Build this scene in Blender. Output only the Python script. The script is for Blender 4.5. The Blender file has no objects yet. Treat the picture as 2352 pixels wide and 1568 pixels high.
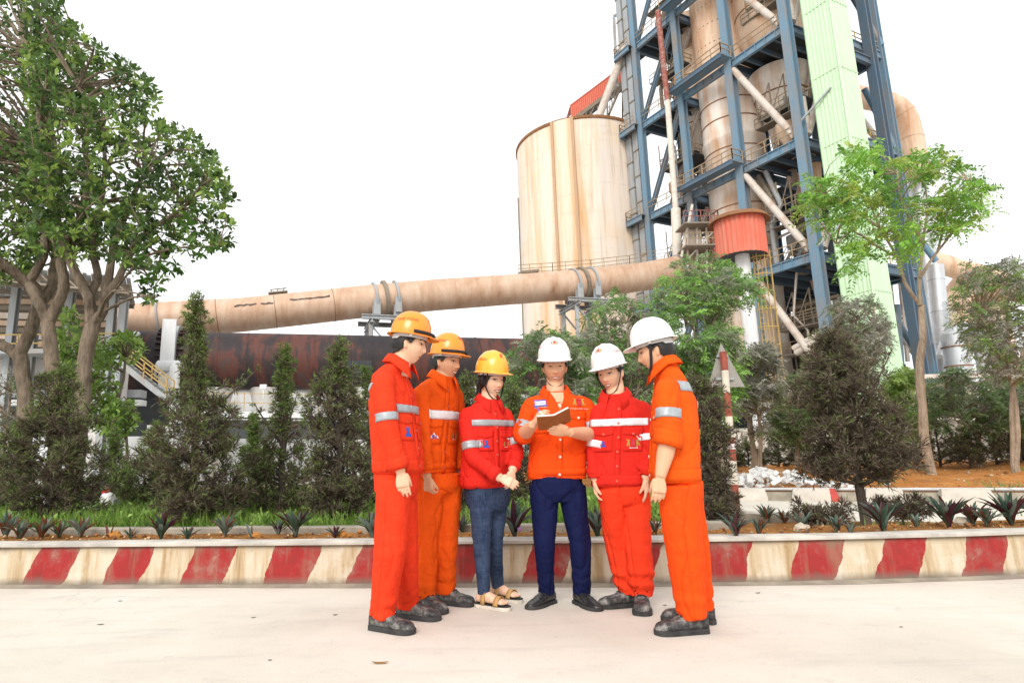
import bpy, bmesh, math, random
import numpy as np
from mathutils import Vector, Matrix
from mathutils.bvhtree import BVHTree
random.seed(7); RNG = np.random.default_rng(7)
SC = bpy.context.scene; COL = SC.collection
R_ = math.radians
# ------------------------------------------------------------------ camera
FPX, PCX, PCY, WID = 1450.0, 1048.0, 784.0, 2352.0
PITCH, ROLL, CAMH = math.atan(286/1450), R_(-1.0), 0.87
cam_d = bpy.data.cameras.new('camera'); cam = bpy.data.objects.new('camera', cam_d); COL.objects.link(cam)
CAMROT = (Matrix.Rotation(math.pi/2+PITCH, 3, 'X') @ Matrix.Rotation(ROLL, 3, 'Z'))
cam.matrix_world = Matrix.Translation((0, 0, CAMH)) @ CAMROT.to_4x4()
cam_d.sensor_width = 36; cam_d.lens = FPX/WID*36; cam_d.shift_x = (WID/2-PCX)/WID
cam_d.clip_start = 0.05; cam_d.clip_end = 6000; SC.camera = cam
# ------------------------------------------------------------------ sky, sun, exposure
SUN_EL, SUN_AZ = R_(36), R_(198)          # azimuth clockwise from +Y: high, behind the camera
w = bpy.data.worlds.new('World'); SC.world = w; w.use_nodes = True
nt = w.node_tree; bg = nt.nodes['Background']
sky = nt.nodes.new('ShaderNodeTexSky'); sky.sky_type = 'NISHITA'; sky.sun_disc = False
sky.sun_elevation = SUN_EL; sky.sun_rotation = SUN_AZ; sky.dust_density = 1.2; sky.air_density = 1.0; sky.ozone_density = 1.0
hs = nt.nodes.new('ShaderNodeHueSaturation'); hs.inputs['Saturation'].default_value = 0.10
cl = nt.nodes.new('ShaderNodeMix'); cl.data_type = 'RGBA'; cl.inputs[0].default_value = .75; cl.inputs[7].default_value = (6.3, 6.35, 6.4, 1)   # even high overcast over the clear sky
nt.links.new(sky.outputs[0], hs.inputs['Color']); nt.links.new(hs.outputs[0], cl.inputs[6]); nt.links.new(cl.outputs[2], bg.inputs['Color'])
bg.inputs['Strength'].default_value = 0.15
sd = bpy.data.lights.new('sun', 'SUN'); sd.energy = 1.5; sd.angle = R_(26); sd.color = (1, .96, .9)
so = bpy.data.objects.new('sun', sd); COL.objects.link(so)
sdir = Vector((math.sin(SUN_AZ)*math.cos(SUN_EL), math.cos(SUN_AZ)*math.cos(SUN_EL), math.sin(SUN_EL)))
so.rotation_euler = sdir.to_track_quat('Z', 'Y').to_euler(); so.location = sdir*50
SC.view_settings.view_transform = 'Standard'; SC.view_settings.look = 'None'; SC.view_settings.gamma = 1
SC.view_settings.use_curve_mapping = False; SC.view_settings.exposure = 0.66
try:
    SC.cycles.use_denoising = True; SC.cycles.max_bounces = 6; SC.cycles.transparent_max_bounces = 8
except Exception: pass
# ------------------------------------------------------------------ pixel helpers (survey the photograph into world points)
CR = np.array(CAMROT); CO = np.array([0, 0, CAMH])
def ray(x, y): return CR @ np.array([(x-PCX)/FPX, -(y-PCY)/FPX, -1.])
def gnd(x, y, z=0.0):
    d = ray(x, y); return CO + d*((z-CAMH)/d[2])
def at(x, y, Y):
    d = ray(x, y); return CO + d*(Y/d[1])
def V(*a): return np.array(a, float)
def up(z): return V(0, 0, z)
def nrm(v): v = np.asarray(v, float); return v/(np.linalg.norm(v)+1e-12)
# ------------------------------------------------------------------ materials
MATS = {}
def hexlin(r, g, b):
    f = lambda c: (c/255/12.92) if c/255 <= .04045 else ((c/255+.055)/1.055)**2.4
    return (f(r), f(g), f(b), 1)
class NT:
    def __init__(s, name):
        s.m = bpy.data.materials.new(name); s.m.use_nodes = True; s.t = s.m.node_tree
        s.b = s.t.nodes['Principled BSDF']; s.out = s.t.nodes['Material Output']
    def n(s, typ, **kw):
        nd = s.t.nodes.new(typ)
        for k, v in kw.items():
            if k.startswith('i_'): nd.inputs[k[2:].replace('_', ' ')].default_value = v
            else: setattr(nd, k, v)
        return nd
    def l(s, a, b): s.t.links.new(a, b); return b
    def coord(s, scale=(1, 1, 1), space='Object', rot=(0, 0, 0)):
        tc = s.n('ShaderNodeTexCoord'); mp = s.n('ShaderNodeMapping')
        mp.inputs['Scale'].default_value = scale; mp.inputs['Rotation'].default_value = rot
        s.l(tc.outputs[space], mp.inputs['Vector']); return mp.outputs[0]
    def noise(s, vec, scale=5, detail=5, rough=.6, dist=0):
        nd = s.n('ShaderNodeTexNoise'); nd.inputs['Scale'].default_value = scale; nd.inputs['Detail'].default_value = detail
        nd.inputs['Roughness'].default_value = rough; nd.inputs['Distortion'].default_value = dist
        s.l(vec, nd.inputs['Vector']); return nd.outputs['Fac']
    def ramp(s, fac, stops):
        nd = s.n('ShaderNodeValToRGB'); e = nd.color_ramp.elements
        while len(e) < len(stops): e.new(.5)
        for k, (p, c) in enumerate(stops):
            e[k].position = p; e[k].color = c if len(c) == 4 else (*c, 1)
        s.l(fac, nd.inputs[0]); return nd.outputs[0]
    def mix(s, fac, a, b, mode='MIX'):
        nd = s.n('ShaderNodeMix', data_type='RGBA', blend_type=mode)
        for sock, v in ((nd.inputs[0], fac), (nd.inputs[6], a), (nd.inputs[7], b)):
            if hasattr(v, 'links'): s.l(v, sock)
            else: sock.default_value = v if not (isinstance(v, tuple) and len(v) == 3) else (*v, 1)
        return nd.outputs[2]
    def math(s, op, a, b=0.0, c=None):
        nd = s.n('ShaderNodeMath', operation=op)
        for k, v in enumerate((a, b) if c is None else (a, b, c)):
            if hasattr(v, 'links'): s.l(v, nd.inputs[k])
            else: nd.inputs[k].default_value = v
        return nd.outputs[0]
    def bump(s, h, strength=.3, dist=.02):
        nd = s.n('ShaderNodeBump'); nd.inputs['Strength'].default_value = strength; nd.inputs['Distance'].default_value = dist
        s.l(h, nd.inputs['Height']); s.l(nd.outputs[0], s.b.inputs['Normal'])
    def base(s, c, rough=.7, metal=0, spec=.4):
        if hasattr(c, 'links'): s.l(c, s.b.inputs['Base Color'])
        else: s.b.inputs['Base Color'].default_value = (*c[:3], 1)
        if hasattr(rough, 'links'): s.l(rough, s.b.inputs['Roughness'])
        else: s.b.inputs['Roughness'].default_value = rough
        s.b.inputs['Metallic'].default_value = metal; s.b.inputs['Specular IOR Level'].default_value = spec
        return s.m
def reg(name, m): MATS[name] = m; return m
def plain(name, c, rough=.7, metal=0, spec=.4, var=.15, scale=6, bump=0.0):
    """one colour with uneven wear"""
    s = NT(name); v = s.coord(); f = s.noise(v, scale, 4, .6)
    lo = tuple(x*(1-var) for x in c[:3]); hi = tuple(min(1, x*(1+var)) for x in c[:3])
    s.base(s.ramp(f, [(.3, lo), (.7, hi)]), rough, metal, spec)
    if bump: s.bump(s.noise(v, scale*6, 3), bump, .01)
    return reg(name, s.m)
def weathered(name, c, rust, amount=.5, rough=.6, zscale=.12, scale=.6, spec=.35, metal=0, edge=(.42, .62)):
    """paint or steel sheet with rust and vertical dirt streaks"""
    s = NT(name); v = s.coord(); vs = s.coord((1, 1, zscale))
    a = s.noise(vs, scale*2.2, 6, .65); b = s.noise(v, scale*.7, 4, .6)
    k = s.math('ADD', s.math('MULTIPLY', a, .6), s.math('MULTIPLY', b, .4))
    k = s.ramp(k, [(edge[0]+.12-.12*amount, (0, 0, 0)), (edge[1]+.12-.12*amount, (1, 1, 1))])
    fine = s.noise(vs, scale*14, 3, .7)
    col = s.mix(k, c, rust); lo = tuple(x*.72 for x in c[:3])
    col = s.mix(s.ramp(fine, [(.45, (0, 0, 0)), (.75, (.45, .45, .45))]), col, lo)
    s.base(col, rough, metal, spec); return reg(name, s.m)
def attr_mat(name, rough=.7, spec=.3, sub=0, trans=0.0, sheen=0, var=0.0, scale=40):
    """colour comes from the mesh's own per-piece colour attribute"""
    s = NT(name); a = s.n('ShaderNodeAttribute', attribute_name='Col'); c = a.outputs['Color']
    if var:
        f = s.noise(s.coord(), scale, 3); c = s.mix(s.ramp(f, [(.3, (1-var,)*3), (.7, (1, 1, 1))]), (0, 0, 0), c); 
        nd = c.node; nd.blend_type = 'MIX'
    s.base(c, rough, 0, spec)
    if trans:
        t = s.n('ShaderNodeBsdfTranslucent'); s.l(c, t.inputs['Color']); mx = s.n('ShaderNodeMixShader'); mx.inputs[0].default_value = trans
        s.l(s.b.outputs[0], mx.inputs[1]); s.l(t.outputs[0], mx.inputs[2]); s.l(mx.outputs[0], s.out.inputs['Surface'])
    return reg(name, s.m)
# ------------------------------------------------------------------ mesh helpers
def tag(o, label=None, cat=None, group=None, kind=None):
    if label: o['label'] = label
    if cat: o['category'] = cat
    if group: o['group'] = group
    if kind: o['kind'] = kind
    return o
def empty(name, loc, label=None, cat=None, group=None):
    o = bpy.data.objects.new(name, None); COL.objects.link(o); o.location = Vector(loc); o.empty_display_size = .1
    return tag(o, label, cat, group)
def wloc(o):
    l = Vector((0, 0, 0))
    while o is not None: l += o.location; o = o.parent
    return l
def link(name, me, mat, parent=None, loc=None):
    o = bpy.data.objects.new(name, me); COL.objects.link(o)
    if mat is not None: 
        me.materials.clear(); me.materials.append(MATS[mat] if isinstance(mat, str) else mat)
    if parent is not None: o.parent = parent
    if loc is not None: o.location = loc
    return o
def np_mesh(name, verts, faces_list, cols=None, smooth=False):
    """faces_list: list of (n,k) int arrays"""
    me = bpy.data.meshes.new(name); verts = np.asarray(verts, np.float32)
    fl = [np.asarray(f, np.int32) for f in faces_list if len(f)]
    me.vertices.add(len(verts)); me.vertices.foreach_set('co', verts.ravel())
    tot = sum(f.size for f in fl); npol = sum(len(f) for f in fl)
    me.loops.add(tot); me.loops.foreach_set('vertex_index', np.concatenate([f.ravel() for f in fl]))
    me.polygons.add(npol)
    lt = np.concatenate([np.full(len(f), f.shape[1], np.int32) for f in fl]); ls = np.concatenate([[0], np.cumsum(lt)[:-1]]).astype(np.int32)
    me.polygons.foreach_set('loop_start', ls)
    try: me.polygons.foreach_set('loop_total', lt)
    except Exception: pass
    me.update(calc_edges=True); me.validate()
    if smooth: me.polygons.foreach_set('use_smooth', np.ones(npol, bool))
    if cols is not None:
        c = np.ones((len(verts), 4), np.float32); c[:, :3] = np.asarray(cols)[:, :3]
        at_ = me.color_attributes.new('Col', 'FLOAT_COLOR', 'POINT'); at_.data.foreach_set('color', c.ravel())
    return me
class MB:
    """collects shapes in world coordinates, builds ONE mesh object"""
    def __init__(s): s.v = []; s.f = []; s.sm = []
    def add(s, vs, fs, smooth=False):
        o = len(s.v); s.v += [tuple(float(q) for q in x) for x in vs]; s.f += [tuple(i+o for i in f) for f in fs]; s.sm += [smooth]*len(fs); return s
    def box(s, c, size, ax=None):
        c = np.asarray(c, float); h = np.asarray(size, float)/2
        A = np.eye(3) if ax is None else np.array([nrm(a) for a in ax])
        vs = [c + A[0]*h[0]*i + A[1]*h[1]*j + A[2]*h[2]*k for i in (-1, 1) for j in (-1, 1) for k in (-1, 1)]
        return s.add(vs, [(0, 1, 3, 2), (4, 6, 7, 5), (0, 4, 5, 1), (2, 3, 7, 6), (0, 2, 6, 4), (1, 5, 7, 3)])
    def bar(s, p, q, w, h=None, up=(0, 0, 1)):
        p = np.asarray(p, float); q = np.asarray(q, float); d = nrm(q-p); u = np.asarray(up, float)
        if abs(d@u) > .98: u = V(0, 1, 0)
        x = nrm(np.cross(d, u)); u = np.cross(x, d); h = w if h is None else h
        return s.box((p+q)/2, (w, np.linalg.norm(q-p), h), (x, d, u))
    def ibeam(s, p, q, w, h, t=.12, up=(0, 0, 1)):
        """H section: two flanges and a web"""
        p = np.asarray(p, float); q = np.asarray(q, float); d = nrm(q-p); u = np.asarray(up, float)
        if abs(d@u) > .98: u = V(0, 1, 0)
        x = nrm(np.cross(d, u)); u = np.cross(x, d); L = np.linalg.norm(q-p); c = (p+q)/2
        s.box(c+u*(h-t)/2, (w, L, t), (x, d, u)); s.box(c-u*(h-t)/2, (w, L, t), (x, d, u)); s.box(c, (t, L, h-2*t), (x, d, u)); return s
    def cyl(s, p, q, r0, r1=None, n=16, cap=True):
        return s.tube([p, q], [r0, r0 if r1 is None else r1], n, cap)
    def tube(s, path, radii, n=10, cap=True, smooth=True):
        P = [np.asarray(p, float) for p in path]
        if not hasattr(radii, '__len__'): radii = [radii]*len(P)
        d0 = nrm(P[1]-P[0]); u = V(0, 0, 1) if abs(d0[2]) < .95 else V(0, 1, 0)
        x = nrm(np.cross(d0, u)); o = len(s.v); vs = []
        for i, p in enumerate(P):
            d = nrm(P[min(i+1, len(P)-1)]-P[max(i-1, 0)]); x = nrm(x-d*(x@d)); y = np.cross(d, x)
            for k in range(n):
                a = 2*math.pi*k/n; vs.append(p+radii[i]*(math.cos(a)*x+math.sin(a)*y))
        fs = [(i*n+k, i*n+(k+1) % n, (i+1)*n+(k+1) % n, (i+1)*n+k) for i in range(len(P)-1) for k in range(n)]
        s.add(vs, fs, smooth)
        if cap:
            s.f += [tuple(o+k for k in reversed(range(n))), tuple(o+(len(P)-1)*n+k for k in range(n))]; s.sm += [False, False]
        return s
    def lathe(s, c, prof, n=24, smooth=True, a0=0, a1=2*math.pi):
        """prof: (r, z) list around a vertical axis through c"""
        c = np.asarray(c, float); full = abs(a1-a0-2*math.pi) < 1e-6; m = n if full else n+1
        vs = [c+V(r*math.cos(a0+(a1-a0)*k/n), r*math.sin(a0+(a1-a0)*k/n), z) for r, z in prof for k in range(m)]
        fs = [(i*m+k, i*m+(k+1) % m, (i+1)*m+(k+1) % m, (i+1)*m+k) for i in range(len(prof)-1) for k in range(n)]
        return s.add(vs, fs, smooth)
    def ring(s, c, ax, R, r, n=24, m=6):
        c = np.asarray(c, float); ax = nrm(ax); u = V(0, 0, 1) if abs(ax[2]) < .9 else V(1, 0, 0); x = nrm(np.cross(ax, u)); y = np.cross(ax, x)
        vs = [c+(R+r*math.cos(b))*(math.cos(a)*x+math.sin(a)*y)+r*math.sin(b)*ax for a in [2*math.pi*i/n for i in range(n)] for b in [2*math.pi*j/m+math.pi/m for j in range(m)]]
        return s.add(vs, [(i*m+j, i*m+(j+1) % m, ((i+1) % n)*m+(j+1) % m, ((i+1) % n)*m+j) for i in range(n) for j in range(m)], False)
    def quad(s, a, b, c, d): return s.add([a, b, c, d], [(0, 1, 2, 3)])
    def build(s, name, mat, parent=None, root=None):
        """root = world origin of the object when it is top-level"""
        org = np.array(wloc(parent)) if parent is not None else (np.zeros(3) if root is None else np.asarray(root, float))
        me = bpy.data.meshes.new(name); me.from_pydata([tuple(np.asarray(v)-org) for v in s.v], [], s.f)
        me.polygons.foreach_set('use_smooth', s.sm); me.update(); me.set_sharp_from_angle(angle=R_(38))
        return link(name, me, mat, parent, None if parent is not None else Vector(org))
def railing(parent, pts, h=1.1, r=.03, mat='yellow', step=1.6, name='railing', rails=(1.0, .5)):
    m = MB()
    for a, b in zip(pts[:-1], pts[1:]):
        a = np.asarray(a, float); b = np.asarray(b, float); n = max(1, int(np.linalg.norm(b-a)/step))
        for f in rails: m.bar(a+V(0, 0, h*f), b+V(0, 0, h*f), r*2)
        for i in range(n+1): p = a+(b-a)*i/n; m.bar(p, p+V(0, 0, h), r*2)
    return m.build(name, mat, parent)
# smooth 3-D noise in numpy, for folds, lumps and ragged outlines
_perm = RNG.permutation(512)
def vnoise(p):
    p = np.asarray(p, float); i = np.floor(p).astype(int); f = p-i; f = f*f*(3-2*f)
    def h(dx, dy, dz):
        q = (_perm[(_perm[(_perm[(i[..., 0]+dx) % 512]+i[..., 1]+dy) % 512]+i[..., 2]+dz) % 512])/255.5-1; return q
    x, y, z = f[..., 0], f[..., 1], f[..., 2]; L = lambda a, b, t: a+(b-a)*t
    return L(L(L(h(0,0,0), h(1,0,0), x), L(h(0,1,0), h(1,1,0), x), y), L(L(h(0,0,1), h(1,0,1), x), L(h(0,1,1), h(1,1,1), x), y), z)
def fbm(p, o=3):
    p = np.asarray(p, float); return sum(vnoise(p*2**k+17.3*k)/2**k for k in range(o))/1.6
# ================================================================== SETTING
def m_concrete():
    s = NT('apron concrete'); v = s.coord(); a = s.noise(v, .55, 6, .62); b = s.noise(v, 7, 6, .7); c = s.noise(s.coord((1, 3, 1)), 1.6, 5, .65)
    col = s.ramp(a, [(.3, (.53, .485, .415)), (.5, (.63, .585, .51)), (.72, (.69, .65, .58))])
    col = s.mix(s.ramp(c, [(.55, (0, 0, 0)), (.8, (.35, .35, .35))]), col, (.36, .325, .29))
    col = s.mix(s.ramp(b, [(.60, (0, 0, 0)), (.80, (.55,)*3)]), col, (.33, .30, .265))
    tm = s.noise(s.coord((.35, 2.4, 1), rot=(0, 0, .12)), 2.2, 6, .72); col = s.mix(s.ramp(tm, [(.56, (0, 0, 0)), (.72, (.45,)*3)]), col, (.40, .37, .335))
    gr = s.noise(v, 130, 2, .5); col = s.mix(s.ramp(gr, [(.66, (0, 0, 0)), (.74, (.5,)*3)]), col, (.25, .23, .205))
    vo = s.n('ShaderNodeTexVoronoi', feature='DISTANCE_TO_EDGE'); vo.inputs['Scale'].default_value = .33
    vv = s.n('ShaderNodeVectorMath', operation='ADD'); nz = s.n('ShaderNodeTexNoise'); nz.inputs['Scale'].default_value = 1.3; nz.inputs['Detail'].default_value = 6
    s.l(v, nz.inputs['Vector']); s.l(v, vv.inputs[0]); s.l(nz.outputs['Color'], vv.inputs[1]); s.l(vv.outputs[0], vo.inputs['Vector'])
    cr = s.ramp(vo.outputs['Distance'], [(0, (.28, .28, .28)), (.004, (0, 0, 0))])
    col = s.mix(s.math('MULTIPLY', cr, s.ramp(a, [(.5, (0, 0, 0)), (.6, (1, 1, 1))])), col, (.2, .185, .17))
    s.base(col, s.ramp(b, [(.3, (.75,)*3), (.8, (.92,)*3)]), 0, .25); s.bump(s.noise(v, 60, 5, .75), .25, .012); return reg('apron', s.m)
m_concrete()
def m_wall():
    s = NT('striped planter wall'); uv = s.n('ShaderNodeUVMap', uv_map='UVMap'); sp = s.n('ShaderNodeSeparateXYZ'); s.l(uv.outputs[0], sp.inputs[0])
    u, v = sp.outputs[0], sp.outputs[1]; oc = s.coord()
    wob = s.math('MULTIPLY', s.math('SUBTRACT', s.noise(oc, 3.2, 2, .5), .5), .15)
    wob2 = s.math('MULTIPLY', s.math('SUBTRACT', s.noise(s.coord((1, 1, .5)), 40, 4, .7), .5), .028)
    ph = s.math('FRACT', s.math('DIVIDE', s.math('ADD', s.math('ADD', s.math('SUBTRACT', u, s.math('MULTIPLY', v, .42)), wob), wob2), STRIPE_P))
    red = s.math('MULTIPLY', s.math('GREATER_THAN', ph, STRIPE_A), s.math('LESS_THAN', ph, STRIPE_A+.50))
    streak = s.noise(s.coord((1, 1, .07)), 9, 6, .68); blot = s.noise(oc, 4.5, 6, .66); fine = s.noise(oc, 45, 4, .7)
    cream = s.ramp(streak, [(.36, (.34, .23, .12)), (.45, (.47, .36, .23)), (.55, (.56, .47, .345)), (.68, (.60, .53, .43))])
    cream = s.mix(s.ramp(blot, [(.57, (0, 0, 0)), (.72, (.8,)*3)]), cream, (.63, .58, .50))
    redc = s.ramp(blot, [(.32, (.22, .036, .03)), (.48, (.33, .030, .030)), (.58, (.30, .065, .055)), (.70, (.34, .17, .135))])
    redc = s.mix(s.ramp(streak, [(.52, (0, 0, 0)), (.68, (.85,)*3)]), redc, (.30, .13, .09))
    col = s.mix(red, cream, redc)
    wear = s.math('MULTIPLY', s.ramp(fine, [(.6, (0, 0, 0)), (.72, (1, 1, 1))]), s.ramp(blot, [(.5, (0, 0, 0)), (.68, (.8,)*3)]))
    col = s.mix(wear, col, (.46, .40, .33))
    # grime that gathers along the foot and below the cap, ragged
    low = s.math('SUBTRACT', s.math('ADD', v, s.math('MULTIPLY', blot, .10)), .05)
    col = s.mix(s.ramp(low, [(.02, (.85,)*3), (.075, (0, 0, 0))]), col, (.17, .145, .115))
    top = s.math('ADD', v, s.math('MULTIPLY', s.math('SUBTRACT', streak, .5), .22))
    col = s.mix(s.ramp(top, [(.255, (0, 0, 0)), (.31, (.6,)*3)]), col, (.20, .155, .105))
    oil = s.math('MULTIPLY', s.ramp(u, [(0, (0, 0, 0)), (1, (1, 1, 1))]), 0)
    s.base(col, .85, 0, .2); s.bump(s.math('ADD', fine, s.math('MULTIPLY', blot, .6)), .35, .012); return reg('striped', s.m)
plain('cap concrete', (.46, .425, .375), .85, var=.32, scale=4, bump=.3)
plain('kerb concrete', (.30, .265, .21), .88, var=.3, scale=4, bump=.3)
plain('far concrete', (.60, .57, .53), .85, var=.08, scale=.8)
plain('barrier concrete', (.50, .45, .385), .85, var=.18, scale=3, bump=.15)
plain('barrier red', (.45, .06, .05), .8, var=.3, scale=8)
def m_soil(name, a, b, c, sc):
    s = NT(name); v = s.coord(); f = s.noise(v, sc, 8, .7); g = s.noise(v, sc*6, 5, .7)
    col = s.ramp(f, [(.3, a), (.52, b), (.72, c)]); col = s.mix(s.ramp(g, [(.55, (0, 0, 0)), (.7, (.6,)*3)]), col, (.50, .38, .24))
    s.base(col, .95, 0, .1); s.bump(g, .8, .05); return reg(name, s.m)
m_soil('bed soil', (.16, .075, .03), (.38, .17, .05), (.52, .24, .065), 7)
m_soil('red dirt', (.25, .10, .032), (.47, .19, .05), (.56, .30, .12), 1.3)
m_soil('yard ground', (.10, .10, .045), (.16, .14, .07), (.22, .19, .11), 1.1)
attr_mat('stones', .9, .2)
attr_mat('leaf', .42, .45, trans=.42)
attr_mat('needle', .8, .15, trans=.22)
attr_mat('blade', .55, .3, trans=.35)

ground = MB(); ground.quad((-900, -60, 0), (900, -60, 0), (900, 2500, 0), (-900, 2500, 0)); g = ground.build('ground', 'far concrete'); tag(g, kind='structure')
ap = MB(); ap.quad((-30, -25, .004), (30, -25, .004), (30, 30, .004), (-30, 30, .004)); g = ap.build('apron_pavement', 'apron'); tag(g, kind='structure')

# --- striped planter wall: plan surveyed along its foot
WP = [V(-9.5, 5.80), V(-6.3, 5.50), *[gnd(x, y)[:2] for x, y in ((0, 1348), (430, 1347.5), (860, 1346), (1240, 1345), (1640, 1342.5), (2000, 1336), (2352, 1324))], V(6.6, 5.35), V(9.5, 6.3)]
def resample(P, step):
    P = [np.asarray(p, float) for p in P]; out = []
    for i in range(len(P)-1):
        p0, p1, p2, p3 = P[max(i-1, 0)], P[i], P[i+1], P[min(i+2, len(P)-1)]
        n = max(2, int(np.linalg.norm(p2-p1)/step))
        for k in range(n):
            t = k/n; out.append(.5*((2*p1)+(-p0+p2)*t+(2*p0-5*p1+4*p2-p3)*t*t+(-p0+3*p1-3*p2+p3)*t**3))
    out.append(P[-1]); return out
WL = resample(WP, .12); WH = .315; WT = .20
arc = np.concatenate([[0], np.cumsum([np.linalg.norm(WL[i+1]-WL[i]) for i in range(len(WL)-1)])])
def arc_at(px, py):
    q = gnd(px, py)[:2]; return arc[int(np.argmin([np.linalg.norm(q-p) for p in WL]))]
STRIPE_P = (arc_at(.5742*(2150/1.568), 1346)-arc_at(.5742*(190/1.568), 1347))/4
STRIPE_A = (arc_at(.5742*(190/1.568), 1347)/STRIPE_P) % 1
if STRIPE_A > .5: STRIPE_A -= .5; WINV = True
else: WINV = False
m_wall()
def wall_normals(L):
    N = []
    for i in range(len(L)):
        d = L[min(i+1, len(L)-1)]-L[max(i-1, 0)]; d = d/np.linalg.norm(d); N.append(V(-d[1], d[0]))
    return N
WN = wall_normals(WL)
def build_wall():
    vs, fs, uvs = [], [], []
    prof = [(0, -.02), (.004, .04), (.008, .12), (.012, .2), (.016, .26), (.018, WH-.012)]; m = len(prof)
    for i, (p, n) in enumerate(zip(WL, WN)):
        for j, (o, z) in enumerate(prof):
            q = p+n*(o+.006*vnoise(V(arc[i]*3, z*9, 2.))+.004*vnoise(V(arc[i]*11, z*30, 5.))); vs.append((q[0], q[1], z)); uvs.append((arc[i]-(STRIPE_P/2 if WINV else 0), z))
        q = p+n*WT; vs.append((q[0], q[1], WH-.012)); uvs.append((arc[i], .3)); vs.append((q[0], q[1], -.02)); uvs.append((arc[i], 0))
    k = m+2
    for i in range(len(WL)-1):
        for j in range(k-1): fs.append((i*k+j, (i+1)*k+j, (i+1)*k+j+1, i*k+j+1))
    me = bpy.data.meshes.new('planter_wall'); me.from_pydata(vs, [], fs); uvl = me.uv_layers.new(name='UVMap')
    for l in me.loops: uvl.data[l.index].uv = uvs[l.vertex_index]
    for p in me.polygons: p.use_smooth = True
    o = link('planter_wall', me, 'striped'); tag(o, 'low concrete planter wall painted with slanted red and cream stripes', 'wall')
    c = MB(); vs = []
    for i, (p, n) in enumerate(zip(WL, WN)):
        e = .004*vnoise(V(arc[i]*4, 1, 8.)); zt = WH+.012+.004*vnoise(V(arc[i]*2, 3, 1.))
        for (o_, z) in ((-.012+e, WH-.014), (-.014+e, zt-.006), (-.004+e, zt), (WT+.004, zt), (WT+.008, WH-.014)):
            q = p+n*o_; vs.append((q[0], q[1], z))
    c.add(vs, [(i*5+j, (i+1)*5+j, (i+1)*5+(j+1) % 5, i*5+(j+1) % 5) for i in range(len(WL)-1) for j in range(5)]); c.build('coping', 'cap concrete', o)
build_wall()
# drain lip along the foot of the wall
lip = MB(); vs = []
for i, (p, n) in enumerate(zip(WL, WN)):
    wd = .05+.025*vnoise(V(arc[i]*1.7, 9, 4.))
    for o_, z in ((-wd-.02, .006), (-wd*.4, .016), (.02, .022)): q = p+n*o_; vs.append((q[0], q[1], z))
lip.add(vs, [(i*3+j, (i+1)*3+j, (i+1)*3+j+1, i*3+j+1) for i in range(len(WL)-1) for j in range(2)], True); tag(lip.build('gutter', 'kerb concrete'), kind='structure')

# --- planting bed behind the wall
def strip(name, L, N, o0, o1, zf, mat, nx=14, kind='structure', amp=.02, fr=6.):
    vs = []; m = nx+1
    for i, (p, n) in enumerate(zip(L, N)):
        for j in range(m):
            q = p+n*(o0+(o1-o0)*j/nx); vs.append((q[0], q[1], zf(q[0], q[1])+amp*float(fbm(V(q[0]*fr, q[1]*fr, 1.3)))))
    b = MB().add(vs, [(i*m+j, (i+1)*m+j, (i+1)*m+j+1, i*m+j+1) for i in range(len(L)-1) for j in range(nx)], True)
    return tag(b.build(name, mat), kind=kind)
strip('bed_soil', WL, WN, WT-.02, .82, lambda x, y: .305, 'bed soil', 16, amp=.03)
# inner kerb on the left run, dry-laid stone kerb on the right run
KI = [i for i, p in enumerate(WL) if p[0] < 2.4]
kerb = MB(); vs = []
for i in KI:
    p, n = WL[i], WN[i]
    for o_, z in ((.78, .2), (.78, .355), (.79, .365), (.91, .365), (.92, .355), (.92, .2)): q = p+n*(o_+.006*vnoise(V(arc[i]*3, 2, 2.))); vs.append((q[0], q[1], z+.006*vnoise(V(arc[i]*2, 5, 2.))))
kerb.add(vs, [(a*6+j, (a+1)*6+j, (a+1)*6+j+1, a*6+j+1) for a in range(len(KI)-1) for j in range(5)]); tag(kerb.build('bed_kerb', 'kerb concrete'), 'grey concrete kerb between the soil strip and the grass', 'kerb')
def yard_z(x, y): return .32+.02*math.sin(x*1.3)+.03*math.sin(y*.9+x*.4)
yd = MB(); xs = np.arange(-40, 3.31, .35); ys = np.arange(6.05, 24.1, .45); vs = []
ex = lambda x, y: (x if y < 9 else x)
for y in ys:
    for x in xs: x_ = min(x, .345*y); vs.append((x_, y+max(0, (-x-1))*.075 if y < 8 else y, yard_z(x_, y) if x < .345*y else max(.0, yard_z(x_, y)-.35*min(1, (x-.345*y)/.3))))
nx = len(xs); yd.add(vs, [(j*nx+i, j*nx+i+1, (j+1)*nx+i+1, (j+1)*nx+i) for j in range(len(ys)-1) for i in range(nx-1)], True); tag(yd.build('grass_yard', 'yard ground'), kind='structure')
# right-hand island behind the wall, then the far road, its kerb and the dirt heap
def isl_edge(x): return 7.9-.25*max(0, x-3)+.02*(x-3)**2
ib = MB(); xs = np.arange(2.4, 12.1, .2); vs = []
for x in xs:
    y0 = np.interp(x, [p[0] for p in WL], [p[1] for p in WL])+.75; y1 = max(y0+.3, isl_edge(x))
    for j in range(7): t = j/6; y = y0+(y1-y0)*t; vs.append((x, y, max(.02, .30-.14*t)+.03*float(fbm(V(x*3, y*3, 2.2)))))
ib.add(vs, [(i*7+j, (i+1)*7+j, (i+1)*7+j+1, i*7+j+1) for i in range(len(xs)-1) for j in range(6)], True); tag(ib.build('island_soil', 'bed soil'), kind='structure')
def rock_mesh(seed, sub=1):
    bm = bmesh.new(); bmesh.ops.create_icosphere(bm, subdivisions=sub, radius=1); r = np.random.default_rng(seed)
    for v in bm.verts: v.co *= .72+.5*r.random()
    me = bpy.data.meshes.new('stone'); bm.to_mesh(me); bm.free(); return me
ks = empty('stone_kerb', (3.4, 6.6, 0), 'low curved kerb of rough pale stone blocks behind the planting bed', 'kerb')
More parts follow.
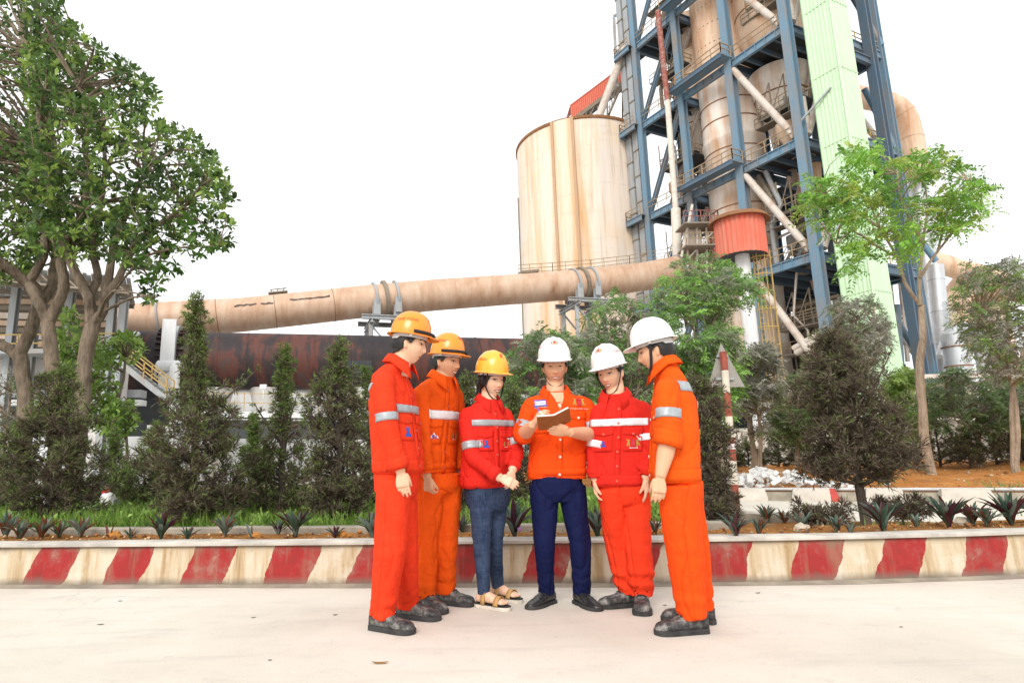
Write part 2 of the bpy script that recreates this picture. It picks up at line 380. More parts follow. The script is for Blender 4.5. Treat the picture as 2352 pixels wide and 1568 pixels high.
r = np.random.default_rng(3); KP = resample([gnd(1640, 1205, .15)[:2], gnd(1740, 1207, .15)[:2], gnd(1830, 1212, .15)[:2], gnd(1900, 1225, .15)[:2]], .27)
for a, b in zip(KP[:-1], KP[1:]):
    m = MB(); d = np.append(nrm(b-a), 0); n_ = V(-d[1], d[0], 0); L = np.linalg.norm(b-a)
    m.box(np.append((a+b)/2, .14), (L*.94, .14, .26+.02*r.random()), (d, n_, V(0, 0, 1))); o = m.build('kerb_stone', 'kerb concrete', ks)
m = MB(); m.tube([np.append(p, .285) for p in KP], .028, 6); m.build('mortar_cap', 'cap concrete', ks)
# far kerb and barriers
BL = [gnd(x, y) for x, y in ((1560, 1150), (1715, 1151), (1850, 1152), (2030, 1154), (2220, 1156), (2400, 1158))]
d_b = nrm(BL[-1]-BL[0]); n_b = V(-d_b[1], d_b[0], 0)
fk = MB(); a = BL[0]-d_b*14+n_b*.42; b = BL[-1]+d_b*12+n_b*.42; fk.box((a+b)/2+V(0, 0, .09), (np.linalg.norm(b-a), .22, .20), (d_b, n_b, V(0, 0, 1))); tag(fk.build('far_kerb', 'kerb concrete'), 'grey kerb along the far road below the dirt heap', 'kerb')
pp = MB(); pp.tube([a+n_b*.25+V(0, 0, .24), b+n_b*.25+V(0, 0, .24)], .035, 8); plain('pvc', (.5, .5, .5), .5); tag(pp.build('conduit_pipe', 'pvc'), 'thin grey pipe lying along the far kerb', 'pipe')
def barrier(xl, xr, yb, redend, label):
    a = gnd(xl, yb); b = gnd(xr, yb+ (xr-xl)*.006); L = np.linalg.norm(b-a); d = nrm(b-a); n = V(-d[1], d[0], 0); o = empty('road_barrier', (a+b)/2, label, 'barrier', 'concrete barriers along the far road')
    prof = [(0, 0), (0, .08), (.12, .27), (.28, .27), (.40, .08), (.40, 0)]; m = MB(); f0 = .82 if redend else 1.0
    def seg(t0, t1, mat, nm):
        m = MB(); vs = []
        for t, tt in ((t0, 1), (t1, 1)):
            p = a+d*L*t
            for k, (q, z) in enumerate(prof): vs.append(p+n*q+V(0, 0, z)+d*((.05 if z > .2 else 0)*(1 if t == 0 else -1 if t == 1 else 0)))
        m.add(vs, [tuple((k, (k+1) % 6, 6+(k+1) % 6, 6+k)) for k in range(6)]+[(5, 4, 3, 2, 1, 0), (6, 7, 8, 9, 10, 11)]); return m.build(nm, mat, o)
    seg(0, f0, 'barrier concrete', 'barrier_body')
    if redend: seg(f0, 1, 'barrier red', 'painted_end')
barrier(1590, 1765, 1150, False, 'pale concrete road barrier beside the red and white sign pole')
barrier(1820, 1930, 1152, True, 'pale concrete road barrier with one red painted end')
barrier(1990, 2085, 1153, False, 'pale concrete road barrier directly behind the brown conifer trunk')
barrier(2165, 2292, 1156, False, 'pale concrete road barrier nearest the right edge, clear of the conifer')
# dirt heap
def dirt_z(x, y):
    t = (np.array([x, y])-BL[0][:2]-n_b[:2]*.6)@n_b[:2]
    if t < 0: return .02
    return .22+.50*min(1, t/5)*(0.75+.45*float(vnoise(V(x*.35, y*.35, 3.)))) + .12*float(fbm(V(x*1.3, y*1.3, 7.)))*min(1, t)
db = MB(); vs = []; us = np.arange(-10, 26.1, .3); ts = np.concatenate([np.arange(.55, 7, .22), np.arange(7, 22, 1.0)])
for t in ts:
    for u in us: q = BL[0]+d_b*u+n_b*t; vs.append((q[0], q[1], dirt_z(q[0], q[1])))
nx = len(us); db.add(vs, [(j*nx+i, j*nx+i+1, (j+1)*nx+i+1, (j+1)*nx+i) for j in range(len(ts)-1) for i in range(nx-1)], True); tag(db.build('dirt_bank', 'red dirt'), kind='structure')
# loose stones: one mass each in the bed and on the dirt heap
def scatter_stones(name, pts, sizes, palette, seed, label, cat):
    r = np.random.default_rng(seed); T = []
    for k in range(5):
        me = rock_mesh(k); T.append((np.array([v.co[:] for v in me.vertices]), np.array([p.vertices[:] for p in me.polygons]))); bpy.data.meshes.remove(me)
    vs, fs, cs = [], [], []; o = 0
    for p, s_ in zip(pts, sizes):
        tv, tf = T[r.integers(5)]; M = np.array(Matrix.Rotation(r.random()*6.28, 3, 'Z') @ Matrix.Rotation(r.random()*6.28, 3, 'X')); q = (tv*V(1, .8, .65)*s_)@M.T+p
        vs.append(q); fs.append(tf+o); o += len(tv); c = np.array(palette[r.integers(len(palette))])*(.7+.5*r.random()); cs.append(np.tile(c, (len(tv), 1)))
    me = np_mesh(name, np.concatenate(vs), [np.concatenate(fs)], np.concatenate(cs)); return tag(link(name, me, 'stones'), label, cat, kind='stuff')
r = np.random.default_rng(11); P, S = [], []
for _ in range(900):
    i = r.integers(len(WL)); q = WL[i]+WN[i]*(WT+.02+r.random()*.55)+r.normal(0, .03, 2); P.append(V(q[0], q[1], .312+r.random()*.015)); S.append(.007+.020*r.random()**3)
scatter_stones('bed_gravel', P, S, [(.40, .17, .05), (.34, .16, .07), (.5, .38, .22), (.2, .1, .05)], 5, 'orange gravel and clods strewn over the planting bed soil', 'gravel')
P, S = [], []
for _ in range(1500):
    u = r.random()*34-9; t = .7+r.random()**1.4*8; q = BL[0]+d_b*u+n_b*t; P.append(V(q[0], q[1], dirt_z(q[0], q[1])+.01)); S.append(.012+.06*r.random()**4)
scatter_stones('dirt_stones', P, S, [(.42, .2, .07), (.5, .33, .17), (.36, .16, .06), (.52, .46, .36)], 6, 'stones scattered over the orange dirt bank', 'stones')
# bigger clods that one can point at in the bed
plain('ochre clod', (.46, .20, .045), .95, var=.3, scale=25, bump=.5); plain('pale rock', (.52, .44, .34), .9, var=.3, scale=25, bump=.4)
for k, (x, y, s_, mt, lb) in enumerate([(262, 1233, .055, 'ochre clod', 'large ochre clod in the bed beside the leftmost plants'), (586, 1235, .04, 'ochre clod', 'ochre clod in the bed below the middle left conifers'), (790, 1234, .045, 'ochre clod', 'orange broken clod beside the large left purple plant'), (1643+(845/1.685-0)*.5742-90, 1216, .05, 'pale rock', 'pale orange quartz rock in the bed by the stone kerb'), (2216, 1203, .06, 'pale rock', 'pinkish rock in the bed near the right edge')]):
    p = gnd(x, y, .31); me = rock_mesh(40+k, 2); o = link('bed_rock', me, mt); o.location = Vector((p[0], p[1], .325)); o.scale = (s_*1.3, s_, s_*.8); tag(o, lb, 'rock')
# broken white blocks heaped at the far road
plain('white block', (.62, .62, .61), .8, var=.15, scale=9, bump=.2)
bm = bmesh.new(); bmesh.ops.create_cube(bm, size=1); bmesh.ops.bevel(bm, geom=bm.edges[:], offset=.09, segments=1, affect='EDGES'); bme = bpy.data.meshes.new('concrete_block'); bm.to_mesh(bme); bm.free()
for v in bme.vertices: v.co += Vector((random.uniform(-.06, .06), random.uniform(-.06, .06), random.uniform(-.06, .06)))
bme.materials.append(MATS['white block'])
r = np.random.default_rng(21)
for k in range(150):
    a = r.normal(0, .62); t = r.random()**.7; px = 1762+a*85; py = 1133-36*max(0, 1-abs(a)/1.1)*t+r.random()*4
    q = BL[0]+d_b*((gnd(1762, 1140)-BL[0])@d_b+a*1.35)+n_b*(.9+1.5*r.random()); hh = max(0, .26*(1-abs(a)/1.2))*t
    o = bpy.data.objects.new('concrete_block', bme); COL.objects.link(o); sz = .06+.075*r.random(); o.location = Vector((q[0], q[1], dirt_z(q[0], q[1])+.03+hh)); o.scale = (sz*1.5, sz, sz*.8); o.rotation_euler = (r.normal(0, .6), r.normal(0, .6), r.random()*6.3)
    tag(o, 'broken white block in the rubble heap beside the dirt bank', 'block', 'white rubble blocks')
# ================================================================== CEMENT PLANT
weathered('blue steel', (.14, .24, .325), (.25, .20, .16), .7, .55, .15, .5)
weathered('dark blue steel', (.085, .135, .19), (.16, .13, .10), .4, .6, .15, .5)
weathered('grey steel', (.33, .35, .36), (.26, .2, .15), .4, .6, .15, .6)
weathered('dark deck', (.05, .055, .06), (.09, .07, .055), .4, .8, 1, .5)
weathered('tan vessel', (.66, .48, .345), (.42, .19, .075), .6, .65, .10, .35)
weathered('white vessel', (.74, .66, .58), (.50, .26, .12), .75, .6, .10, .35)
weathered('brace pipe', (.55, .49, .43), (.35, .22, .14), .4, .6, 1, .5)
weathered('silver duct', (.55, .57, .59), (.42, .34, .27), .35, .42, .1, .4, metal=.35)
weathered('rust seam', (.26, .12, .05), (.14, .07, .035), .6, .85, 1, 1)
weathered('mint cladding', (.52, .72, .47), (.50, .60, .40), .3, .55, .05, .35)
weathered('red cladding', (.60, .13, .075), (.46, .22, .15), .45, .55, .1, .5)
weathered('yellow', (.42, .29, .09), (.33, .20, .08), .4, .6, 1, 1)
weathered('rail tan', (.34, .25, .15), (.24, .14, .08), .5, .7, 1, 1)
weathered('dull rail', (.24, .20, .15), (.16, .11, .08), .5, .7, 1, 1)
weathered('pole red', (.26, .07, .05), (.42, .34, .28), .5, .6, 1, 2)
weathered('pole white', (.62, .57, .50), (.36, .2, .12), .25, .6, 1, 2)
weathered('white paint', (.66, .67, .67), (.42, .36, .30), .25, .55, .2, .5)
def m_silo():
    s = NT('silo concrete'); v = s.coord(); vs = s.coord((1, 1, .045)); a = s.noise(vs, .30, 7, .68); b = s.noise(vs, 1.6, 6, .72); c = s.noise(v, .12, 4, .6); d = s.noise(s.coord((.1, .1, 1)), 1.6, 3)
    col = s.ramp(a, [(.36, (.58, .35, .17)), (.44, (.67, .50, .36)), (.53, (.72, .61, .51)), (.64, (.60, .54, .49))])
    col = s.mix(s.ramp(c, [(.54, (0, 0, 0)), (.72, (.45,)*3)]), col, (.66, .46, .22)); col = s.mix(s.ramp(b, [(.54, (0, 0, 0)), (.70, (.7,)*3)]), col, (.42, .30, .19))
    col = s.mix(s.ramp(d, [(.6, (0, 0, 0)), (.62, (.12,)*3)]), col, (.35, .3, .25)); s.base(col, .9, 0, .2); return reg('silo', s.m)
m_silo(); weathered('silo edge', (.46, .30, .19), (.36, .22, .13), .5, .9, .05, .8)
def m_kiln(name, stops, streak, axis_scale):
    s = NT(name); v = s.coord(); ring = s.coord(axis_scale); a = s.noise(ring, .9, 6, .7); b = s.noise(v, .33, 6, .66, .4); c = s.noise(v, 2.5, 6, .7)
    k = s.math('ADD', s.math('MULTIPLY', a, .55), s.math('ADD', s.math('MULTIPLY', b, .35), s.math('MULTIPLY', c, .1)))
    col = s.ramp(k, stops); col = s.mix(s.ramp(c, [(.55, (0, 0, 0)), (.8, (.5,)*3)]), col, streak); s.base(col, .6, .15, .35); return reg(name, s.m)
m_kiln('kiln shell', [(.40, (.022, .020, .024)), (.49, (.040, .028, .028)), (.555, (.12, .038, .026)), (.585, (.085, .045, .038)), (.68, (.075, .065, .068))], (.06, .045, .045), (1, .18, .18))
m_kiln('duct shell', [(.34, (.30, .17, .10)), (.43, (.46, .29, .19)), (.54, (.56, .40, .29)), (.68, (.62, .52, .43))], (.30, .18, .11), (1, .25, .25))
plain('dark patch', (.11, .08, .065), .8, var=.3, scale=3)
# ---------------- concrete silo
SY = 80.; sl = at(1187.5, 345, SY); sr_ = at(1472, 345, SY); SR = (sr_[0]-sl[0])/2; SX = (sl[0]+sr_[0])/2; SZ = sl[2]
o = empty('cement_silo', (SX, SY, 0), 'huge stained beige concrete silo behind the inclined duct', 'silo')
m = MB(); m.lathe((SX, SY, 0), [(SR, 0), (SR, SZ)], 96); m.build('shell', 'silo', o)
m = MB(); m.lathe((SX, SY, 0), [(SR+.02, SZ-.35), (SR+.16, SZ-.32), (SR+.16, SZ+.02), (0, SZ+.3)], 72); m.build('roof_rim', 'rust seam', o)
def silo_ang(px):
    d = ray(px, 420); t = np.roots([d[0]**2+d[1]**2, 2*(d[0]*-SX+d[1]*-SY), SX**2+SY**2-SR**2]); q = d*min(t.real); return math.atan2(q[1]-SY, q[0]-SX)
ra_, rb_ = silo_ang(1276), silo_ang(1322); m = MB(); m.lathe((SX, SY, 0), [(SR+.28, 0), (SR+.28, SZ-.2)], 10, False, ra_, rb_); m.build('rib', 'silo', o)
for a in (ra_, rb_):
    c = V(SX+(SR+.2)*math.cos(a), SY+(SR+.2)*math.sin(a), SZ/2); m = MB(); m.box(c, (.5, .34, SZ-.4), (V(math.cos(a), math.sin(a), 0), V(-math.sin(a), math.cos(a), 0), up(1))); m.build('rib_edge', 'silo edge', o)
m = MB(); m.bar((SX-SR-.12, SY, 0), (SX-SR-.12, SY, SZ-7), .16); m.build('down_pipe', 'dull rail', o)
m = MB(); m.box((SX-SR*.62, SY+2, SZ+1.3), (2.4, 2.4, 2.2)); m.build('roof_hatch', 'red cladding', o)
# ---------------- rotary kiln
kl_t, kl_b = at(285, 762, 45), at(285, 894, 45); kr_t, kr_b = at(1500, 783, 57), at(1500, 893.5, 57)
k0, k1 = (kl_t+kl_b)/2, (kr_t+kr_b)/2; kr0, kr1 = (kl_t[2]-kl_b[2])/2, (kr_t[2]-kr_b[2])/2; kd = nrm(k1-k0); KLEN = np.linalg.norm(k1-k0)
kil = empty('rotary_kiln', (k0[0], k0[1], 0), 'long dark rust-brown rotary kiln drum lying horizontally above the conifers', 'kiln')
KR = (kr0+kr1)/2
m = MB(); m.tube([k0+kd*KLEN*t for t in np.linspace(-.04, 1, 40)], KR, 48, True); o_sh = m.build('shell', 'kiln shell', kil)
# local X along the axis so that the heat bands run round the drum
def kiln_at(px):
    d = ray(px, 830); n = V(-kd[1], kd[0], 0); return ((k0@n)/(d@n)*d - k0)@kd
for px in (465, 505, 570, 640, 720, 800, 905, 1000, 1090):
    m = MB(); m.ring(k0+kd*kiln_at(px), kd, KR+.005, .03, 48, 4); m.build('weld_seam', 'kiln shell', kil)
s0 = kiln_at(398); m = MB(); m.tube([k0+kd*(s0-.48), k0+kd*(s0+.48)], KR+.42, 48); m.build('tyre_ring', 'grey steel', kil)
m = MB(); m.box(k0+kd*s0+nrm(np.cross(kd, up(1)))*(KR+.5)+up(0), (.9, .12, KR*2+.75), (kd, np.cross(kd, up(1)), up(1))); cov = m.build('tyre_cover', 'white paint', kil)
for sgn in (-1, 1):
    for a in np.linspace(0, 2*math.pi, 30, endpoint=False):
        x = np.cross(kd, up(1)); c = k0+kd*(s0+sgn*.72)+(KR+.12)*(math.cos(a)*x+math.sin(a)*up(1))
        m = MB(); m.box(c, (.42, .12, .22), (kd, nrm(np.cross(kd, math.cos(a)*x+math.sin(a)*up(1))), math.cos(a)*x+math.sin(a)*up(1))); m.build('shoe_block', 'kiln shell', kil)
m = MB(); x = nrm(np.cross(kd, up(1))); c = k0+kd*kiln_at(815)
vs = [];  
for i in range(7):
    a = R_(-38+i*5.5)
    for e in (-1.05, 1.05): vs.append(c+kd*e+(KR+.02)*(math.cos(a)*x+math.sin(a)*up(1)))
m.add(vs, [(2*i, 2*i+1, 2*i+3, 2*i+2) for i in range(6)]); m.build('shell_patch', 'dark deck', kil)
# kiln piers (concrete, flared) and service gallery
weathered('pier concrete', (.58, .56, .53), (.42, .33, .24), .35, .85, .2, .4)
for px, lb in ((505, 'white flared concrete pier under the kiln, left of the bare conifer'), (612, 'white flared concrete pier under the kiln behind the middle conifers'), (842, 'white flared concrete pier under the kiln behind the first man'), (1085, 'white flared concrete pier under the kiln beside the woman')):
    c = k0+kd*kiln_at(px); z1 = c[2]-KR+.1; m = MB(); m.lathe((c[0], c[1], 0), [(.8, 0), (.8, z1-1.6), (.95, z1-.9), (1.15, z1), (0, z1)], 16); tag(m.build('kiln_pier', 'pier concrete', None, (c[0], c[1], 0)), lb, 'pier')
# pale pipe elbow in front of the kiln
def survey_tube(pts, Y, r, n=14): return [at(x, y, Y) for x, y in pts]
pb = empty('pipe_elbow', at(400, 900, 42), 'pale grey pipe with elbow in front of the kiln ring', 'pipe')
pxm = lambda px, Y: px*Y/FPX
m = MB(); m.tube([at(360, 840, 42), at(364, 840, 42), at(440, 840, 42)], [pxm(11, 42)*.8, pxm(13, 42), pxm(13, 42)], 16); m.build('header', 'white paint', pb)
m = MB(); m.tube([at(401, 838, 41.7), at(401, 848, 41.5), at(401, 870, 41.5), at(401, 1000, 41.5)], pxm(11.5, 42), 16); m.build('downpipe', 'white paint', pb)
m = MB(); a, b, c = at(357, 850, 42), at(357, 868, 42), at(385, 852, 42); m.bar(a, at(415, 851, 42), .16); m.bar(a, b, .14); m.bar(b, c, .14); m.build('bracket', 'grey steel', pb)
# white service gallery under the kiln and its rails
ga = empty('service_gallery', at(700, 950, 40), 'white walkway beam with rusty edge and thin rails below the kiln', 'gallery')
a, b = at(470, 952, 40), at(1130, 962, 44); m = MB(); m.bar(a, b, 1.4, .34); m.build('walkway', 'white paint', ga)
m = MB(); m.bar(a-up(.9), b-up(.9), 1.2, 1.1); m.build('girder', 'dark deck', ga)
railing(ga, [a+up(.2), b+up(.2)], 1.2, .022, 'yellow', 2.2)
wb = empty('white_hall', at(700, 1000, 62), 'bright white wall of a low hall behind the conifers', 'building')
a, b = at(180, 1000, 60), at(1250, 1000, 68); a[2] = b[2] = 0; z = at(700, 897, 64)[2]; m = MB(); m.bar(a+up(z/2), b+up(z/2), .3, z); m.build('wall', 'white paint', wb)
m = MB(); m.bar(a+up(z+.1), b+up(z+.1), .9, .2); m.build('eave', 'grey steel', wb)
fl = empty('flood_light', at(570, 900, 41), 'small white floodlight on a thin post below the kiln', 'floodlight'); m = MB(); m.bar(at(645*.0+605, 893, 41), at(605, 915, 41), .07); m.build('post', 'white paint', fl); m = MB(); m.box(at(605, 888, 41), (.42, .2, .3)); m.build('lamp_head', 'white paint', fl)
# ---------------- inclined tertiary air duct
def duct_pt(x, y0, y1, Y): a, b = at(x, y0, Y), at(x, y1, Y); return (a+b)/2, (a[2]-b[2])/2*math.cos(.1)
D = [(290, 712, 766, 49), (420, 702, 766, 50.5), (560, 690, 765, 52), (700, 676, 750, 53.4), (850, 659, 735, 55), (1000, 646, 720, 56.5), (1180, 632, 704, 58.2), (1340, 619, 690, 59.8), (1480, 604, 667, 61.3), (1570, 588, 645, 62.5), (1640, 582, 640, 63.5)]
DP = [duct_pt(*q) for q in D]; dp = [q[0] for q in DP]; dr = np.median([q[1] for q in DP])
# straight run: least-squares axis
tt = np.linspace(0, 1, 60); A0, A1 = dp[0], dp[-2]; axis = [A0+(A1-A0)*t for t in tt]; DRr = float(dr)
bow = np.array([p-(A0+(A1-A0)*(((p-A0)@(A1-A0))/((A1-A0)@(A1-A0)))) for p in dp]); 
ts_ = np.array([((p-A0)@(A1-A0))/((A1-A0)@(A1-A0)) for p in dp]); ZB = np.interp(tt, ts_, bow[:, 2])
axis = [p+up(z) for p, z in zip(axis, ZB)]
du = empty('air_duct', (A0[0], A0[1], 0), 'long pale rusty duct rising to the right above the kiln', 'duct')
m = MB(); m.tube([axis[0]-(axis[1]-axis[0])*3]+axis+[axis[-1]+(axis[-1]-axis[-2])*6], DRr, 40); m.build('shell', 'duct shell', du)
dax = nrm(A1-A0)
def duct_s(px):
    best = min(range(len(axis)), key=lambda i: abs((lambda q: PCX+FPX*q[0]/-q[2])(CR.T@(axis[i]-CO))-px)); return best
def duct_point(px):
    f = np.array([(lambda q: PCX+FPX*q[0]/-q[2])(CR.T@(p-CO)) for p in axis]); i = np.interp(px, f, np.arange(len(axis))); k = int(min(i, len(axis)-2)); return axis[k]+(axis[k+1]-axis[k])*(i-k)
for px in (350, 425, 500, 632, 685, 765, 820, 960, 1040, 1110, 1190, 1250, 1405, 1440, 1480, 1520):
    m = MB(); m.ring(duct_point(px), dax, DRr+.005, .03, 40, 4); m.build('weld_seam', 'rust seam' if px in (500, 632, 765) else 'duct shell', du)
for px in (366, 1555):
    m = MB(); m.ring(duct_point(px), dax, DRr+.05, .10, 40, 4); m.build('flange', 'grey steel', du)
sx = nrm(np.cross(dax, up(1)))
for px0, px1, a0 in ((540, 590, 18), (600, 628, 16), (665, 755, 20)):   # torn cladding seam
    m = MB(); vs = []; n = 14
    for i in range(n+1):
        p = duct_point(px0+(px1-px0)*i/n); w_ = 2.2+2.5*abs(float(vnoise(V(i*.7, px0, 1.)))); mid = a0+3*float(vnoise(V(i*.5, px0, 7.)))
        for a in (mid-w_, mid+w_): vs.append(p+(DRr+.02)*(math.cos(R_(a))*sx+math.sin(R_(a))*up(1)))
    m.add(vs, [(2*i, 2*i+2, 2*i+3, 2*i+1) for i in range(n)]); m.build('torn_strip', 'dark patch', du)
def duct_support(px, label, gy):
    c = duct_point(px); o = empty('duct_support', (c[0], c[1], 0), label, 'support'); B = V(*np.array([dax[0], dax[1], 0])); B = nrm(B); S = nrm(np.cross(B, up(1)))
    for e in (-.9, .0, 1.0):
        m = MB(); m.ring(c+dax*e, dax, DRr+.12, .13 if e else .22, 40, 4); m.build('clamp_ring', 'grey steel' if e else 'dull rail', o)
    zc = c[2]-DRr
    for e in (-.9, 1.0):
        m = MB(); p = c+dax*e
        m.box(p+S*(DRr*.55+.35)+up(-DRr*.72), (.75, .10, 1.75), (B, S, up(1)))
        for q in np.linspace(-DRr, DRr, 7): m.box(p+S*q+up(-math.sqrt(max(.0, DRr**2-q*q))*.5-DRr*.62), (.6, .10, DRr*.95), (B, S, up(1)))
        m.build('saddle', 'grey steel', o)
    zt = zc-.55; m = MB()
    for q in (-1.5, 1.5): m.ibeam(c*V(1, 1, 0)+up(zt)+S*q-B*2.2, c*V(1, 1, 0)+up(zt)+S*q+B*2.2, .35, .4, .08)
    for e in (-1.4, 1.4): m.ibeam(c*V(1, 1, 0)+up(zt-.42)+B*e-S*2.3, c*V(1, 1, 0)+up(zt-.42)+B*e+S*2.3, .35, .4, .08)
    m.build('platform_beam', 'grey steel', o)
    for e in (-1.4, 1.4):
        for q in (-1.5, 1.5):
            m = MB(); m.ibeam(c*V(1, 1, 0)+B*e+S*q, c*V(1, 1, 0)+B*e+S*q+up(zt-.62), .36, .36, .07); m.build('leg', 'grey steel', o)
    for q in (-1.5, 1.5):
        m = MB()
        for z0, z1 in ((zt-.7, zt-4), (zt-4, zt-7.5)):
            m.bar(c*V(1, 1, 0)+B*-1.4+S*q+up(z0), c*V(1, 1, 0)+B*1.4+S*q+up(z1), .14); m.bar(c*V(1, 1, 0)+B*-1.4+S*q+up(z1), c*V(1, 1, 0)+B*1.4+S*q+up(z1), .14)
        m.build('lattice_brace', 'grey steel', o)
duct_support(884, 'steel saddle support under the duct just left of the first helmet', 0)
duct_support(1336, 'steel saddle support under the duct in front of the silo', 0)
q = [duct_point(px)+up(DRr+.05)-sx*.9 for px in (1200, 1280, 1370, 1460, 1550)]
railing(du, q, 1.15, .028, 'rail tan', 1.2, rails=(1, .66, .33))
q = [duct_point(px)+up(DRr+.02)-sx*.9 for px in (300, 420, 560, 700, 850, 1000, 1190)]
railing(du, q, .55, .012, 'dull rail', 1.5, rails=(.2,))
m = MB(); p = duct_point(637)+up(DRr+.05); m.box(p+up(.12), (1.6, .8, .12), (dax, sx, up(1)));  [m.bar(p+dax*e, p+dax*(e+.2)+up(.45), .08) for e in (-.7, -.2, .3)]; m.bar(p-dax*.7+up(.45), p+dax*.7+up(.48), .08); m.build('hatch', 'dull rail', du)
m = MB(); p = duct_point(1215)+up(DRr+.05); m.box(p+up(.08), (1.9, .9, .25), (dax, sx, up(1))); m.build('hatch', 'dull rail', du)
# ---------------- left: kiln hood building
bl = empty('kiln_hood_building', at(120, 1000, 38), 'grey steel-roofed kiln hood building with slatted walls at the left edge', 'building')
YB = 38.
def Bp(x, y, dY=0): return at(x, y, YB+dY)
m = MB()   # mono-pitch corrugated roof, seen from below
ra, rb, rc, rd = Bp(-160, 592, -4), Bp(299, 643, -4), Bp(310, 703, 8), Bp(-160, 676, 8)
n = 46
for i in range(n):
    t0, t1 = i/n, (i+1)/n; e = .10 if i % 2 else 0
    p = [ra+(rb-ra)*t0, ra+(rb-ra)*t1, rd+(rc-rd)*t1, rd+(rc-rd)*t0]; p = [x+up(e) for x in p]; m.add(p+[x+up(.05) for x in p], [(0, 1, 2, 3), (7, 6, 5, 4), (0, 4, 5, 1), (2, 6, 7, 3), (1, 5, 6, 2), (0, 3, 7, 4)])
m.build('roof', 'grey steel', bl)
for k, t in enumerate((.1, .35, .6, .85)):
    m = MB(); a, b = ra+(rd-ra)*t-up(.25), rb+(rc-rb)*t-up(.25); m.ibeam(a, b, .2, .3, .05); m.build('purlin', 'dull rail', bl)
m = MB(); m.bar(ra-up(.9), rb-up(.75), .12); 
for i in range(16): 
    a = ra+(rb-ra)*i/16-up(.3); b = ra+(rb-ra)*(i+1)/16-up(.85); m.bar(a, b, .07)
m.build('eave_truss', 'dull rail', bl)
for x, yt in ((262, 670), (286, 690), (90, 655), (165, 660), (40, 650)):
    p0, p1 = Bp(x-3, 1000, 1 if x < 200 else 0), Bp(x, yt, 1 if x < 200 else 0); p0 = V(p1[0], p1[1], 0); m = MB(); m.ibeam(p0, p1, .42, .42, .08); m.build('column', 'grey steel', bl)
for i, (y0, y1) in enumerate(((690, 702), (706, 716), (722, 736), (740, 752), (756, 768), (772, 783), (786, 800))):   # wall slat courses
    m = MB(); a, b, c, d = Bp(-200, (y0+y1)/2-8, 4), Bp(258, (y0+y1)/2, 4), None, None; m.bar(a, b, .10, (y1-y0)*42/FPX); m.build('wall_slat', ('tan vessel', 'dull rail', 'white vessel')[i % 3], bl)
m = MB(); m.bar(Bp(-200, 760, 6), Bp(262, 762, 6), .15, 5.2); m.build('back_wall', 'dull rail', bl)
m = MB(); m.bar(Bp(-200, 818, 1), Bp(280, 812, 1), 2.6, .28); m.build('floor_slab', 'grey steel', bl)
m = MB(); m.bar(Bp(-200, 842, 2), Bp(262, 842, 2), .5, 1.15); m.build('concrete_beam', 'pier concrete', bl)
railing(bl, [Bp(-200, 812, -.2), Bp(275, 806, -.2)], 1.1, .035, 'yellow', 1.9)
m = MB(); m.box(Bp(230, 1000, 1)*V(1, 1, 0)+up(Bp(230, 965, 1)[2]/2), (1.0, 1.0, Bp(230, 965, 1)[2])); m.build('pillar', 'pier concrete', bl)
m = MB(); m.box(Bp(262, 900, 2)*V(1, 1, 0)+up(Bp(262, 815, 2)[2]/2), (1.1, 1.1, Bp(262, 815, 2)[2])); m.build('pillar', 'pier concrete', bl)
for y, h_, mt in ((905, .5, 'grey steel'), (925, .35, 'white paint'), (985, .9, 'dark deck')):
    m = MB(); m.bar(Bp(-200, y, 3), Bp(330, y, 3), .8, h_); m.build('pipe_rack', mt, bl)
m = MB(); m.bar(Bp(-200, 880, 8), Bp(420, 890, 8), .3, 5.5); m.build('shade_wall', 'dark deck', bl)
st = empty('yellow_stair', Bp(300, 900), 'steel stair with yellow handrails descending beside the kiln', 'stair')
a, b = Bp(278, 835, -1), Bp(380, 915, -1); m = MB(); m.bar(a, b, .12, .32); m.bar(a+V(0, 1, 0), b+V(0, 1, 0), .12, .32); m.build('stringer', 'grey steel', st)
for i in range(9):
    m = MB(); p = a+(b-a)*(i+.5)/9; m.box(p+V(0, .5, .1), (.3, 1.0, .05)); m.build('tread', 'grey steel', st)
railing(st, [a+up(.1), b+up(.1)], 1.05, .035, 'yellow', 1.2); railing(st, [a+up(.1)+V(0, 1, 0), b+up(.1)+V(0, 1, 0)], 1.05, .035, 'yellow', 1.2)
sl_ = empty('street_lamp', Bp(270, 900, -3), 'grey street lamp head on a curved arm before the kiln', 'lamp')
m = MB(); m.tube([V(*Bp(276, 800, -3)[:2], 0), Bp(276, 800, -3), Bp(280, 785, -3), Bp(298, 773, -3)], .05, 8); m.build('arm', 'grey steel', sl_)
m = MB(); p, q = Bp(296, 774, -3), Bp(321, 765, -3); m.tube([p, p+(q-p)*.3, p+(q-p)*.7, q], [.06, .16, .2, .08], 10); m.build('lamp_head', 'grey steel', sl_)
# ---------------- preheater tower (facade direction surveyed from its floor beams)
t1 = nrm(np.append(ray(330, 1083)[:2], 0)); t2 = V(t1[1], -t1[0], 0); TC = at(1905, 800, 52.3)*V(1, 1, 0)
def T(u, w, z): return TC+t1*u+t2*w+up(z)       # u along the facade away from the camera, w into the tower
def fac(px, py, k=0.):
    d = ray(px, py); return CO+d*(((TC+t2*k-CO)@t2)/(d@t2))
UC = [0, 6.5, 13.0, 19.5]; ZL = [18.2, 29.0, 40.6, 51.2, 62]; DEP = 13.
tw = empty('preheater_tower', TC, 'tall blue steel preheater tower frame with rusty decks and railings', 'tower')
def col(u, w, wd=.95, mat='blue steel', z1=64, nm='column'):
    m = MB(); m.ibeam(T(u, w, 0), T(u, w, z1), wd, wd, .16, up=t2); o = m.build(nm, mat, tw); return o
for i, u in enumerate(UC): col(u, 0, .80 if i < 2 else .70)
for u in UC: col(u, DEP, .85, 'dark blue steel')
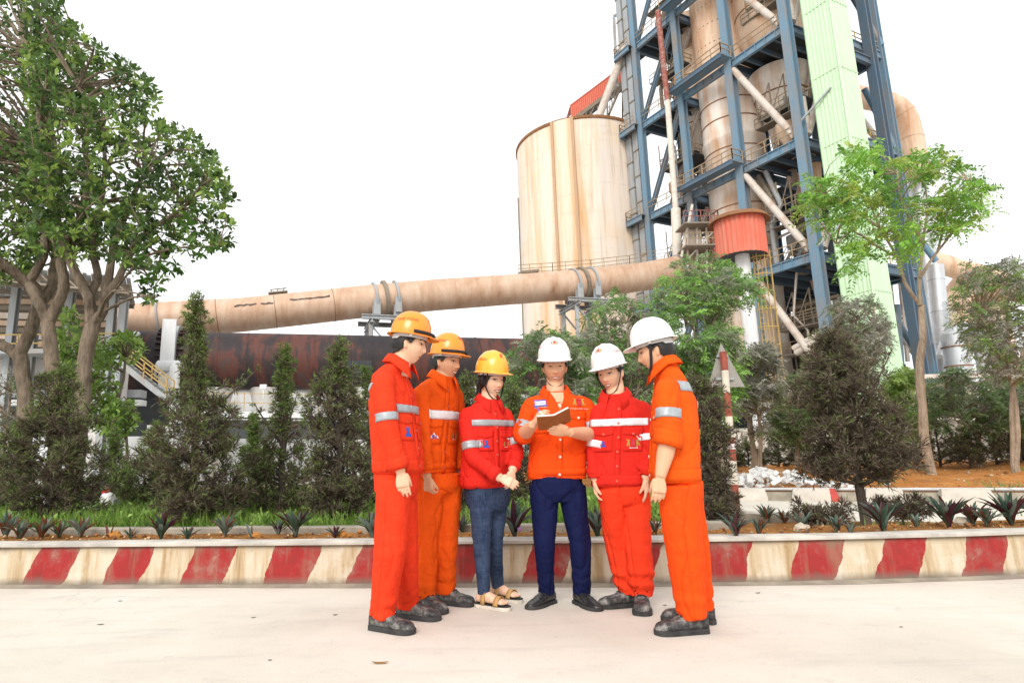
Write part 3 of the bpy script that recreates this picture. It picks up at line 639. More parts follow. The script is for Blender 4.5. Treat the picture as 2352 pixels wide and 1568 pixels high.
col(0, 6.5, .8, 'dark blue steel'); col(19.5, 6.5, .8, 'dark blue steel'); col(9.7, DEP, .7, 'dark blue steel'); col(3.2, DEP, .7, 'dark blue steel')
for i, z in enumerate(ZL):
    for a, b in zip(UC[:-1], UC[1:]):
        m = MB(); m.ibeam(T(a+.4, 0, z), T(b-.36, 0, z), .36, .80, .09)
        for t in np.linspace(a+1.1, b-.9, 5): m.box(T(t, -.0, z), (.06, .34, .60), (t1, t2, up(1)))
        m.build('floor_beam', 'blue steel', tw)
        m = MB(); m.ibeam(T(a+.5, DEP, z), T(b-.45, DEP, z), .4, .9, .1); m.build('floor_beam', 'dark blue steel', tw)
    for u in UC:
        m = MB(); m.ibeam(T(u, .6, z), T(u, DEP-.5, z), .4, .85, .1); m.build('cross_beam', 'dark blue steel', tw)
    for u in np.arange(1.6, 19.5, 1.65):
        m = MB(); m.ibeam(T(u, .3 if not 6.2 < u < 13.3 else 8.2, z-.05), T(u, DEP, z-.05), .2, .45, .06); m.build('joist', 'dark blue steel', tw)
    for (ua, ub, wa) in ((0, 6.3, .2), (6.3, 13.2, 8.0), (13.2, 19.5, .2)):
        m = MB(); m.box(T((ua+ub)/2, (wa+DEP)/2, z+.52), (ub-ua-.02, DEP-wa, .08), (t1, t2, up(1))); m.build('deck', 'dark deck', tw)
    railing(tw, [T(u, -.28, z+.5) for u in (0.6, 6.4)], 1.15, .035, 'rail tan', 1.4); railing(tw, [T(u, -.28, z+.5) for u in (13.2, 19.2)], 1.15, .035, 'rail tan', 1.4)
# balcony bay between the second and third columns stands out of the facade
for z in ZL[:4]:
    m = MB(); m.box(T(9.75, -1.0, z+.62), (7.6, 1.6, .16), (t1, t2, up(1))); m.build('balcony', 'blue steel', tw)
    m = MB(); m.ibeam(T(6.0, -1.75, z+.45), T(13.6, -1.75, z+.45), .25, .5, .07); m.build('balcony_beam', 'dark blue steel', tw)
    railing(tw, [T(6.0, -1.7, z+.7), T(13.5, -1.7, z+.7)], 1.15, .04, 'rail tan', 1.1)
    railing(tw, [T(6.0, -1.7, z+.7), T(6.0, -.3, z+.7)], 1.15, .04, 'rail tan', 1.1)
# pipe braces in the near bay and flat braces in the far bay
for z0, z1 in ((29.0, 18.2), (40.6, 29.0), (51.2, 40.6), (62, 51.2), (18.2, 7.2)):
    m = MB(); a, b = T(6.2, .1, z0-.6), T(.6, .1, z1+.7); m.cyl(a, b, .33, n=14); m.build('pipe_brace', 'brace pipe', tw)
    m = MB(); m.cyl(T(0, .9, z1+4.5), T(.1, 5.8, z1+.4) if False else T(0, 1.0, z1+1.0), .3, n=12); m.build('pipe_brace', 'brace pipe', tw)
    m = MB(); m.cyl(T(0, 1.0, z1+.8), T(0, 6.2, z0-.8), .33, n=12); m.build('pipe_brace', 'brace pipe', tw)
    m = MB(); m.ibeam(T(13.3, .1, z0-.6), T(19.2, .1, z1+.6), .45, .45, .08); m.build('flat_brace', 'blue steel', tw)
    m = MB(); m.ibeam(T(13.3, 2.8, z0-.6), T(19.2, 2.8, z1+.6), .4, .4, .08); m.build('flat_brace', 'brace pipe', tw)
m = MB(); m.cyl(T(.4, .2, 11.2), T(3.2, .2, 10.2), .28, n=12); m.build('pipe_brace', 'brace pipe', tw)
m = MB(); m.cyl(T(.3, .2, 11.6), T(-2.2, 6.5, 11.6) if False else T(3.3, .1, 10.6), .28, n=12); m.build('pipe_brace', 'brace pipe', tw)
# inner galleries and stairs
def stair_flight(parent, p, q, wdt=1.0, n=10, mat='dull rail'):
    p = np.asarray(p, float); q = np.asarray(q, float); s_ = nrm(np.cross(q-p, up(1))); m = MB()
    for e in (-.5, .5): m.bar(p+s_*wdt*e, q+s_*wdt*e, .08, .3)
    for i in range(n): m.box(p+(q-p)*(i+.5)/n, (wdt, .28, .05), (s_, nrm((q-p)*V(1, 1, 0)), up(1)))
    for e in (-.5, .5):
        for f in (.55, 1.05): m.bar(p+s_*wdt*e+up(f), q+s_*wdt*e+up(f), .05)
        for i in range(0, n+1, 3): x = p+(q-p)*i/n+s_*wdt*e; m.bar(x, x+up(1.05), .05)
    return m.build('stair_flight', mat, parent)
for k, (z0, z1) in enumerate(((1, 4.2), (4.2, 7.4), (7.4, 10.6), (10.6, 13.8))):
    u0, u1 = (4.6, 1.6) if k % 2 else (1.6, 4.6)
    stair_flight(tw, T(u0, 3.2, z0), T(u1, 3.2, z1), 1.0, 11)
    m = MB(); m.box(T(u1+(.9 if u1 > 3 else -.9), 3.2, z1-.05), (1.7, 1.6, .1), (t1, t2, up(1))); m.build('landing', 'dull rail', tw)
    railing(tw, [T(u1-1.5, 2.4, z1), T(u1+1.7, 2.4, z1)], 1.1, .03, 'rail tan', .8)
for z0 in (18.7, 29.5, 41.1):
    stair_flight(tw, T(14.0, 4.0, z0+.2), T(17.6, 4.0, z0+5.2), 1.0, 14); stair_flight(tw, T(17.6, 6.0, z0+5.2), T(14.0, 6.0, z0+10.2), 1.0, 14)
    m = MB(); m.box(T(18.3, 5, z0+5.2), (1.3, 3.4, .1), (t1, t2, up(1))); m.build('landing', 'dull rail', tw)
    stair_flight(tw, T(5.2, 3.0, z0+.2), T(2.6, 3.0, z0+3.3), .9, 10)
for (u0, u1, w0, w1, z) in ((.8, 5.6, 2.2, 7, 34.6), (1.2, 5.4, 1.4, 5.5, 23.8), (13.6, 18.6, 1.6, 6, 34.8), (13.6, 18.6, 1.6, 6, 24), (13.5, 17, 1.4, 5, 46), (1, 5, 1.5, 6, 46.5), (.8, 5.8, 2, 6, 13), (.8, 6, 4, 8, 7.6)):
    m = MB(); m.box(T((u0+u1)/2, (w0+w1)/2, z), (u1-u0, w1-w0, .14), (t1, t2, up(1))); m.build('gallery', 'dark deck', tw)
    m = MB(); m.ibeam(T(u0, w0, z-.15), T(u1, w0, z-.15), .18, .3, .05)
    for t in np.linspace(u0, u1, 4): m.bar(T(t, w0, z), T(t, w0, z+3.2), .10); m.bar(T(t, w0, z+3.2), T(t+(u1-u0)/3 if t < u1-.1 else t, w0, z), .07)
    m.build('gallery_frame', 'dull rail', tw)
    railing(tw, [T(u0, w1, z+.1), T(u0, w0, z+.1), T(u1, w0, z+.1), T(u1, w1, z+.1)], 1.1, .032, 'rail tan', 1.0)
# rear screen of ducts and dark plant that closes the lower storey
for (u, w, z0, z1, r_, mt) in ((2.2, 9, 0, 17, 1.3, 'dull rail'), (5, 11, 0, 17, 1.0, 'grey steel'), (8, 10, 0, 17, 1.6, 'dull rail'), (11.5, 10, 0, 16, 1.4, 'grey steel')):
    m = MB(); m.cyl(T(u, w, z0), T(u, w, z1), r_, n=20); m.build('inner_duct', mt, tw)
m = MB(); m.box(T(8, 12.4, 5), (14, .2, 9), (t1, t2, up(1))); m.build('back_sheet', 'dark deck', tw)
# ---------------- vessels
def vessel(name, u, w, prof, mat, label, cat, seams=(), seam_mat='rust seam', n=36):
    p = T(u, w, 0); o = empty(name, p, label, cat); m = MB(); m.lathe(p, prof, n); m.build('shell', mat, o)
    for r_, z in seams: m = MB(); m.ring(p+up(z), up(1), r_+.01, .07, n, 4); m.build('seam_band', seam_mat, o)
    return o
def fplan(px, py, w):     # plan of a point seen at px on a vertical sheet w metres behind the facade
    q = fac(px, py, w); return (q-TC)@t1, q[2]
uV, _ = fplan(1682, 300, 3.9); RV = 3.05
vessel('calciner_vessel', uV, 3.9, [(RV, 6), (RV, 34.0), (RV+.12, 34.2), (RV+.12, 34.6), (RV, 34.8), (RV, 57), (RV*.72, 60.5), (RV*.72, 66)], 'white vessel', 'tall rust-streaked white cylindrical vessel rising between the blue columns', 'vessel', [(RV, z) for z in (22, 24.2, 26.6, 31, 33, 36.4, 38.5, 43, 45.4, 47.8, 50.2, 52.6, 55)])
o = empty('calciner_cladding', T(uV, 3.9, 41), 'upper tan rusty shell of the tall vessel above the balcony', 'vessel'); m = MB(); m.lathe(T(uV, 3.9, 0), [(RV+.06, 41.3), (RV+.06, 56.8)], 40); m.build('shell', 'tan vessel', o)
uR, _ = fplan(1766, 60, 4.6)
vessel('cyclone', uR, 4.8, [(3.3, 64), (3.3, 44.6), (2.2, 41.9), (2.2, 41.3)], 'tan vessel', 'large tan cyclone with tapering base at the top right of the tower', 'cyclone', [(3.3, z) for z in (46.8, 49.5, 52, 54.5)])
uR2, _ = fplan(1785, 165, 6.0)
vessel('cyclone_cone', uR2-.4, 5.6, [(3.0, 40.2), (3.0, 39.0), (1.6, 34.4), (1.3, 31.6), (.55, 31.0), (.5, 28)], 'white vessel', 'grey-white conical hopper hanging under the top deck', 'hopper', [(2.55, 37.5), (1.95, 35.6)])
uL, zLt = fplan(1556, 132, 2.2); _, zLb = fplan(1556, 222, 2.2); _, zLc = fplan(1556, 240, 2.6)
vessel('cyclone', uL, 4.6, [(1.5, zLt+6), (1.5, zLt+1.2), (2.4, zLt+.2), (2.4, zLb), (1.5, zLb-1.6), (1.5, zLb-1.7)], 'tan vessel', 'tan cyclone with sloped base beside the red and white pole', 'cyclone', [(2.4, zLb+2), (2.4, zLb+.1)])
uK, zKt = fplan(1584, 246, 4.0); vessel('cyclone_cone', uK, 5.2, [(2.2, zKt+.5), (2.2, zKt-1.2), (1.1, zKt-5.4), (.5, zKt-6), (.5, zKt-9.6)], 'white vessel', 'pale cone under the deck left of the tall vessel', 'hopper', [(1.9, zKt-2.4)])
for (a, lb) in (((4.2, 4.2, 29.3, 1.7, 27.6), 'small stacked feed hopper standing on the third deck'), ((11.9, 3.2, 29.5, 1.2, 28), 'small feed hopper behind the second column')):
    u, w, z, r_, _z = a; vessel('feed_hopper', u-1.4, w, [(.3, z+4.6), (.95, z+4.2), (.55, z+3.0), (.55, z+1.8), (1.1, z+.4), (1.1, z)], 'white vessel', lb, 'hopper', n=16)
for (pts, r_, lb) in (([(2.0, 4.6, 28.6), (2.2, 4.4, 25.5), (3.6, 4.2, 20), (3.9, 4.2, 18.6)], .55, 'rusty slanting chute pipe inside the tower lower right of the tall vessel'), ([(3.7, 5.4, 28.6), (3.9, 5.4, 25.5), (4.6, 5.2, 22), (4.7, 5.2, 18.6)], .7, 'wide rusty chute pipe beside the tall vessel'), ([(.2, 7.5, 39), (.4, 7.3, 35), (1.2, 7, 29)], .8, 'pale chute pipe behind the corner column')):
    o = empty('chute_pipe', T(*pts[0]), lb, 'pipe'); m = MB(); m.tube([T(*p) for p in pts], r_, 16); m.build('pipe', 'tan vessel', o)
    m = MB(); [m.ring(T(*p), up(1), r_+.03, .12, 16, 4) for p in pts[1:-1]]; m.build('flange', 'rust seam', o)
# ---------------- red corrugated drum on a white column with caged ladder (in front of the facade)
YD = 46.; cx0 = at(1700, 545, YD); zt, zb = at(1700, 506, YD)[2], at(1700, 592, YD)[2]; RD = (at(1752, 545, YD)[0]-at(1648, 545, YD)[0])/2
dr_ = empty('red_drum', cx0*V(1, 1, 0), 'red corrugated drum with a rusty hood rim on a white steel column', 'drum')
m = MB(); n = 120; vs = [(cx0[0]+(RD+(.07 if k % 4 < 2 else 0))*math.cos(2*math.pi*k/n), cx0[1]+(RD+(.07 if k % 4 < 2 else 0))*math.sin(2*math.pi*k/n), z) for z in (zb, zt) for k in range(n)]
m.add(vs, [(k, (k+1) % n, n+(k+1) % n, n+k) for k in range(n)]); m.build('corrugated_wall', 'red cladding', dr_)
m = MB(); m.lathe(cx0*V(1, 1, 0), [(0, zt+.2), (RD+.2, zt+.15), (RD+.42, zt-.1), (RD+.45, zt-.22), (RD+.1, zt-.1)], 40); m.build('hood', 'rust seam', dr_)
m = MB(); m.lathe(cx0*V(1, 1, 0), [(0, zb+.3), (RD, zb+.05)], 40); m.build('floor', 'dark deck', dr_)
m = MB(); m.cyl(cx0*V(1, 1, 0), cx0*V(1, 1, 0)+up(zb+.2), .52, n=20); m.build('column', 'white paint', dr_)
ld = empty('caged_ladder', cx0*V(1, 1, 0)+V(1.1, -.3, 0), 'yellow caged ladder climbing beside the white column', 'ladder'); L0 = cx0*V(1, 1, 0)+V(1.0, -.2, 0)
m = MB(); [m.bar(L0+V(e, 0, 1), L0+V(e, 0, zb+1), .07) for e in (-.28, .28)]; m.build('side_rail', 'yellow', ld)
for z in np.arange(1.2, zb+.6, .42): m = MB(); m.bar(L0+V(-.28, 0, z), L0+V(.28, 0, z), .05); m.build('rung', 'yellow', ld)
for z in np.arange(2.4, zb+.4, 1.35):
    m = MB(); m.tube([L0+V(.1, 0, 0)+V(.75*math.cos(a)+.1, -.75*math.sin(a)+.0, z) for a in np.linspace(-.2, math.pi+.2, 12)], .045, 5); m.build('cage_hoop', 'yellow', ld)
m = MB(); [m.bar(L0+V(.2+.75*math.cos(a), -.75*math.sin(a), 2.2), L0+V(.2+.75*math.cos(a), -.75*math.sin(a), zb+.4), .05) for a in (0, .8, 1.57, 2.3)]; m.build('cage_strip', 'yellow', ld)
# ---------------- mint corrugated shaft
YG = 49.; g0 = at(1904, 0, YG); gl_ = g0*V(1, 1, 0)
def plan_on(px, py, org, d):      # plan distance along d where the vertical plane is seen at px
    rr = ray(px, py); n = V(-d[1], d[0], 0); q = CO+rr*(((org-CO)@n)/(rr@n)); return (q-org)@d
ul = plan_on(1840, 0, gl_, t1); wr = plan_on(1949, 35, gl_, t2); ZG = 66
gr = empty('mint_shaft', gl_, 'tall pale mint green corrugated shaft beside the blue tower', 'shaft')
def corr(a, d, L, z0, z1, out, pitch=.33, nm='cladding_sheet'):
    n = max(4, int(L/pitch)*4); vs = []; prof = [0, .0, .06, .06]
    for k in range(n+1):
        p = a+d*L*k/n+out*prof[k % 4]; vs += [p+up(z0), p+up(z1)]
    m = MB().add(vs, [(2*k, 2*k+2, 2*k+3, 2*k+1) for k in range(n)]); return m.build(nm, 'mint cladding', gr)
seams = [0, 7.4, 14.2, 21.0, 27.6, 34.2, 40.8, 47.4, 54, 66]
for z0, z1 in zip(seams[:-1], seams[1:]):
    corr(gl_, t1, ul, z0, z1+.0, -t2+V(0, 0, 0)); corr(gl_, t2, wr, z0, z1, -t1)
    m = MB(); m.bar(gl_-t2*.03+up(z1), gl_+t1*ul-t2*.03+up(z1), .1, .07); m.bar(gl_-t1*.03+up(z1), gl_+t2*wr-t1*.03+up(z1), .1, .07); m.build('lap_seam', 'mint cladding', gr)
m = MB(); m.bar(gl_-(t1+t2)*.03, gl_-(t1+t2)*.03+up(ZG), .16); m.bar(gl_+t1*ul-t2*.03, gl_+t1*ul-t2*.03+up(ZG), .16); m.build('corner_trim', 'mint cladding', gr)
m = MB(); m.box(gl_+t1*ul/2+t2*wr/2+up(ZG/2), (ul-.2, wr-.2, ZG), (t1, t2, up(1))); m.build('core_wall', 'mint cladding', gr)
for z in (43.6, 30.4, 18.6):
    m = MB(); m.bar(T(.2, -.3, z), gl_+t1*ul*.35-t2*.1+up(z+2.2), .14); m.build('stay_rod', 'grey steel', gr)
# ---------------- annex frame right of the shaft
ax = empty('annex_frame', at(2145, 845, 60)*V(1, 1, 0), 'slim blue annex frame standing right of the mint shaft', 'frame')
YA = 60.; c0 = at(2118, 700, YA)*V(1, 1, 0)
m = MB(); m.ibeam(c0, c0+up(70), .62, .62, .11, up=t2); m.build('column', 'blue steel', ax)
for z in (at(2140, 640, YA)[2]+.5, at(2060, 350, YA)[2], at(2030, 130, YA)[2], at(2030, 130, YA)[2]+11):
    a = c0+up(z); m = MB(); m.ibeam(a, a+t1*7, .4, .9, .1); m.ibeam(a-t2*7, a, .4, .9, .1); m.ibeam(a-t2*7, a-t2*7+t1*7, .4, .9, .1); m.build('floor_beam', 'blue steel', ax)
    m = MB(); m.box(a+t1*3.5-t2*3.5+up(.5), (7, 7, .1), (t1, t2, up(1))); m.build('deck', 'dark deck', ax)
    railing(ax, [a-t2*7+up(.5), a+up(.5)], 1.1, .035, 'yellow', 1.3)
for (xa, ya), (xb, yb) in (((2070, 845), (2060, 700)), ((2115, 822), (2010, 660)), ((2060, 350), (1985, 205)), ((2025, 105), (1950, -20)), ((2150, 600), (2060, 480))):
    m = MB(); m.cyl(at(xa, ya, YA), at(xb, yb, YA), .30, n=14); m.build('pipe_brace', 'blue steel', ax)
for (xa, ya), (xb, yb) in (((2105, 815), (2050, 745)), ((2070, 390), (1975, 270))):
    m = MB(); m.cyl(at(xa, ya, YA+3), at(xb, yb, YA+3), .36, n=14); m.build('pipe_brace', 'brace pipe', ax)
# dark interior plant behind the annex
for k, (x0, x1, y0, y1, mt) in enumerate(((1950, 2100, 660, 840, 'grey steel'),)):
    a, b = at(x0, y1, 66), at(x1, y1, 66); m = MB(); m.bar(V(a[0], a[1], 5), V(b[0], b[1], 5), .3, 10); m.build('wall_sheet', 'dull rail', ax)
for x in (2040, 2062, 2085):
    m = MB(); m.bar(at(x, 830, 63), at(x-18, 640, 63), .3); m.bar(at(x-20, 740, 63), at(x+20, 720, 63), .22); m.build('inner_post', 'brace pipe', ax)
# ---------------- ducts on the right
def survey_pipe(name, pts, Y, rpx, mat, label, cat='duct', rings=()):
    P = [at(x, y, Y+(q if False else 0)) for x, y in pts]; P = resample(P, 1.0) if len(P) > 2 else P
    o = empty(name, V(P[0][0], P[0][1], 0), label, cat); m = MB(); m.tube(P, rpx*Y/FPX, 24); m.build('pipe', mat, o)
    for i in range(2, len(P)-1, 3):
        m = MB(); m.ring(P[i], P[i+1]-P[i-1], rpx*Y/FPX+.01, .05, 24, 4); m.build('seam_band', mat, o)
    return o
survey_pipe('bent_duct', [(1900, 210), (1985, 225), (2040, 238), (2075, 262), (2093, 320), (2105, 400)], 72, 27, 'tan vessel', 'tan and silver bent duct turning down right of the mint shaft')
survey_pipe('silver_stack', [(2098, 330), (2112, 470), (2128, 600), (2150, 880)], 74, 21, 'silver duct', 'tall silver stack pipe behind the light green tree')
survey_pipe('silver_stack', [(2148, 610), (2160, 740), (2172, 880)], 66, 17, 'silver duct', 'short silver stack with platforms behind the tree trunk')
survey_pipe('curved_duct', [(2130, 595), (2200, 618), (2280, 640), (2400, 680)], 76, 24, 'tan vessel', 'tan curved duct sloping to the right edge')
survey_pipe('curved_duct', [(2165, 820), (2180, 775), (2212, 752), (2246, 775), (2262, 860)], 64, 14, 'silver duct', 'small arched silver duct beside the grey tanks')
survey_pipe('curved_duct', [(2195, 800), (2198, 700), (2215, 660), (2260, 655), (2400, 670)], 78, 32, 'tan vessel', 'wide tan duct with elbow at the right edge')
for k, (x, y0, y1, rp, Y, mt, lb) in enumerate(((2205, 768, 860, 26, 60, 'silver duct', 'grey cylindrical tank beside the arched duct'), (2310, 640, 900, 34, 80, 'white vessel', 'pale tall tank at the right edge behind the dusty tree'), (2185, 690, 800, 30, 82, 'tan vessel', 'rusty tan cyclone tank behind the steam'))):
    c = at(x, y1, Y); z1 = at(x, y0, Y)[2]; rr = rp*Y/FPX; o = empty('process_tank', c*V(1, 1, 0), lb, 'tank'); m = MB(); m.lathe(c*V(1, 1, 0), [(rr*.5, 0), (rr*.5, z1*.35), (rr, z1*.55), (rr, z1), (rr*.6, z1+rr*.35), (0, z1+rr*.4)], 24); m.build('shell', mt, o)
    for f in (.6, .75, .9): m = MB(); m.ring(c*V(1, 1, 0)+up(z1*f), up(1), rr+.02, .08, 24, 4); m.build('seam_band', 'rust seam', o)
rk = empty('pipe_rack', at(2250, 930, 44)*V(1, 1, 0), 'tan steel pipe rack and conveyor frame behind the right-hand bushes', 'rack')
for y, h_, mt in ((866, .3, 'brace pipe'), (884, .25, 'dull rail'), (905, .5, 'brace pipe'), (940, .35, 'grey steel'), (962, .3, 'brace pipe')):
    m = MB(); m.bar(at(2080, y, 44), at(2480, y-8, 44), .5, h_); m.build('rail_beam', mt, rk)
for x in (2110, 2190, 2270, 2345): m = MB(); p = at(x, 860, 44); m.bar(p*V(1, 1, 0), p, .35); m.build('post', 'dull rail', rk)
for x in (2120, 2200, 2280): m = MB(); m.bar(at(x, 945, 44), at(x+60, 880, 44), .18); m.build('lattice_brace', 'dull rail', rk)
m = MB(); a, b = at(2000, 1000, 47), at(2480, 1000, 47); m.bar(a*V(1, 1, 0)+up(2.6), b*V(1, 1, 0)+up(2.6), .3, 5.0); m.build('low_wall', 'brace pipe', rk)
lw = empty('yard_wall', at(1640, 1000, 40)*V(1, 1, 0), 'low cream rendered wall behind the sign pole', 'wall'); a, b = at(1560, 1030, 40), at(2060, 1030, 42); m = MB(); m.bar(a*V(1, 1, 0)+up(1.0), b*V(1, 1, 0)+up(1.0), .3, 3.4); m.build('render', 'barrier concrete', lw); m = MB(); m.bar(a*V(1, 1, 0)+up(2.8), b*V(1, 1, 0)+up(2.8), .45, .22); m.build('coping', 'cap concrete', lw)
# ---------------- left flank of the tower: elevator casings, frame, bent chute, gallery, mast
for k, (px_, lb) in enumerate(((1440, 'left slim grey elevator casing on the flank of the tower'), (1455, 'right slim grey elevator casing on the flank of the tower'))):
    p = T(fplan(px_, 220, .4)[0], .4, 0); o = empty('elevator_casing', p, lb, 'casing'); m = MB(); m.box(p+up(32), (.85, .7, 64), (t1, t2, up(1))); m.build('duct_leg', 'grey steel', o)
    for z in np.arange(4, 64, 3.3): m = MB(); m.box(p+up(z+(1.1 if k else 0)), (1.0, .86, .14), (t1, t2, up(1))); m.build('flange', 'dull rail', o)
for z in ZL:
    m = MB(); m.box(T(21.0, .8, z+.3), (2.7, 3.4, .14), (t1, t2, up(1))); m.build('side_platform', 'dark deck', tw)
    m = MB(); m.ibeam(T(22.3, -.9, z), T(19.7, -.9, z), .3, .7, .08); m.ibeam(T(22.3, -.9, z), T(22.3, 2.5, z), .3, .7, .08); m.build('platform_beam', 'blue steel', tw); railing(tw, [T(22.3, 2.5, z+.4), T(22.3, -.9, z+.4), T(19.8, -.9, z+.4)], 1.1, .035, 'rail tan', 1.2)
p = at(1412, 60, 73); o = empty('lift_cage', p, 'open grey steel cage on the upper left flank of the tower', 'frame'); m = MB()
q = [at(1410, 38, 73), at(1440, 22, 73), at(1440, 105, 73), at(1414, 122, 73)]; 
for a, b in ((0, 1), (1, 2), (2, 3), (3, 0)): m.bar(q[a], q[b], .3)
for a in q: m.bar(a, a+V(.6, 2.5, 0), .25)
m.bar(q[3], at(1418, 200, 73), .25); m.build('cage_frame', 'grey steel', o)
o = empty('bent_chute', at(1378, 270, 72), 'tan bent chute pipe running down to the silo roof', 'pipe'); m = MB(); P = [at(1437, -30, 72), at(1441, 88, 72), at(1441, 96, 72), at(1438, 104, 72), at(1378, 262, 73), at(1377, 272, 73)]; m.tube(P, .48, 14); m.build('pipe', 'brace pipe', o); m = MB(); m.ring(P[2], up(1), .5, .1, 14, 4); m.build('flange', 'rust seam', o)
cg = empty('conveyor_gallery', at(1380, 250, 78), 'red clad conveyor gallery sloping from the silo roof up to the tower', 'conveyor')
a0, a1 = at(1312, 274, 80), at(1442, 176, 80); m = MB(); vs = []
n = 60
for k in range(n+1): p = a0+(a1-a0)*k/n+V(0, -.06 if k % 2 else 0, 0); vs += [p, p+up(2.0)]
m.add(vs, [(2*k, 2*k+2, 2*k+3, 2*k+1) for k in range(n)]); m.build('side_cladding', 'red cladding', cg)
m = MB(); m.bar(a0+V(0, 1.6, 2.1), a1+V(0, 1.6, 2.1), 3.4, .12); m.build('roof', 'red cladding', cg); m = MB(); m.bar(a0+V(0, 1.7, -.1), a1+V(0, 1.7, -.1), 3.0, .3); m.build('floor', 'dark deck', cg)
m = MB(); m.bar(a0+V(0, -.4, -.5), a1+V(0, -.4, -.5), .3, .5); 
for k in range(8): p = a0+(a1-a0)*(k+.5)/8; m.bar(p, p+V(0, -.4, -1.6), .12); m.bar(p+V(0, -.4, -1.6), p+(a1-a0)/8+V(0, -.4, -.3), .12)
m.build('truss', 'dull rail', cg)
stair_flight(cg, at(1398, 265, 77), at(1428, 196, 77), 1.2, 16); m = MB(); [m.bar(at(x, 290, 79), at(x, y, 79), .2) for x, y in ((1360, 262), (1395, 235), (1430, 215))]; m.build('post', 'dull rail', cg)
o = empty('mast_pole', at(1552, 600, 62)*V(1, 1, 0), 'leaning slim mast pole painted red on top and white below', 'pole')
P = [at(1511, 26, 63), at(1533, 232, 63), at(1552, 480, 63), at(1556, 600, 63)]; m = MB(); m.tube([P[0], P[1], P[1]*.55+P[2]*.45 if False else P[1]], .26, 12) if False else m.cyl(P[0], P[1], .30, n=12); m.build('upper_mast', 'pole red', o); m = MB(); m.cyl(P[1], P[2], .31, n=12); m.cyl(P[2], P[3], .5, n=12); m.build('lower_mast', 'pole white', o)
# top terminal platform where the duct meets the tower
pt = empty('access_platform', at(1595, 540, 60), 'small access platform with railings above the duct end', 'platform')
for y, s_ in ((512, 3.4), (562, 3.0)):
    c = at(1600, y+10, 60); m = MB(); m.box(c, (s_, 2.6, .14)); m.build('deck', 'dull rail', pt); railing(pt, [c+V(-s_/2, -1.3, .1), c+V(s_/2, -1.3, .1), c+V(s_/2, 1.3, .1)], 1.15, .035, 'pole red' if y < 540 else 'rail tan', .7)
for x in (1578, 1600, 1622): m = MB(); m.bar(at(x, 510, 60), at(x+2, 640, 60), .16); m.build('post', 'brace pipe', pt)
m = MB(); m.bar(at(1565, 590, 60), at(1590, 470, 60), .2); m.bar(at(1575, 600, 60), at(1640, 530, 60), .14); m.build('stay', 'pole white', pt)
m = MB(); m.box(at(1590, 545, 61), (1.4, 1.2, 2.4)); m.build('drive_housing', 'brace pipe', pt)
m = MB(); m.cyl(at(1638, 510, 60.5), at(1642, 640, 60.5), .55, n=14); m.build('riser', 'pole red', pt)
# lower blue portal left of the drum
m = MB(); m.ibeam(fac(1500, 672, -1.5), fac(1730, 605, -1.5), .5, 1.0, .1); m.build('portal_beam', 'blue steel', tw)
# dark bays behind the lowest storey left of the drum
for u in (8.3, 15, 17.5): col(u, 4.5, .6, 'grey steel', 17.5)
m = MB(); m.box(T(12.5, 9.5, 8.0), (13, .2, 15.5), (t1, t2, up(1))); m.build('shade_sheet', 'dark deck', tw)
# process pipework threaded through the outer bays
rp = np.random.default_rng(5)
for (ua, ub) in ((.9, 5.6), (13.6, 18.8)):
    for z0, z1 in zip([7.5]+ZL[:-1], ZL):
        for k in range(4):
            u, w_, rr = rp.uniform(ua, ub), rp.uniform(1.4, 6.5), rp.uniform(.10, .30); m = MB(); mt = ('dull rail', 'brace pipe', 'tan vessel', 'grey steel')[rp.integers(4)]
            if k < 2: m.tube([T(u, w_, z0+.6), T(u, w_, z0+(z1-z0)*.45), T(u+rp.uniform(-1.2, 1.2), w_, z0+(z1-z0)*.6), T(u+rp.uniform(-1.2, 1.2), w_, z1-.4)], rr, 10)
            elif k == 2: zz = rp.uniform(z0+2, z1-2); m.cyl(T(ua, w_, zz), T(ub, w_, zz+rp.uniform(-.6, .6)), rr*.8, n=10)
            else: zz = z0+.6; m.lathe(T(u, w_, 0), [(.35, zz), (.35, zz+1.2), (.9, zz+2.2), (.9, zz+3.2), (.2, zz+3.5)], 14)
            m.build('process_pipe' if k < 3 else 'dust_hopper', mt, tw)
        zz = z0+(z1-z0)*rp.uniform(.35, .6); wq = rp.uniform(1.0, 1.8); railing(tw, [T(ua, wq, zz), T(ub, wq, zz)], 1.0, .03, 'dull rail', .8); m = MB(); m.box(T((ua+ub)/2, wq+.6, zz-.05), (ub-ua, 1.2, .10), (t1, t2, up(1))); m.build('catwalk', 'dull rail', tw)
# steam by the tanks
def m_steam():
    s = NT('steam'); s.t.nodes.remove(s.b); pv = s.n('ShaderNodeVolumePrincipled'); v = s.coord(); f = s.noise(v, .9, 5, .65); s.l(s.ramp(f, [(.45, (0, 0, 0)), (.62, (1, 1, 1))]), pv.inputs['Density'])
    pv.inputs['Color'].default_value = (.97, .97, .97, 1); s.l(pv.outputs[0], s.out.inputs['Volume']); return reg('steam', s.m)
m_steam()
P = [at(2162, 790, 58), at(2166, 765, 58), at(2172, 740, 58), at(2178, 715, 58), at(2184, 700, 58)]; m = MB(); m.tube(resample(P, .3), .85, 12); m2 = m.build('steam_plume', 'steam'); tag(m2, 'small white steam plume rising beside the grey tank', 'steam', kind='stuff')
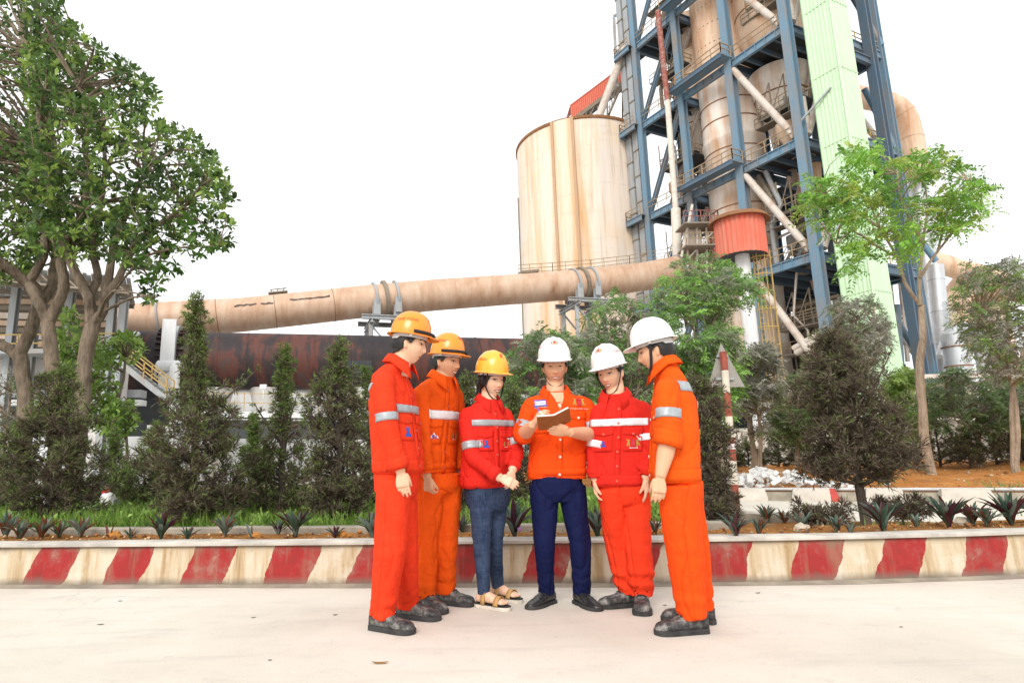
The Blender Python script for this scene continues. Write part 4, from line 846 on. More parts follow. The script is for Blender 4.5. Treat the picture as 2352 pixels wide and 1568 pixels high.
# ================================================================== VEGETATION
def frames(d, up_hint=None, r=RNG):
    d = d/np.linalg.norm(d, axis=1, keepdims=True); h = r.normal(size=d.shape) if up_hint is None else up_hint
    x = np.cross(h, d); x /= np.linalg.norm(x, axis=1, keepdims=True)+1e-9; n = np.cross(d, x); return d, x, n
LEAF_T = (np.array([(0, 0, 0), (.36, .5, .03), (.36, -.5, .03), (.74, .40, .02), (.74, -.40, .02), (1, 0, -.10)]), [np.array([(0, 2, 1), (3, 4, 5)]), np.array([(1, 2, 4, 3)])])
LEAF2_T = (np.array([(0, 0, 0), (.45, .5, .03), (1, 0, -.10), (.45, -.5, .03)]), [np.array([(0, 3, 2, 1)])])
NEED_T = (np.array([(0, .5, 0), (0, -.5, 0), (1, 0, 0)]), [np.array([(0, 1, 2)])])
def spread(tmpl, pos, d, length, width, cols, hint=None, r=RNG):
    """stamp a small blade or leaf at every position"""
    tv, tf = tmpl; n = len(pos); d, x, nn = frames(np.asarray(d, float), hint, r); L = np.broadcast_to(np.asarray(length, float), (n,)); W = np.broadcast_to(np.asarray(width, float), (n,))
    v = pos[:, None, :]+tv[None, :, 0, None]*(d*L[:, None])[:, None, :]+tv[None, :, 1, None]*(x*W[:, None])[:, None, :]+tv[None, :, 2, None]*(nn*L[:, None])[:, None, :]
    off = (np.arange(n)*len(tv))[:, None, None]; fs = [(f[None]+off).reshape(-1, f.shape[1]) for f in tf]
    return v.reshape(-1, 3), fs, np.repeat(np.asarray(cols, float), len(tv), axis=0)
def foliage(name, parts, mat, parent, kind=None):
    vs, fs, cs = [], {}, []; o = 0
    for v, f, c in parts:
        vs.append(v); cs.append(c)
        for a in f: fs.setdefault(a.shape[1], []).append(a+o)
        o += len(v)
    org = np.array(wloc(parent)) if parent is not None else np.zeros(3)
    me = np_mesh(name, np.concatenate(vs)-org, [np.concatenate(x) for x in fs.values()], np.concatenate(cs)); ob = link(name, me, mat, parent)
    if kind: ob['kind'] = kind
    return ob
def unit(n, r=RNG): v = r.normal(size=(n, 3)); return v/np.linalg.norm(v, axis=1, keepdims=True)
def m_bark(name, a, b):
    s = NT(name); f = s.noise(s.coord((1, 1, .25)), 14, 6, .7); g = s.noise(s.coord(), 2.0, 4); s.base(s.mix(s.ramp(g, [(.4, (0, 0, 0)), (.7, (.5,)*3)]), s.ramp(f, [(.35, a), (.65, b)]), tuple(min(1, x*1.5) for x in b)), .9, 0, .15); s.bump(f, 1.0, .06); return reg(name, s.m)
m_bark('bark', (.07, .052, .038), (.27, .21, .155)); m_bark('pale bark', (.22, .16, .11), (.42, .33, .25)); m_bark('dark bark', (.05, .04, .032), (.13, .105, .085))
def limb(m, P, r0, r1, n=8, wig=.02, step=.12):
    P = resample(P, step); k = len(P); ph = random.random()*50
    P = [p+wig*V(float(vnoise(V(i*.5, ph, 0.))), float(vnoise(V(i*.5, ph, 9.))), 0) for i, p in enumerate(P)]
    m.tube(P, [(r0+(r1-r0)*(i/(k-1)))*(1+.10*float(vnoise(V(i*.8, ph, 3.)))) for i in range(k)], n)
# ---------------- conifer shrubs, grey-brown with cement dust, green growing tips
def juniper(px, base_y, Y, top, halfw, label, leaders=(), seed=0, dens=1.0, z0=None, green=.3, group='dusty conifer shrubs', prof=None, lean=0.0, skirt=.12, cat='conifer'):
    r = np.random.default_rng(seed); b = gnd(px, base_y, .24) if z0 is None else at(px, base_y, Y); b = at(px, base_y, Y) if z0 is not None else b
    if z0 is not None: b[2] = z0
    else: b = V(at(px, base_y, Y)[0], Y, .30)
    H = at(px, top, Y)[2]-b[2]; W = halfw*Y/FPX*1.02; o = empty('conifer_shrub', b, label, cat, group)
    prof = prof or [(0, .55), (.12, .9), (.3, 1.0), (.5, .85), (.62, .60), (.72, .24), (.85, .10), (1, .02)]
    ph = [p[0] for p in prof]; pr = [p[1] for p in prof]
    tr = MB(); tip = b+V(lean*H, 0, H); limb(tr, [b-up(.1), b+(tip-b)*.5+V(.03, 0, 0), tip], .05*min(1, H/2)+.008, .008, 8); tr.build('trunk', 'dark bark', o)
    br = MB(); C, Dd, Sz, Gn = [], [], [], []
    nb = int(84*dens)
    for k in range(nb):
        h = skirt+(1-skirt)*((k+.5)/nb)**1.12; h = min(.995, h); a = k*2.399+r.normal(0, .3); L = W*np.interp(h, ph, pr)*(.40+.75*r.random()**.8) if h < .97 else .03
        p0 = b+(tip-b)*max(.04, h-.10*(1-h)-.02); dirh = V(math.cos(a), math.sin(a), 0); rise = (.18+.30*r.random())*L+.05*H*(h > .5)
        p1 = p0+dirh*L*.55+up(rise*.45); p2 = p0+dirh*L+up(rise)
        if L > .10 and k % 2 == 0: br.tube([p0, p1, p2], [.012+.012*(1-h), .009, .004], 5)
        nc = max(2, int(2+L*6.5))
        for j in range(nc):
            t = .30+.70*(j+r.random()*.7)/nc if nc > 2 else .4+.6*j; t = min(t, 1); q = (1-t)**2*p0+2*t*(1-t)*p1+t*t*p2
            lump = 1 if t < .7 else 3
            for _ in range(lump): C.append(q+r.normal(0, .035+.035*L*(t > .6), 3)); Dd.append(nrm(dirh*.6+up(.75)+r.normal(0, .35, 3))); Sz.append(.050+.050*r.random()*min(1, L*2.2)); Gn.append(green*(.10+1.0*t*t)*(.55+.75*h)+.10*r.normal())
    for (lx, ly, lw) in leaders:      # secondary leaders that stick out of the crown
        t_ = at(lx, ly, Y-.1); s_ = b+(tip-b)*.45; n = int(np.linalg.norm(t_-s_)*13)
        br.tube([s_, (s_+t_)/2+up(-.02), t_], [.02, .012, .004], 5)
        for j in range(n):
            t = (j+r.random())/n; w_ = lw*(1-t*.8); C.append(s_+(t_-s_)*t+r.normal(0, w_, 3)); Dd.append(nrm(t_-s_+r.normal(0, .6, 3)*np.linalg.norm(t_-s_))); Sz.append(.07*(1-.45*t)); Gn.append(green*(.5+.8*t)+.1*r.normal())
    br.build('branches', 'dark bark', o)['kind'] = 'stuff'
    C = np.array(C); Dd = np.array(Dd); Sz = np.array(Sz); Gn = np.clip(np.array(Gn), 0, 1); per = 13
    idx = np.repeat(np.arange(len(C)), per); n = len(idx); d = Dd[idx]*.75+unit(n, r)*.95; d /= np.linalg.norm(d, axis=1, keepdims=True)
    p = C[idx]+d*(Sz[idx]*.25)[:, None]; Ls = Sz[idx]*(.75+.6*r.random(n))
    # each twig: a stem and side needles
    parts = []; brown = np.array([(.128, .098, .071), (.090, .068, .049), (.172, .138, .105)]); gre = np.array([(.15, .22, .055), (.11, .17, .045), (.21, .30, .08)])
    for s_ in range(5):
        dd = d+ (unit(n, r)*.62 if s_ else 0); q = p+d*(Ls*(0 if s_ == 0 else .1+.16*s_))[:, None]; g = np.clip(Gn[idx]+(.10*s_-.1)+r.normal(0, .12, n), 0, 1)[:, None]
        bc = brown[r.integers(3, size=n)]*(.75+.5*r.random((n, 1))); gc = gre[r.integers(3, size=n)]*(.8+.4*r.random((n, 1))); g = np.clip((g-.35)*3.2, 0, 1)
        parts.append(spread(NEED_T, q, dd, Ls*(1.05 if s_ == 0 else .66), .0060+.045*Ls, bc*(1-g)+gc*g, None, r))
    foliage('foliage', parts, 'needle', o); return o
juniper(108, 1216, 7.0, 862, 108, 'squat brown conifer shrub below the big tree trunks at left', [(105, 855, .06)], 1, 1.0, green=.36, prof=[(0, .75), (.1, .95), (.3, 1.0), (.55, .85), (.75, .55), (.9, .32), (1, .08)])
juniper(440, 1222, 6.5, 702, 112, 'tall brown conifer with a thin spire before the kiln ring', [(594, 845, .05), (478, 880, .06)], 2, 1.35, green=.36, lean=-.05, prof=[(0, .5), (.1, .9), (.25, 1.0), (.48, .95), (.57, .66), (.61, .22), (.74, .12), (.87, .07), (1, .02)])
juniper(640, 1212, 7.3, 815, 66, 'slender dark conifer with a green spire before the kiln', [(682, 905, .03), (583, 925, .05)], 3, 1.0, green=.45, prof=[(0, .5), (.12, .9), (.3, 1.0), (.45, .85), (.53, .5), (.58, .2), (.8, .11), (1, .02)])
juniper(770, 1212, 6.7, 803, 80, 'dense brown conifer just left of the first man', [(820, 838, .03), (735, 880, .07)], 4, 1.15, green=.36, prof=[(0, .5), (.1, .85), (.3, 1.0), (.55, .95), (.72, .8), (.79, .26), (.88, .11), (1, .02)])
juniper(842, 1195, 8.2, 858, 44, 'thin conifer half hidden behind the first man', (), 5, .6, green=.45)
juniper(345, 1175, 8.8, 985, 75, 'low dark green conifer behind the tall spired one', (), 6, .8, green=.6)
juniper(18, 1170, 9.5, 985, 70, 'dark green conifer cut by the left edge', (), 7, .8, green=.62)
juniper(252, 1160, 9.8, 1000, 48, 'small dark conifer behind the parked scooter', (), 8, .6, green=.5)
juniper(575, 1180, 8.6, 965, 50, 'bushy green conifer between the spired conifers', (), 9, .8, green=.6)
juniper(1075, 1200, 7.0, 880, 75, 'brown conifer between the second man and the woman', (), 10, .9, green=.3)
juniper(1190, 1195, 7.4, 905, 60, 'slim conifer right behind the woman', (), 12, .8, green=.35)
juniper(1635, 1225, 6.6, 885, 70, 'brown drooping conifer directly behind the last man', [(1600, 870, .05)], 13, 1.0, green=.14, prof=[(0, .4), (.12, .9), (.3, .85), (.5, .8), (.8, .7), (1, .2)])
juniper(1992, 1238, 6.35, 780, 132, 'big bare-stemmed brown conifer in the right planting bed', [(2105, 1040, .06), (1850, 1000, .07), (1835, 890, .07), (2050, 800, .06), (1920, 790, .06)], 14, 1.25, green=.12, lean=-.06, skirt=.26, prof=[(0, .1), (.2, .2), (.30, 1.0), (.45, .86), (.6, .72), (.75, .55), (.9, .32), (1, .12)])
def low_sprig(px, py, Y, w, seed, label): return juniper(px, py+20, Y, py-30, w, label, (), seed, .16, green=.05, skirt=.05, prof=[(0, 1), (1, .7)], cat='conifer')
low_sprig(1895, 1215, 6.2, 55, 15, 'low brown conifer sprig left of the bare stem')
low_sprig(2075, 1195, 6.3, 60, 16, 'sparse twiggy sprig right of the bare stem')
low_sprig(1660, 1195, 6.2, 40, 26, 'drooping brown sprig below the red and white pole')
for k, (x, t, hw, by) in enumerate(((1655, 1000, 45, 1080), (1720, 1012, 42, 1078), (1790, 990, 48, 1078), (1850, 1005, 45, 1076), (2085, 985, 48, 1070), (2160, 958, 60, 1068), (2228, 985, 50, 1066), (2290, 950, 62, 1066), (2352, 975, 55, 1064), (2040, 1000, 40, 1072), (2415, 960, 60, 1062))):
    Yh = 21.5+(k % 3)*.7; nth = ('first', 'second', 'third', 'fourth', 'sixth', 'seventh', 'eighth', 'ninth', 'tenth', 'fifth', 'last')[k]
    juniper(x, by, Yh, t, hw*1.15, '%s dark hedge conifer from the sign pole behind the dirt bank' % nth, (), 50+k, .55, z0=.55, green=.42, group='conifers in the far hedge')
# ---------------- broad-leaved trees: clusters of leaves at the ends of real limbs
def rosettes(C, D, n_leaf, L, Wd, cols, r, droop=.25, spread_=1.0):
    idx = np.repeat(np.arange(len(C)), n_leaf); n = len(idx); d = D[idx]*.45+unit(n, r)*spread_; d[:, 2] -= droop*r.random(n); d /= np.linalg.norm(d, axis=1, keepdims=True)
    hint = np.tile(V(0, 0, 1), (n, 1))+r.normal(0, .45, (n, 3)); cross = np.cross(hint, d)
    c = cols[idx]*(.75+.5*r.random((n, 1))); l = L*(.65+.6*r.random(n)); return spread(LEAF_T, C[idx]+d*.02, d, l, l*Wd, c, hint, r)
def poly_in(P, x, y):
    c = False; j = len(P)-1
    for i in range(len(P)):
        if (P[i][1] > y) != (P[j][1] > y) and x < (P[j][0]-P[i][0])*(y-P[i][1])/(P[j][1]-P[i][1])+P[i][0]: c = not c
        j = i
    return c
def crown_points(poly, n, Y0, Y1, r, gap=.0, gs=.012):
    xs = [p[0] for p in poly]; ys = [p[1] for p in poly]; out = []
    while len(out) < n:
        x = r.uniform(min(xs), max(xs)); y = r.uniform(min(ys), max(ys))
        if not poly_in(poly, x, y): continue
        Y = r.uniform(Y0, Y1); q = at(x, y, Y)
        if gap and vnoise(q*1.5) < gap: continue
        out.append(q)
    return np.array(out)
def grow(m, hubs, C, r, every=3, r0=.02):
    """twigs from the limb ends out to the leaf clusters"""
    H = np.array(hubs)
    for c in C[::every]:
        i = int(np.argmin(np.linalg.norm(H-c, axis=1)+.6*np.maximum(0, H[:, 2]-c[2]))); h = H[i]; mid = h*.45+c*.55+up(.10*np.linalg.norm(c-h)) + r.normal(0, .05, 3); m.tube([h, mid, c], [r0, r0*.6, r0*.25], 5)
def big_tree(name, label, trunk_sets, poly, n, Y0, Y1, seed, bark, leafL, pal, gap=-.25, every=4, wd=.42, n_leaf=9, extra=None):
    r = np.random.default_rng(seed); b = trunk_sets[0][0][0]; o = empty(name, V(b[0], b[1], .2), label, 'tree'); m = MB(); hubs = []
    for k_, (P, r0, r1) in enumerate(trunk_sets):
        limb(m, P, r0, r1, 12, .03, .18); R0 = resample(P, .3); hubs += R0[int(len(R0)*(.9 if k_ == 0 else .35)):]
    C = crown_points(poly, n, Y0, Y1, r, gap)
    sub = C[::max(1, n//110)]; H0 = np.array(hubs); t2_ = MB()
    hubs2 = list(hubs)
    for c in sub:
        h = H0[int(np.argmin(np.linalg.norm(H0-c, axis=1)+.5*np.maximum(0, H0[:, 2]-c[2])))]; mid = h*.5+c*.5+up(.08*np.linalg.norm(c-h))+r.normal(0, .08, 3); m.tube(resample([h, mid, c], .3), list(np.linspace(.026, .009, len(resample([h, mid, c], .3)))), 6); hubs2 += [mid*.5+c*.5, c]
    m.build('trunk', bark, o); t2_ = MB(); grow(t2_, hubs2, C, r, every, .012); tw_ = t2_.build('twigs', bark, o); tw_['kind'] = 'stuff'
    pal = np.array(pal); cols = pal[r.integers(len(pal), size=len(C))]*(.8+.4*r.random((len(C), 1)))
    foliage('crown', [rosettes(C, nrm(V(0, -.2, 1))+r.normal(0, .5, C.shape), n_leaf, leafL, wd, cols, r)], 'leaf', o); return o, C, cols
YT = 9.6
def tp(x, y, Y=YT): return at(x, y, Y)
BIGPOLY = [(-260, -120), (130, -60), (140, 15), (175, 62), (235, 105), (300, 150), (352, 200), (362, 240), (330, 265), (400, 285), (450, 312), (492, 360), (528, 420), (548, 490), (545, 520), (520, 575), (470, 560), (445, 600), (410, 580), (385, 640), (345, 700), (318, 668), (300, 610), (230, 590), (160, 600), (100, 580), (40, 640), (-30, 690), (-260, 660)]
gb = V(*at(190, 1180, YT)[:2], .2)
LP = [(.080, .145, .040), (.115, .20, .052), (.165, .275, .07), (.28, .40, .09), (.06, .105, .036)]
big_tree('broadleaf_tree', 'big multi-stemmed tree with glossy leaves, stem nearest the kiln, filling the upper left', [
    ([V(*tp(178, 1000)[:2], .1), tp(182, 969), tp(188, 880), tp(202, 792), tp(213, 740)], .13, .11), ([tp(213, 742), tp(202, 682), tp(174, 625), tp(150, 560), tp(120, 470), tp(100, 380)], .09, .035), ([tp(213, 742), tp(238, 715), tp(238, 684)], .085, .075),
    ([tp(238, 686), tp(254, 625), tp(262, 560), tp(300, 470), tp(330, 400)], .075, .03), ([tp(238, 686), tp(268, 640), tp(300, 575), tp(360, 520), tp(420, 480)], .065, .025), ([tp(202, 682), tp(225, 640, 9.9), tp(215, 560, 10.2), tp(240, 430, 10.5), tp(235, 300, 10.6)], .07, .03), ([tp(150, 560), tp(190, 470, 9.2), tp(200, 340, 9.0), tp(180, 200, 9.0)], .06, .025)],
    [p if p[0] > 60 else (60, p[1]) for p in BIGPOLY], 1450, 8.3, 11.6, 31, 'bark', .118, LP, gap=-.08)
big_tree('broadleaf_tree', 'forked middle trunk tree of the leafy clump at upper left', [
    ([V(*tp(131, 1000, 10)[:2], .1), tp(131, 920, 10), tp(113, 800, 10), tp(110, 740, 10)], .12, .10), ([tp(110, 742, 10), tp(85, 682, 10), tp(64, 648, 10)], .09, .08), ([tp(64, 650, 10), tp(30, 620, 9.8), tp(-20, 588, 9.6), tp(-90, 520, 9.4)], .085, .05), ([tp(64, 650, 10), tp(92, 610, 10), tp(105, 560, 10.1), tp(85, 440, 10.3), tp(60, 330, 10.4)], .08, .03), ([tp(110, 742, 10), tp(130, 700, 10), tp(146, 659, 10), tp(138, 600, 10), tp(120, 500, 10.2), tp(90, 250, 10.3), tp(70, 120, 10.3)], .09, .025)],
    [p if p[0] < 220 else (220, p[1]) for p in BIGPOLY], 950, 9.0, 12.2, 32, 'bark', .118, LP, gap=-.08)
big_tree('broadleaf_tree', 'leftmost forked trunk tree of the leafy clump, cut by the left edge', [
    ([V(*tp(62, 1000, 11)[:2], .1), tp(59, 938, 11), tp(50, 860, 11), tp(46, 817, 11)], .14, .12), ([tp(46, 820, 11), tp(20, 800, 11), tp(-30, 770, 11), tp(-80, 700, 11)], .10, .06), ([tp(46, 820, 11), tp(70, 760, 11), tp(90, 700, 11), tp(118, 659, 11.2), tp(125, 560, 11.5), tp(140, 400, 11.6)], .11, .04)],
    [(-260, 0), (20, -60), (90, 40), (110, 250), (130, 450), (90, 590), (20, 660), (-60, 690), (-260, 690)], 900, 10.2, 13, 33, 'bark', .118, LP, gap=-.08)
# some of the nearest big leaves, one by one
lt = LEAF_T; lme = np_mesh('leaf', lt[0]*V(1, .42, 1), lt[1], np.tile((.075, .165, .03), (6, 1))); lme.materials.append(MATS['leaf'])
tree0 = bpy.data.objects['broadleaf_tree']; tl = np.array(tree0.location); r = np.random.default_rng(77)
for k in range(45):
    c = crown_points([(300, 600), (345, 690), (385, 640), (445, 600), (520, 575), (545, 500), (500, 420), (440, 470), (380, 560)], 1, 8.2, 8.9, r)[0]; a0 = r.random()*6.3
    for j in range(6):
        o = bpy.data.objects.new('leaf', lme); COL.objects.link(o); o.parent = tree0; o.location = Vector(c-tl); s_ = .11+.03*r.random(); o.scale = (s_,)*3; o.rotation_euler = (r.normal(0, .4), .3+r.normal(0, .35), a0+j*1.05)
# fresh green bush behind the trunks
def leafy(name, label, base, hubs_px, poly, n, Y0, Y1, seed, bark, L, pal, wd=.45, n_leaf=8, gap=-.3, r0=.03, cat='bush', group=None):
    r = np.random.default_rng(seed); o = empty(name, base, label, cat, group); m = MB(); hubs = []
    for P, a, b in hubs_px: limb(m, P, a, b, 7, .03, .2); R0 = resample(P, .25); hubs += R0[int(len(R0)*.45):]
    m.build('trunk', bark, o); C = crown_points(poly, n, Y0, Y1, r, gap); t = MB(); grow(t, hubs, C, r, 3, r0*.5); t.build('twigs', bark, o)['kind'] = 'stuff'
    pal = np.array(pal); cols = pal[r.integers(len(pal), size=len(C))]*(.75+.5*r.random((len(C), 1))); foliage('crown', [rosettes(C, np.tile(V(0, 0, .8), (len(C), 1)), n_leaf, L, wd, cols, r)], 'leaf', o); return o
FP = [(.19, .31, .06), (.26, .40, .085), (.13, .23, .05), (.32, .46, .12)]
q = lambda x, y, Y=12.0: at(x, y, Y)
leafy('green_bush', 'bright green leafy bush growing between the big trunks', V(*q(255, 1000)[:2], .2), [([V(*q(262, 1060)[:2], .2), q(255, 985), q(225, 900), q(180, 800)], .06, .02), ([q(255, 985), q(275, 900), q(290, 820)], .05, .02), ([q(255, 985), q(215, 960), q(170, 880)], .04, .015)],
      [(128, 740), (160, 700), (200, 740), (235, 790), (290, 765), (335, 785), (325, 815), (275, 850), (270, 920), (300, 960), (250, 1000), (150, 960), (120, 850)], 430, 11, 13.5, 34, 'bark', .13, FP, gap=-.2)
leafy('green_bush', 'small leafy bush sprouting low beside the conifers near the stair', V(*q(300, 1000)[:2], .2), [([V(*q(300, 1060)[:2], .2), q(290, 980), q(275, 940)], .04, .015), ([q(290, 980), q(310, 950)], .03, .015)], [(250, 930), (300, 920), (320, 970), (280, 1010), (240, 990)], 90, 11, 12.5, 36, 'bark', .11, FP)
GP = [(.29, .285, .235), (.22, .225, .17), (.36, .355, .30), (.19, .24, .11)]
leafy('twiggy_bush', 'pale twiggy bush at the left edge below the hood building', V(*q(15, 1000, 13)[:2], .2), [([V(*q(15, 1060, 13)[:2], .2), q(15, 960, 13), q(25, 900, 13)], .05, .02), ([q(15, 960, 13), q(-10, 910, 13)], .04, .02)], [(-60, 850), (20, 840), (70, 900), (60, 1000), (-60, 1010)], 160, 12, 14.5, 37, 'pale bark', .10, GP, wd=.3)
# feathery trees behind the people
def compound(C, r, L, nl, pal, wd=.30, dusty=0.0, per=6):
    idx = np.repeat(np.arange(len(C)), per); n = len(idx); d = unit(n, r); d[:, 2] = d[:, 2]*.75+.15; d /= np.linalg.norm(d, axis=1, keepdims=True); Ls = L*(.6+.7*r.random(n)); side = np.cross(d, np.tile(V(0, 0, 1), (n, 1))+r.normal(0, .55, (n, 3))); side /= np.linalg.norm(side, axis=1, keepdims=True)+1e-9
    pal = np.array(pal); base = pal[r.integers(len(pal), size=len(C))][idx]*(.75+.5*r.random((n, 1))); parts = []
    for k in range(nl):
        t = (k+.8)/nl
        for s_ in (-1, 1):
            p = C[idx]+d*(Ls*t)[:, None]-np.outer(Ls*t*t*.35, V(0, 0, 1)); dd = side*s_+d*.45-V(0, 0, .35)+r.normal(0, .15, (n, 3)); l = Ls*.34*(1-.5*abs(t-.5)); parts.append(spread(LEAF2_T, p, dd, l, l*wd*1.15, base, np.tile(V(0, -.5, 1), (n, 1))+r.normal(0, .6, (n, 3)), r))
    return parts
def feather_tree(label, base, limbs, poly, n, Y0, Y1, seed, pal, L=.30, nl=7, bark='pale bark', gap=-.1, group='feathery trees behind the group', wd=.34, per=6, cat='tree', name='feathery_tree', r0=.02):
    r = np.random.default_rng(seed); o = empty(name, base, label, cat, group); m = MB(); hubs = []
    for P, a, b in limbs: limb(m, P, a, b, 8, .04, .3); R0 = resample(P, .25); hubs += R0[int(len(R0)*.45):]
    m.build('trunk', bark, o); C = crown_points(poly, n, Y0, Y1, r, gap); t = MB(); grow(t, hubs, C, r, 2, r0); t.build('twigs', bark, o)['kind'] = 'stuff'
    foliage('crown', compound(C, r, L, nl, pal, wd, per=per), 'leaf', o); return o
MP = [(.16, .29, .08), (.23, .38, .11), (.28, .31, .20), (.32, .33, .26), (.13, .22, .07)]
MG = [(.19, .38, .08), (.26, .46, .10), (.21, .31, .12), (.28, .30, .21)]
def stem(x0, y0, x1, y1, Y, r0=.07, mid=None): P = [V(*at(x0, 1070, Y)[:2], .2), at(x0, y0, Y)]+([at(*mid, Y)] if mid else [])+[at(x1, y1, Y)]; return (P, r0, .02)
feather_tree('feathery green tree directly behind the woman and the writing man', V(*at(1230, 1070, 15)[:2], .2), [stem(1225, 960, 1260, 800, 15), stem(1225, 960, 1190, 840, 15, .05), stem(1230, 960, 1320, 820, 15, .05)], [(1140, 850), (1175, 790), (1235, 760), (1300, 765), (1350, 800), (1360, 900), (1330, 990), (1200, 1010), (1150, 930)], 300, 13.8, 16.5, 41, MP)
feather_tree('feathery tree spreading behind the fifth man in front of the duct support', V(*at(1450, 1070, 16)[:2], .2), [stem(1450, 960, 1440, 740, 16), stem(1450, 960, 1390, 790, 16, .05), stem(1450, 960, 1500, 760, 16, .05)], [(1320, 770), (1370, 700), (1420, 668), (1480, 690), (1540, 720), (1560, 800), (1540, 920), (1480, 990), (1340, 960), (1310, 860)], 340, 14.5, 18, 42, MP)
feather_tree('slim tall feathery sapling rising below the red drum', V(*at(1615, 1070, 17)[:2], .2), [stem(1612, 900, 1605, 640, 17, .06, (1618, 760)), stem(1612, 860, 1570, 680, 17, .04), stem(1612, 860, 1660, 660, 17, .04)], [(1500, 690), (1520, 640), (1580, 590), (1640, 575), (1690, 610), (1735, 640), (1740, 680), (1690, 700), (1660, 760), (1600, 790), (1540, 770)], 190, 15.5, 18.5, 43, MG, L=.34)
feather_tree('dense fresh green feathery tree behind the last helmet', V(*at(1640, 1070, 15.5)[:2], .2), [stem(1650, 960, 1640, 820, 15.5, .06), stem(1650, 960, 1590, 850, 15.5, .04), stem(1650, 960, 1690, 830, 15.5, .04)], [(1560, 790), (1620, 755), (1690, 760), (1705, 830), (1690, 920), (1640, 980), (1570, 960), (1550, 870)], 260, 14.5, 17, 44, MG)
feather_tree('grey dusty tree right of the warning sign', V(*at(1745, 1070, 18)[:2], .3), [stem(1745, 1000, 1740, 830, 18, .07, (1735, 920)), stem(1745, 970, 1780, 860, 18, .05)], [(1690, 860), (1720, 800), (1770, 790), (1800, 860), (1790, 960), (1740, 1010), (1690, 950)], 210, 16.5, 19, 45, GP, gap=-.2)
feather_tree('low green tree on the dirt bank left of the big conifer', V(*at(1830, 1060, 20)[:2], .4), [stem(1830, 1000, 1840, 880, 20, .06), stem(1830, 1000, 1800, 890, 20, .05)], [(1770, 900), (1830, 860), (1900, 850), (1910, 960), (1850, 1020), (1770, 1000)], 230, 18.5, 21, 46, [(.12, .20, .06), (.18, .26, .09), (.2, .2, .13)])
feather_tree('grey dusty round tree rising behind the big brown conifer', V(*at(1965, 1060, 15)[:2], .4), [stem(1965, 960, 1960, 740, 15, .07), stem(1965, 900, 1920, 760, 15, .05), stem(1965, 900, 2010, 750, 15, .05)], [(1885, 790), (1885, 720), (1925, 690), (1960, 700), (1985, 672), (2030, 700), (2045, 770), (2010, 840), (1960, 880), (1900, 850)], 240, 14, 16.5, 47, GP, L=.24, gap=-.2)
feather_tree('grey dusty spreading tree at the right edge', V(*at(2330, 1060, 16)[:2], .4), [stem(2330, 960, 2310, 720, 16, .09), stem(2325, 900, 2250, 720, 16, .06), stem(2325, 900, 2380, 700, 16, .06)], [(2190, 730), (2205, 640), (2235, 590), (2290, 605), (2350, 595), (2440, 620), (2440, 860), (2330, 880), (2260, 850), (2210, 800)], 380, 14.5, 18, 48, GP+[(.20, .32, .09), (.26, .38, .11)], L=.26, gap=-.2)
feather_tree('pale mixed green bushes in front of the pipe rack', V(*at(2250, 1060, 22)[:2], .5), [stem(2250, 1000, 2230, 890, 22, .05), stem(2250, 1000, 2300, 880, 22, .05), stem(2240, 1000, 2170, 900, 22, .05)], [(2120, 900), (2180, 850), (2260, 860), (2360, 840), (2420, 900), (2400, 990), (2200, 1000), (2120, 970)], 420, 20, 23.5, 49, [(.14, .24, .08), (.2, .28, .12), (.22, .22, .17)], L=.32, gap=-.1, name='mixed_bush', cat='bush')
feather_tree('dense green bush left of the slender tree trunk', V(*at(2080, 1060, 20)[:2], .5), [stem(2080, 1000, 2080, 880, 20, .05), stem(2080, 1000, 2040, 920, 20, .04)], [(2030, 870), (2080, 845), (2110, 880), (2110, 1000), (2040, 1000)], 200, 18.5, 21, 40, FP, L=.3, name='mixed_bush', cat='bush')
YR = 17.5; RB = V(*at(2140, 1096, YR)[:2], .42); ar = lambda x, y, Y=YR: at(x, y, Y)
o = feather_tree('slender light green tree with spreading crown before the mint shaft', RB, [([RB-up(.2), ar(2125, 1000), ar(2114, 900), ar(2118, 780), ar(2115, 700)], .135, .085), ([ar(2115, 702), ar(2110, 640), ar(2120, 560), ar(2130, 470), ar(2120, 420)], .06, .015), ([ar(2115, 702), ar(2080, 650), ar(2060, 590), ar(2020, 520), ar(1985, 440)], .055, .015), ([ar(2060, 590), ar(2000, 560), ar(1960, 530), ar(1920, 560)], .04, .015), ([ar(2110, 640), ar(2150, 580), ar(2200, 520), ar(2240, 480)], .05, .015), ([ar(2020, 520), ar(1940, 470), ar(1880, 440)], .04, .012), ([ar(2120, 560), ar(2070, 460), ar(2060, 400)], .045, .015), ([ar(2150, 580), ar(2190, 450), ar(2230, 420)], .035, .012)],
    [(1828, 455), (1850, 415), (1910, 410), (1935, 345), (2000, 335), (2040, 375), (2090, 350), (2150, 345), (2200, 365), (2210, 400), (2265, 400), (2270, 440), (2240, 450), (2290, 465), (2285, 490), (2240, 520), (2200, 530), (2170, 570), (2120, 560), (2080, 600), (2010, 570), (1960, 640), (1935, 600), (1945, 540), (1900, 520), (1840, 500)], 210, 16.0, 19.2, 51, [(.21, .44, .06), (.30, .52, .08), (.17, .34, .06), (.34, .43, .08)], L=.44, nl=7, gap=.0, wd=.36, per=6, name='slender_tree', group=None)
o.pop('group', None) if 'group' in o else None
for k, (x, y, Y, lb) in enumerate(((1700, 1075, 19, 'bare grey sapling trunk forking behind the sign pole'),)):
    o = empty('sapling', V(*at(x, y, Y)[:2], .4), lb, 'tree'); m = MB(); b = V(*at(1735, 1080, Y)[:2], .4); limb(m, [b, at(1725, 990, Y), at(1715, 900, Y), at(1705, 840, Y)], .10, .05); limb(m, [at(1722, 970, Y), at(1695, 920, Y), at(1690, 860, Y)], .06, .03); m.build('trunk', 'pale bark', o)
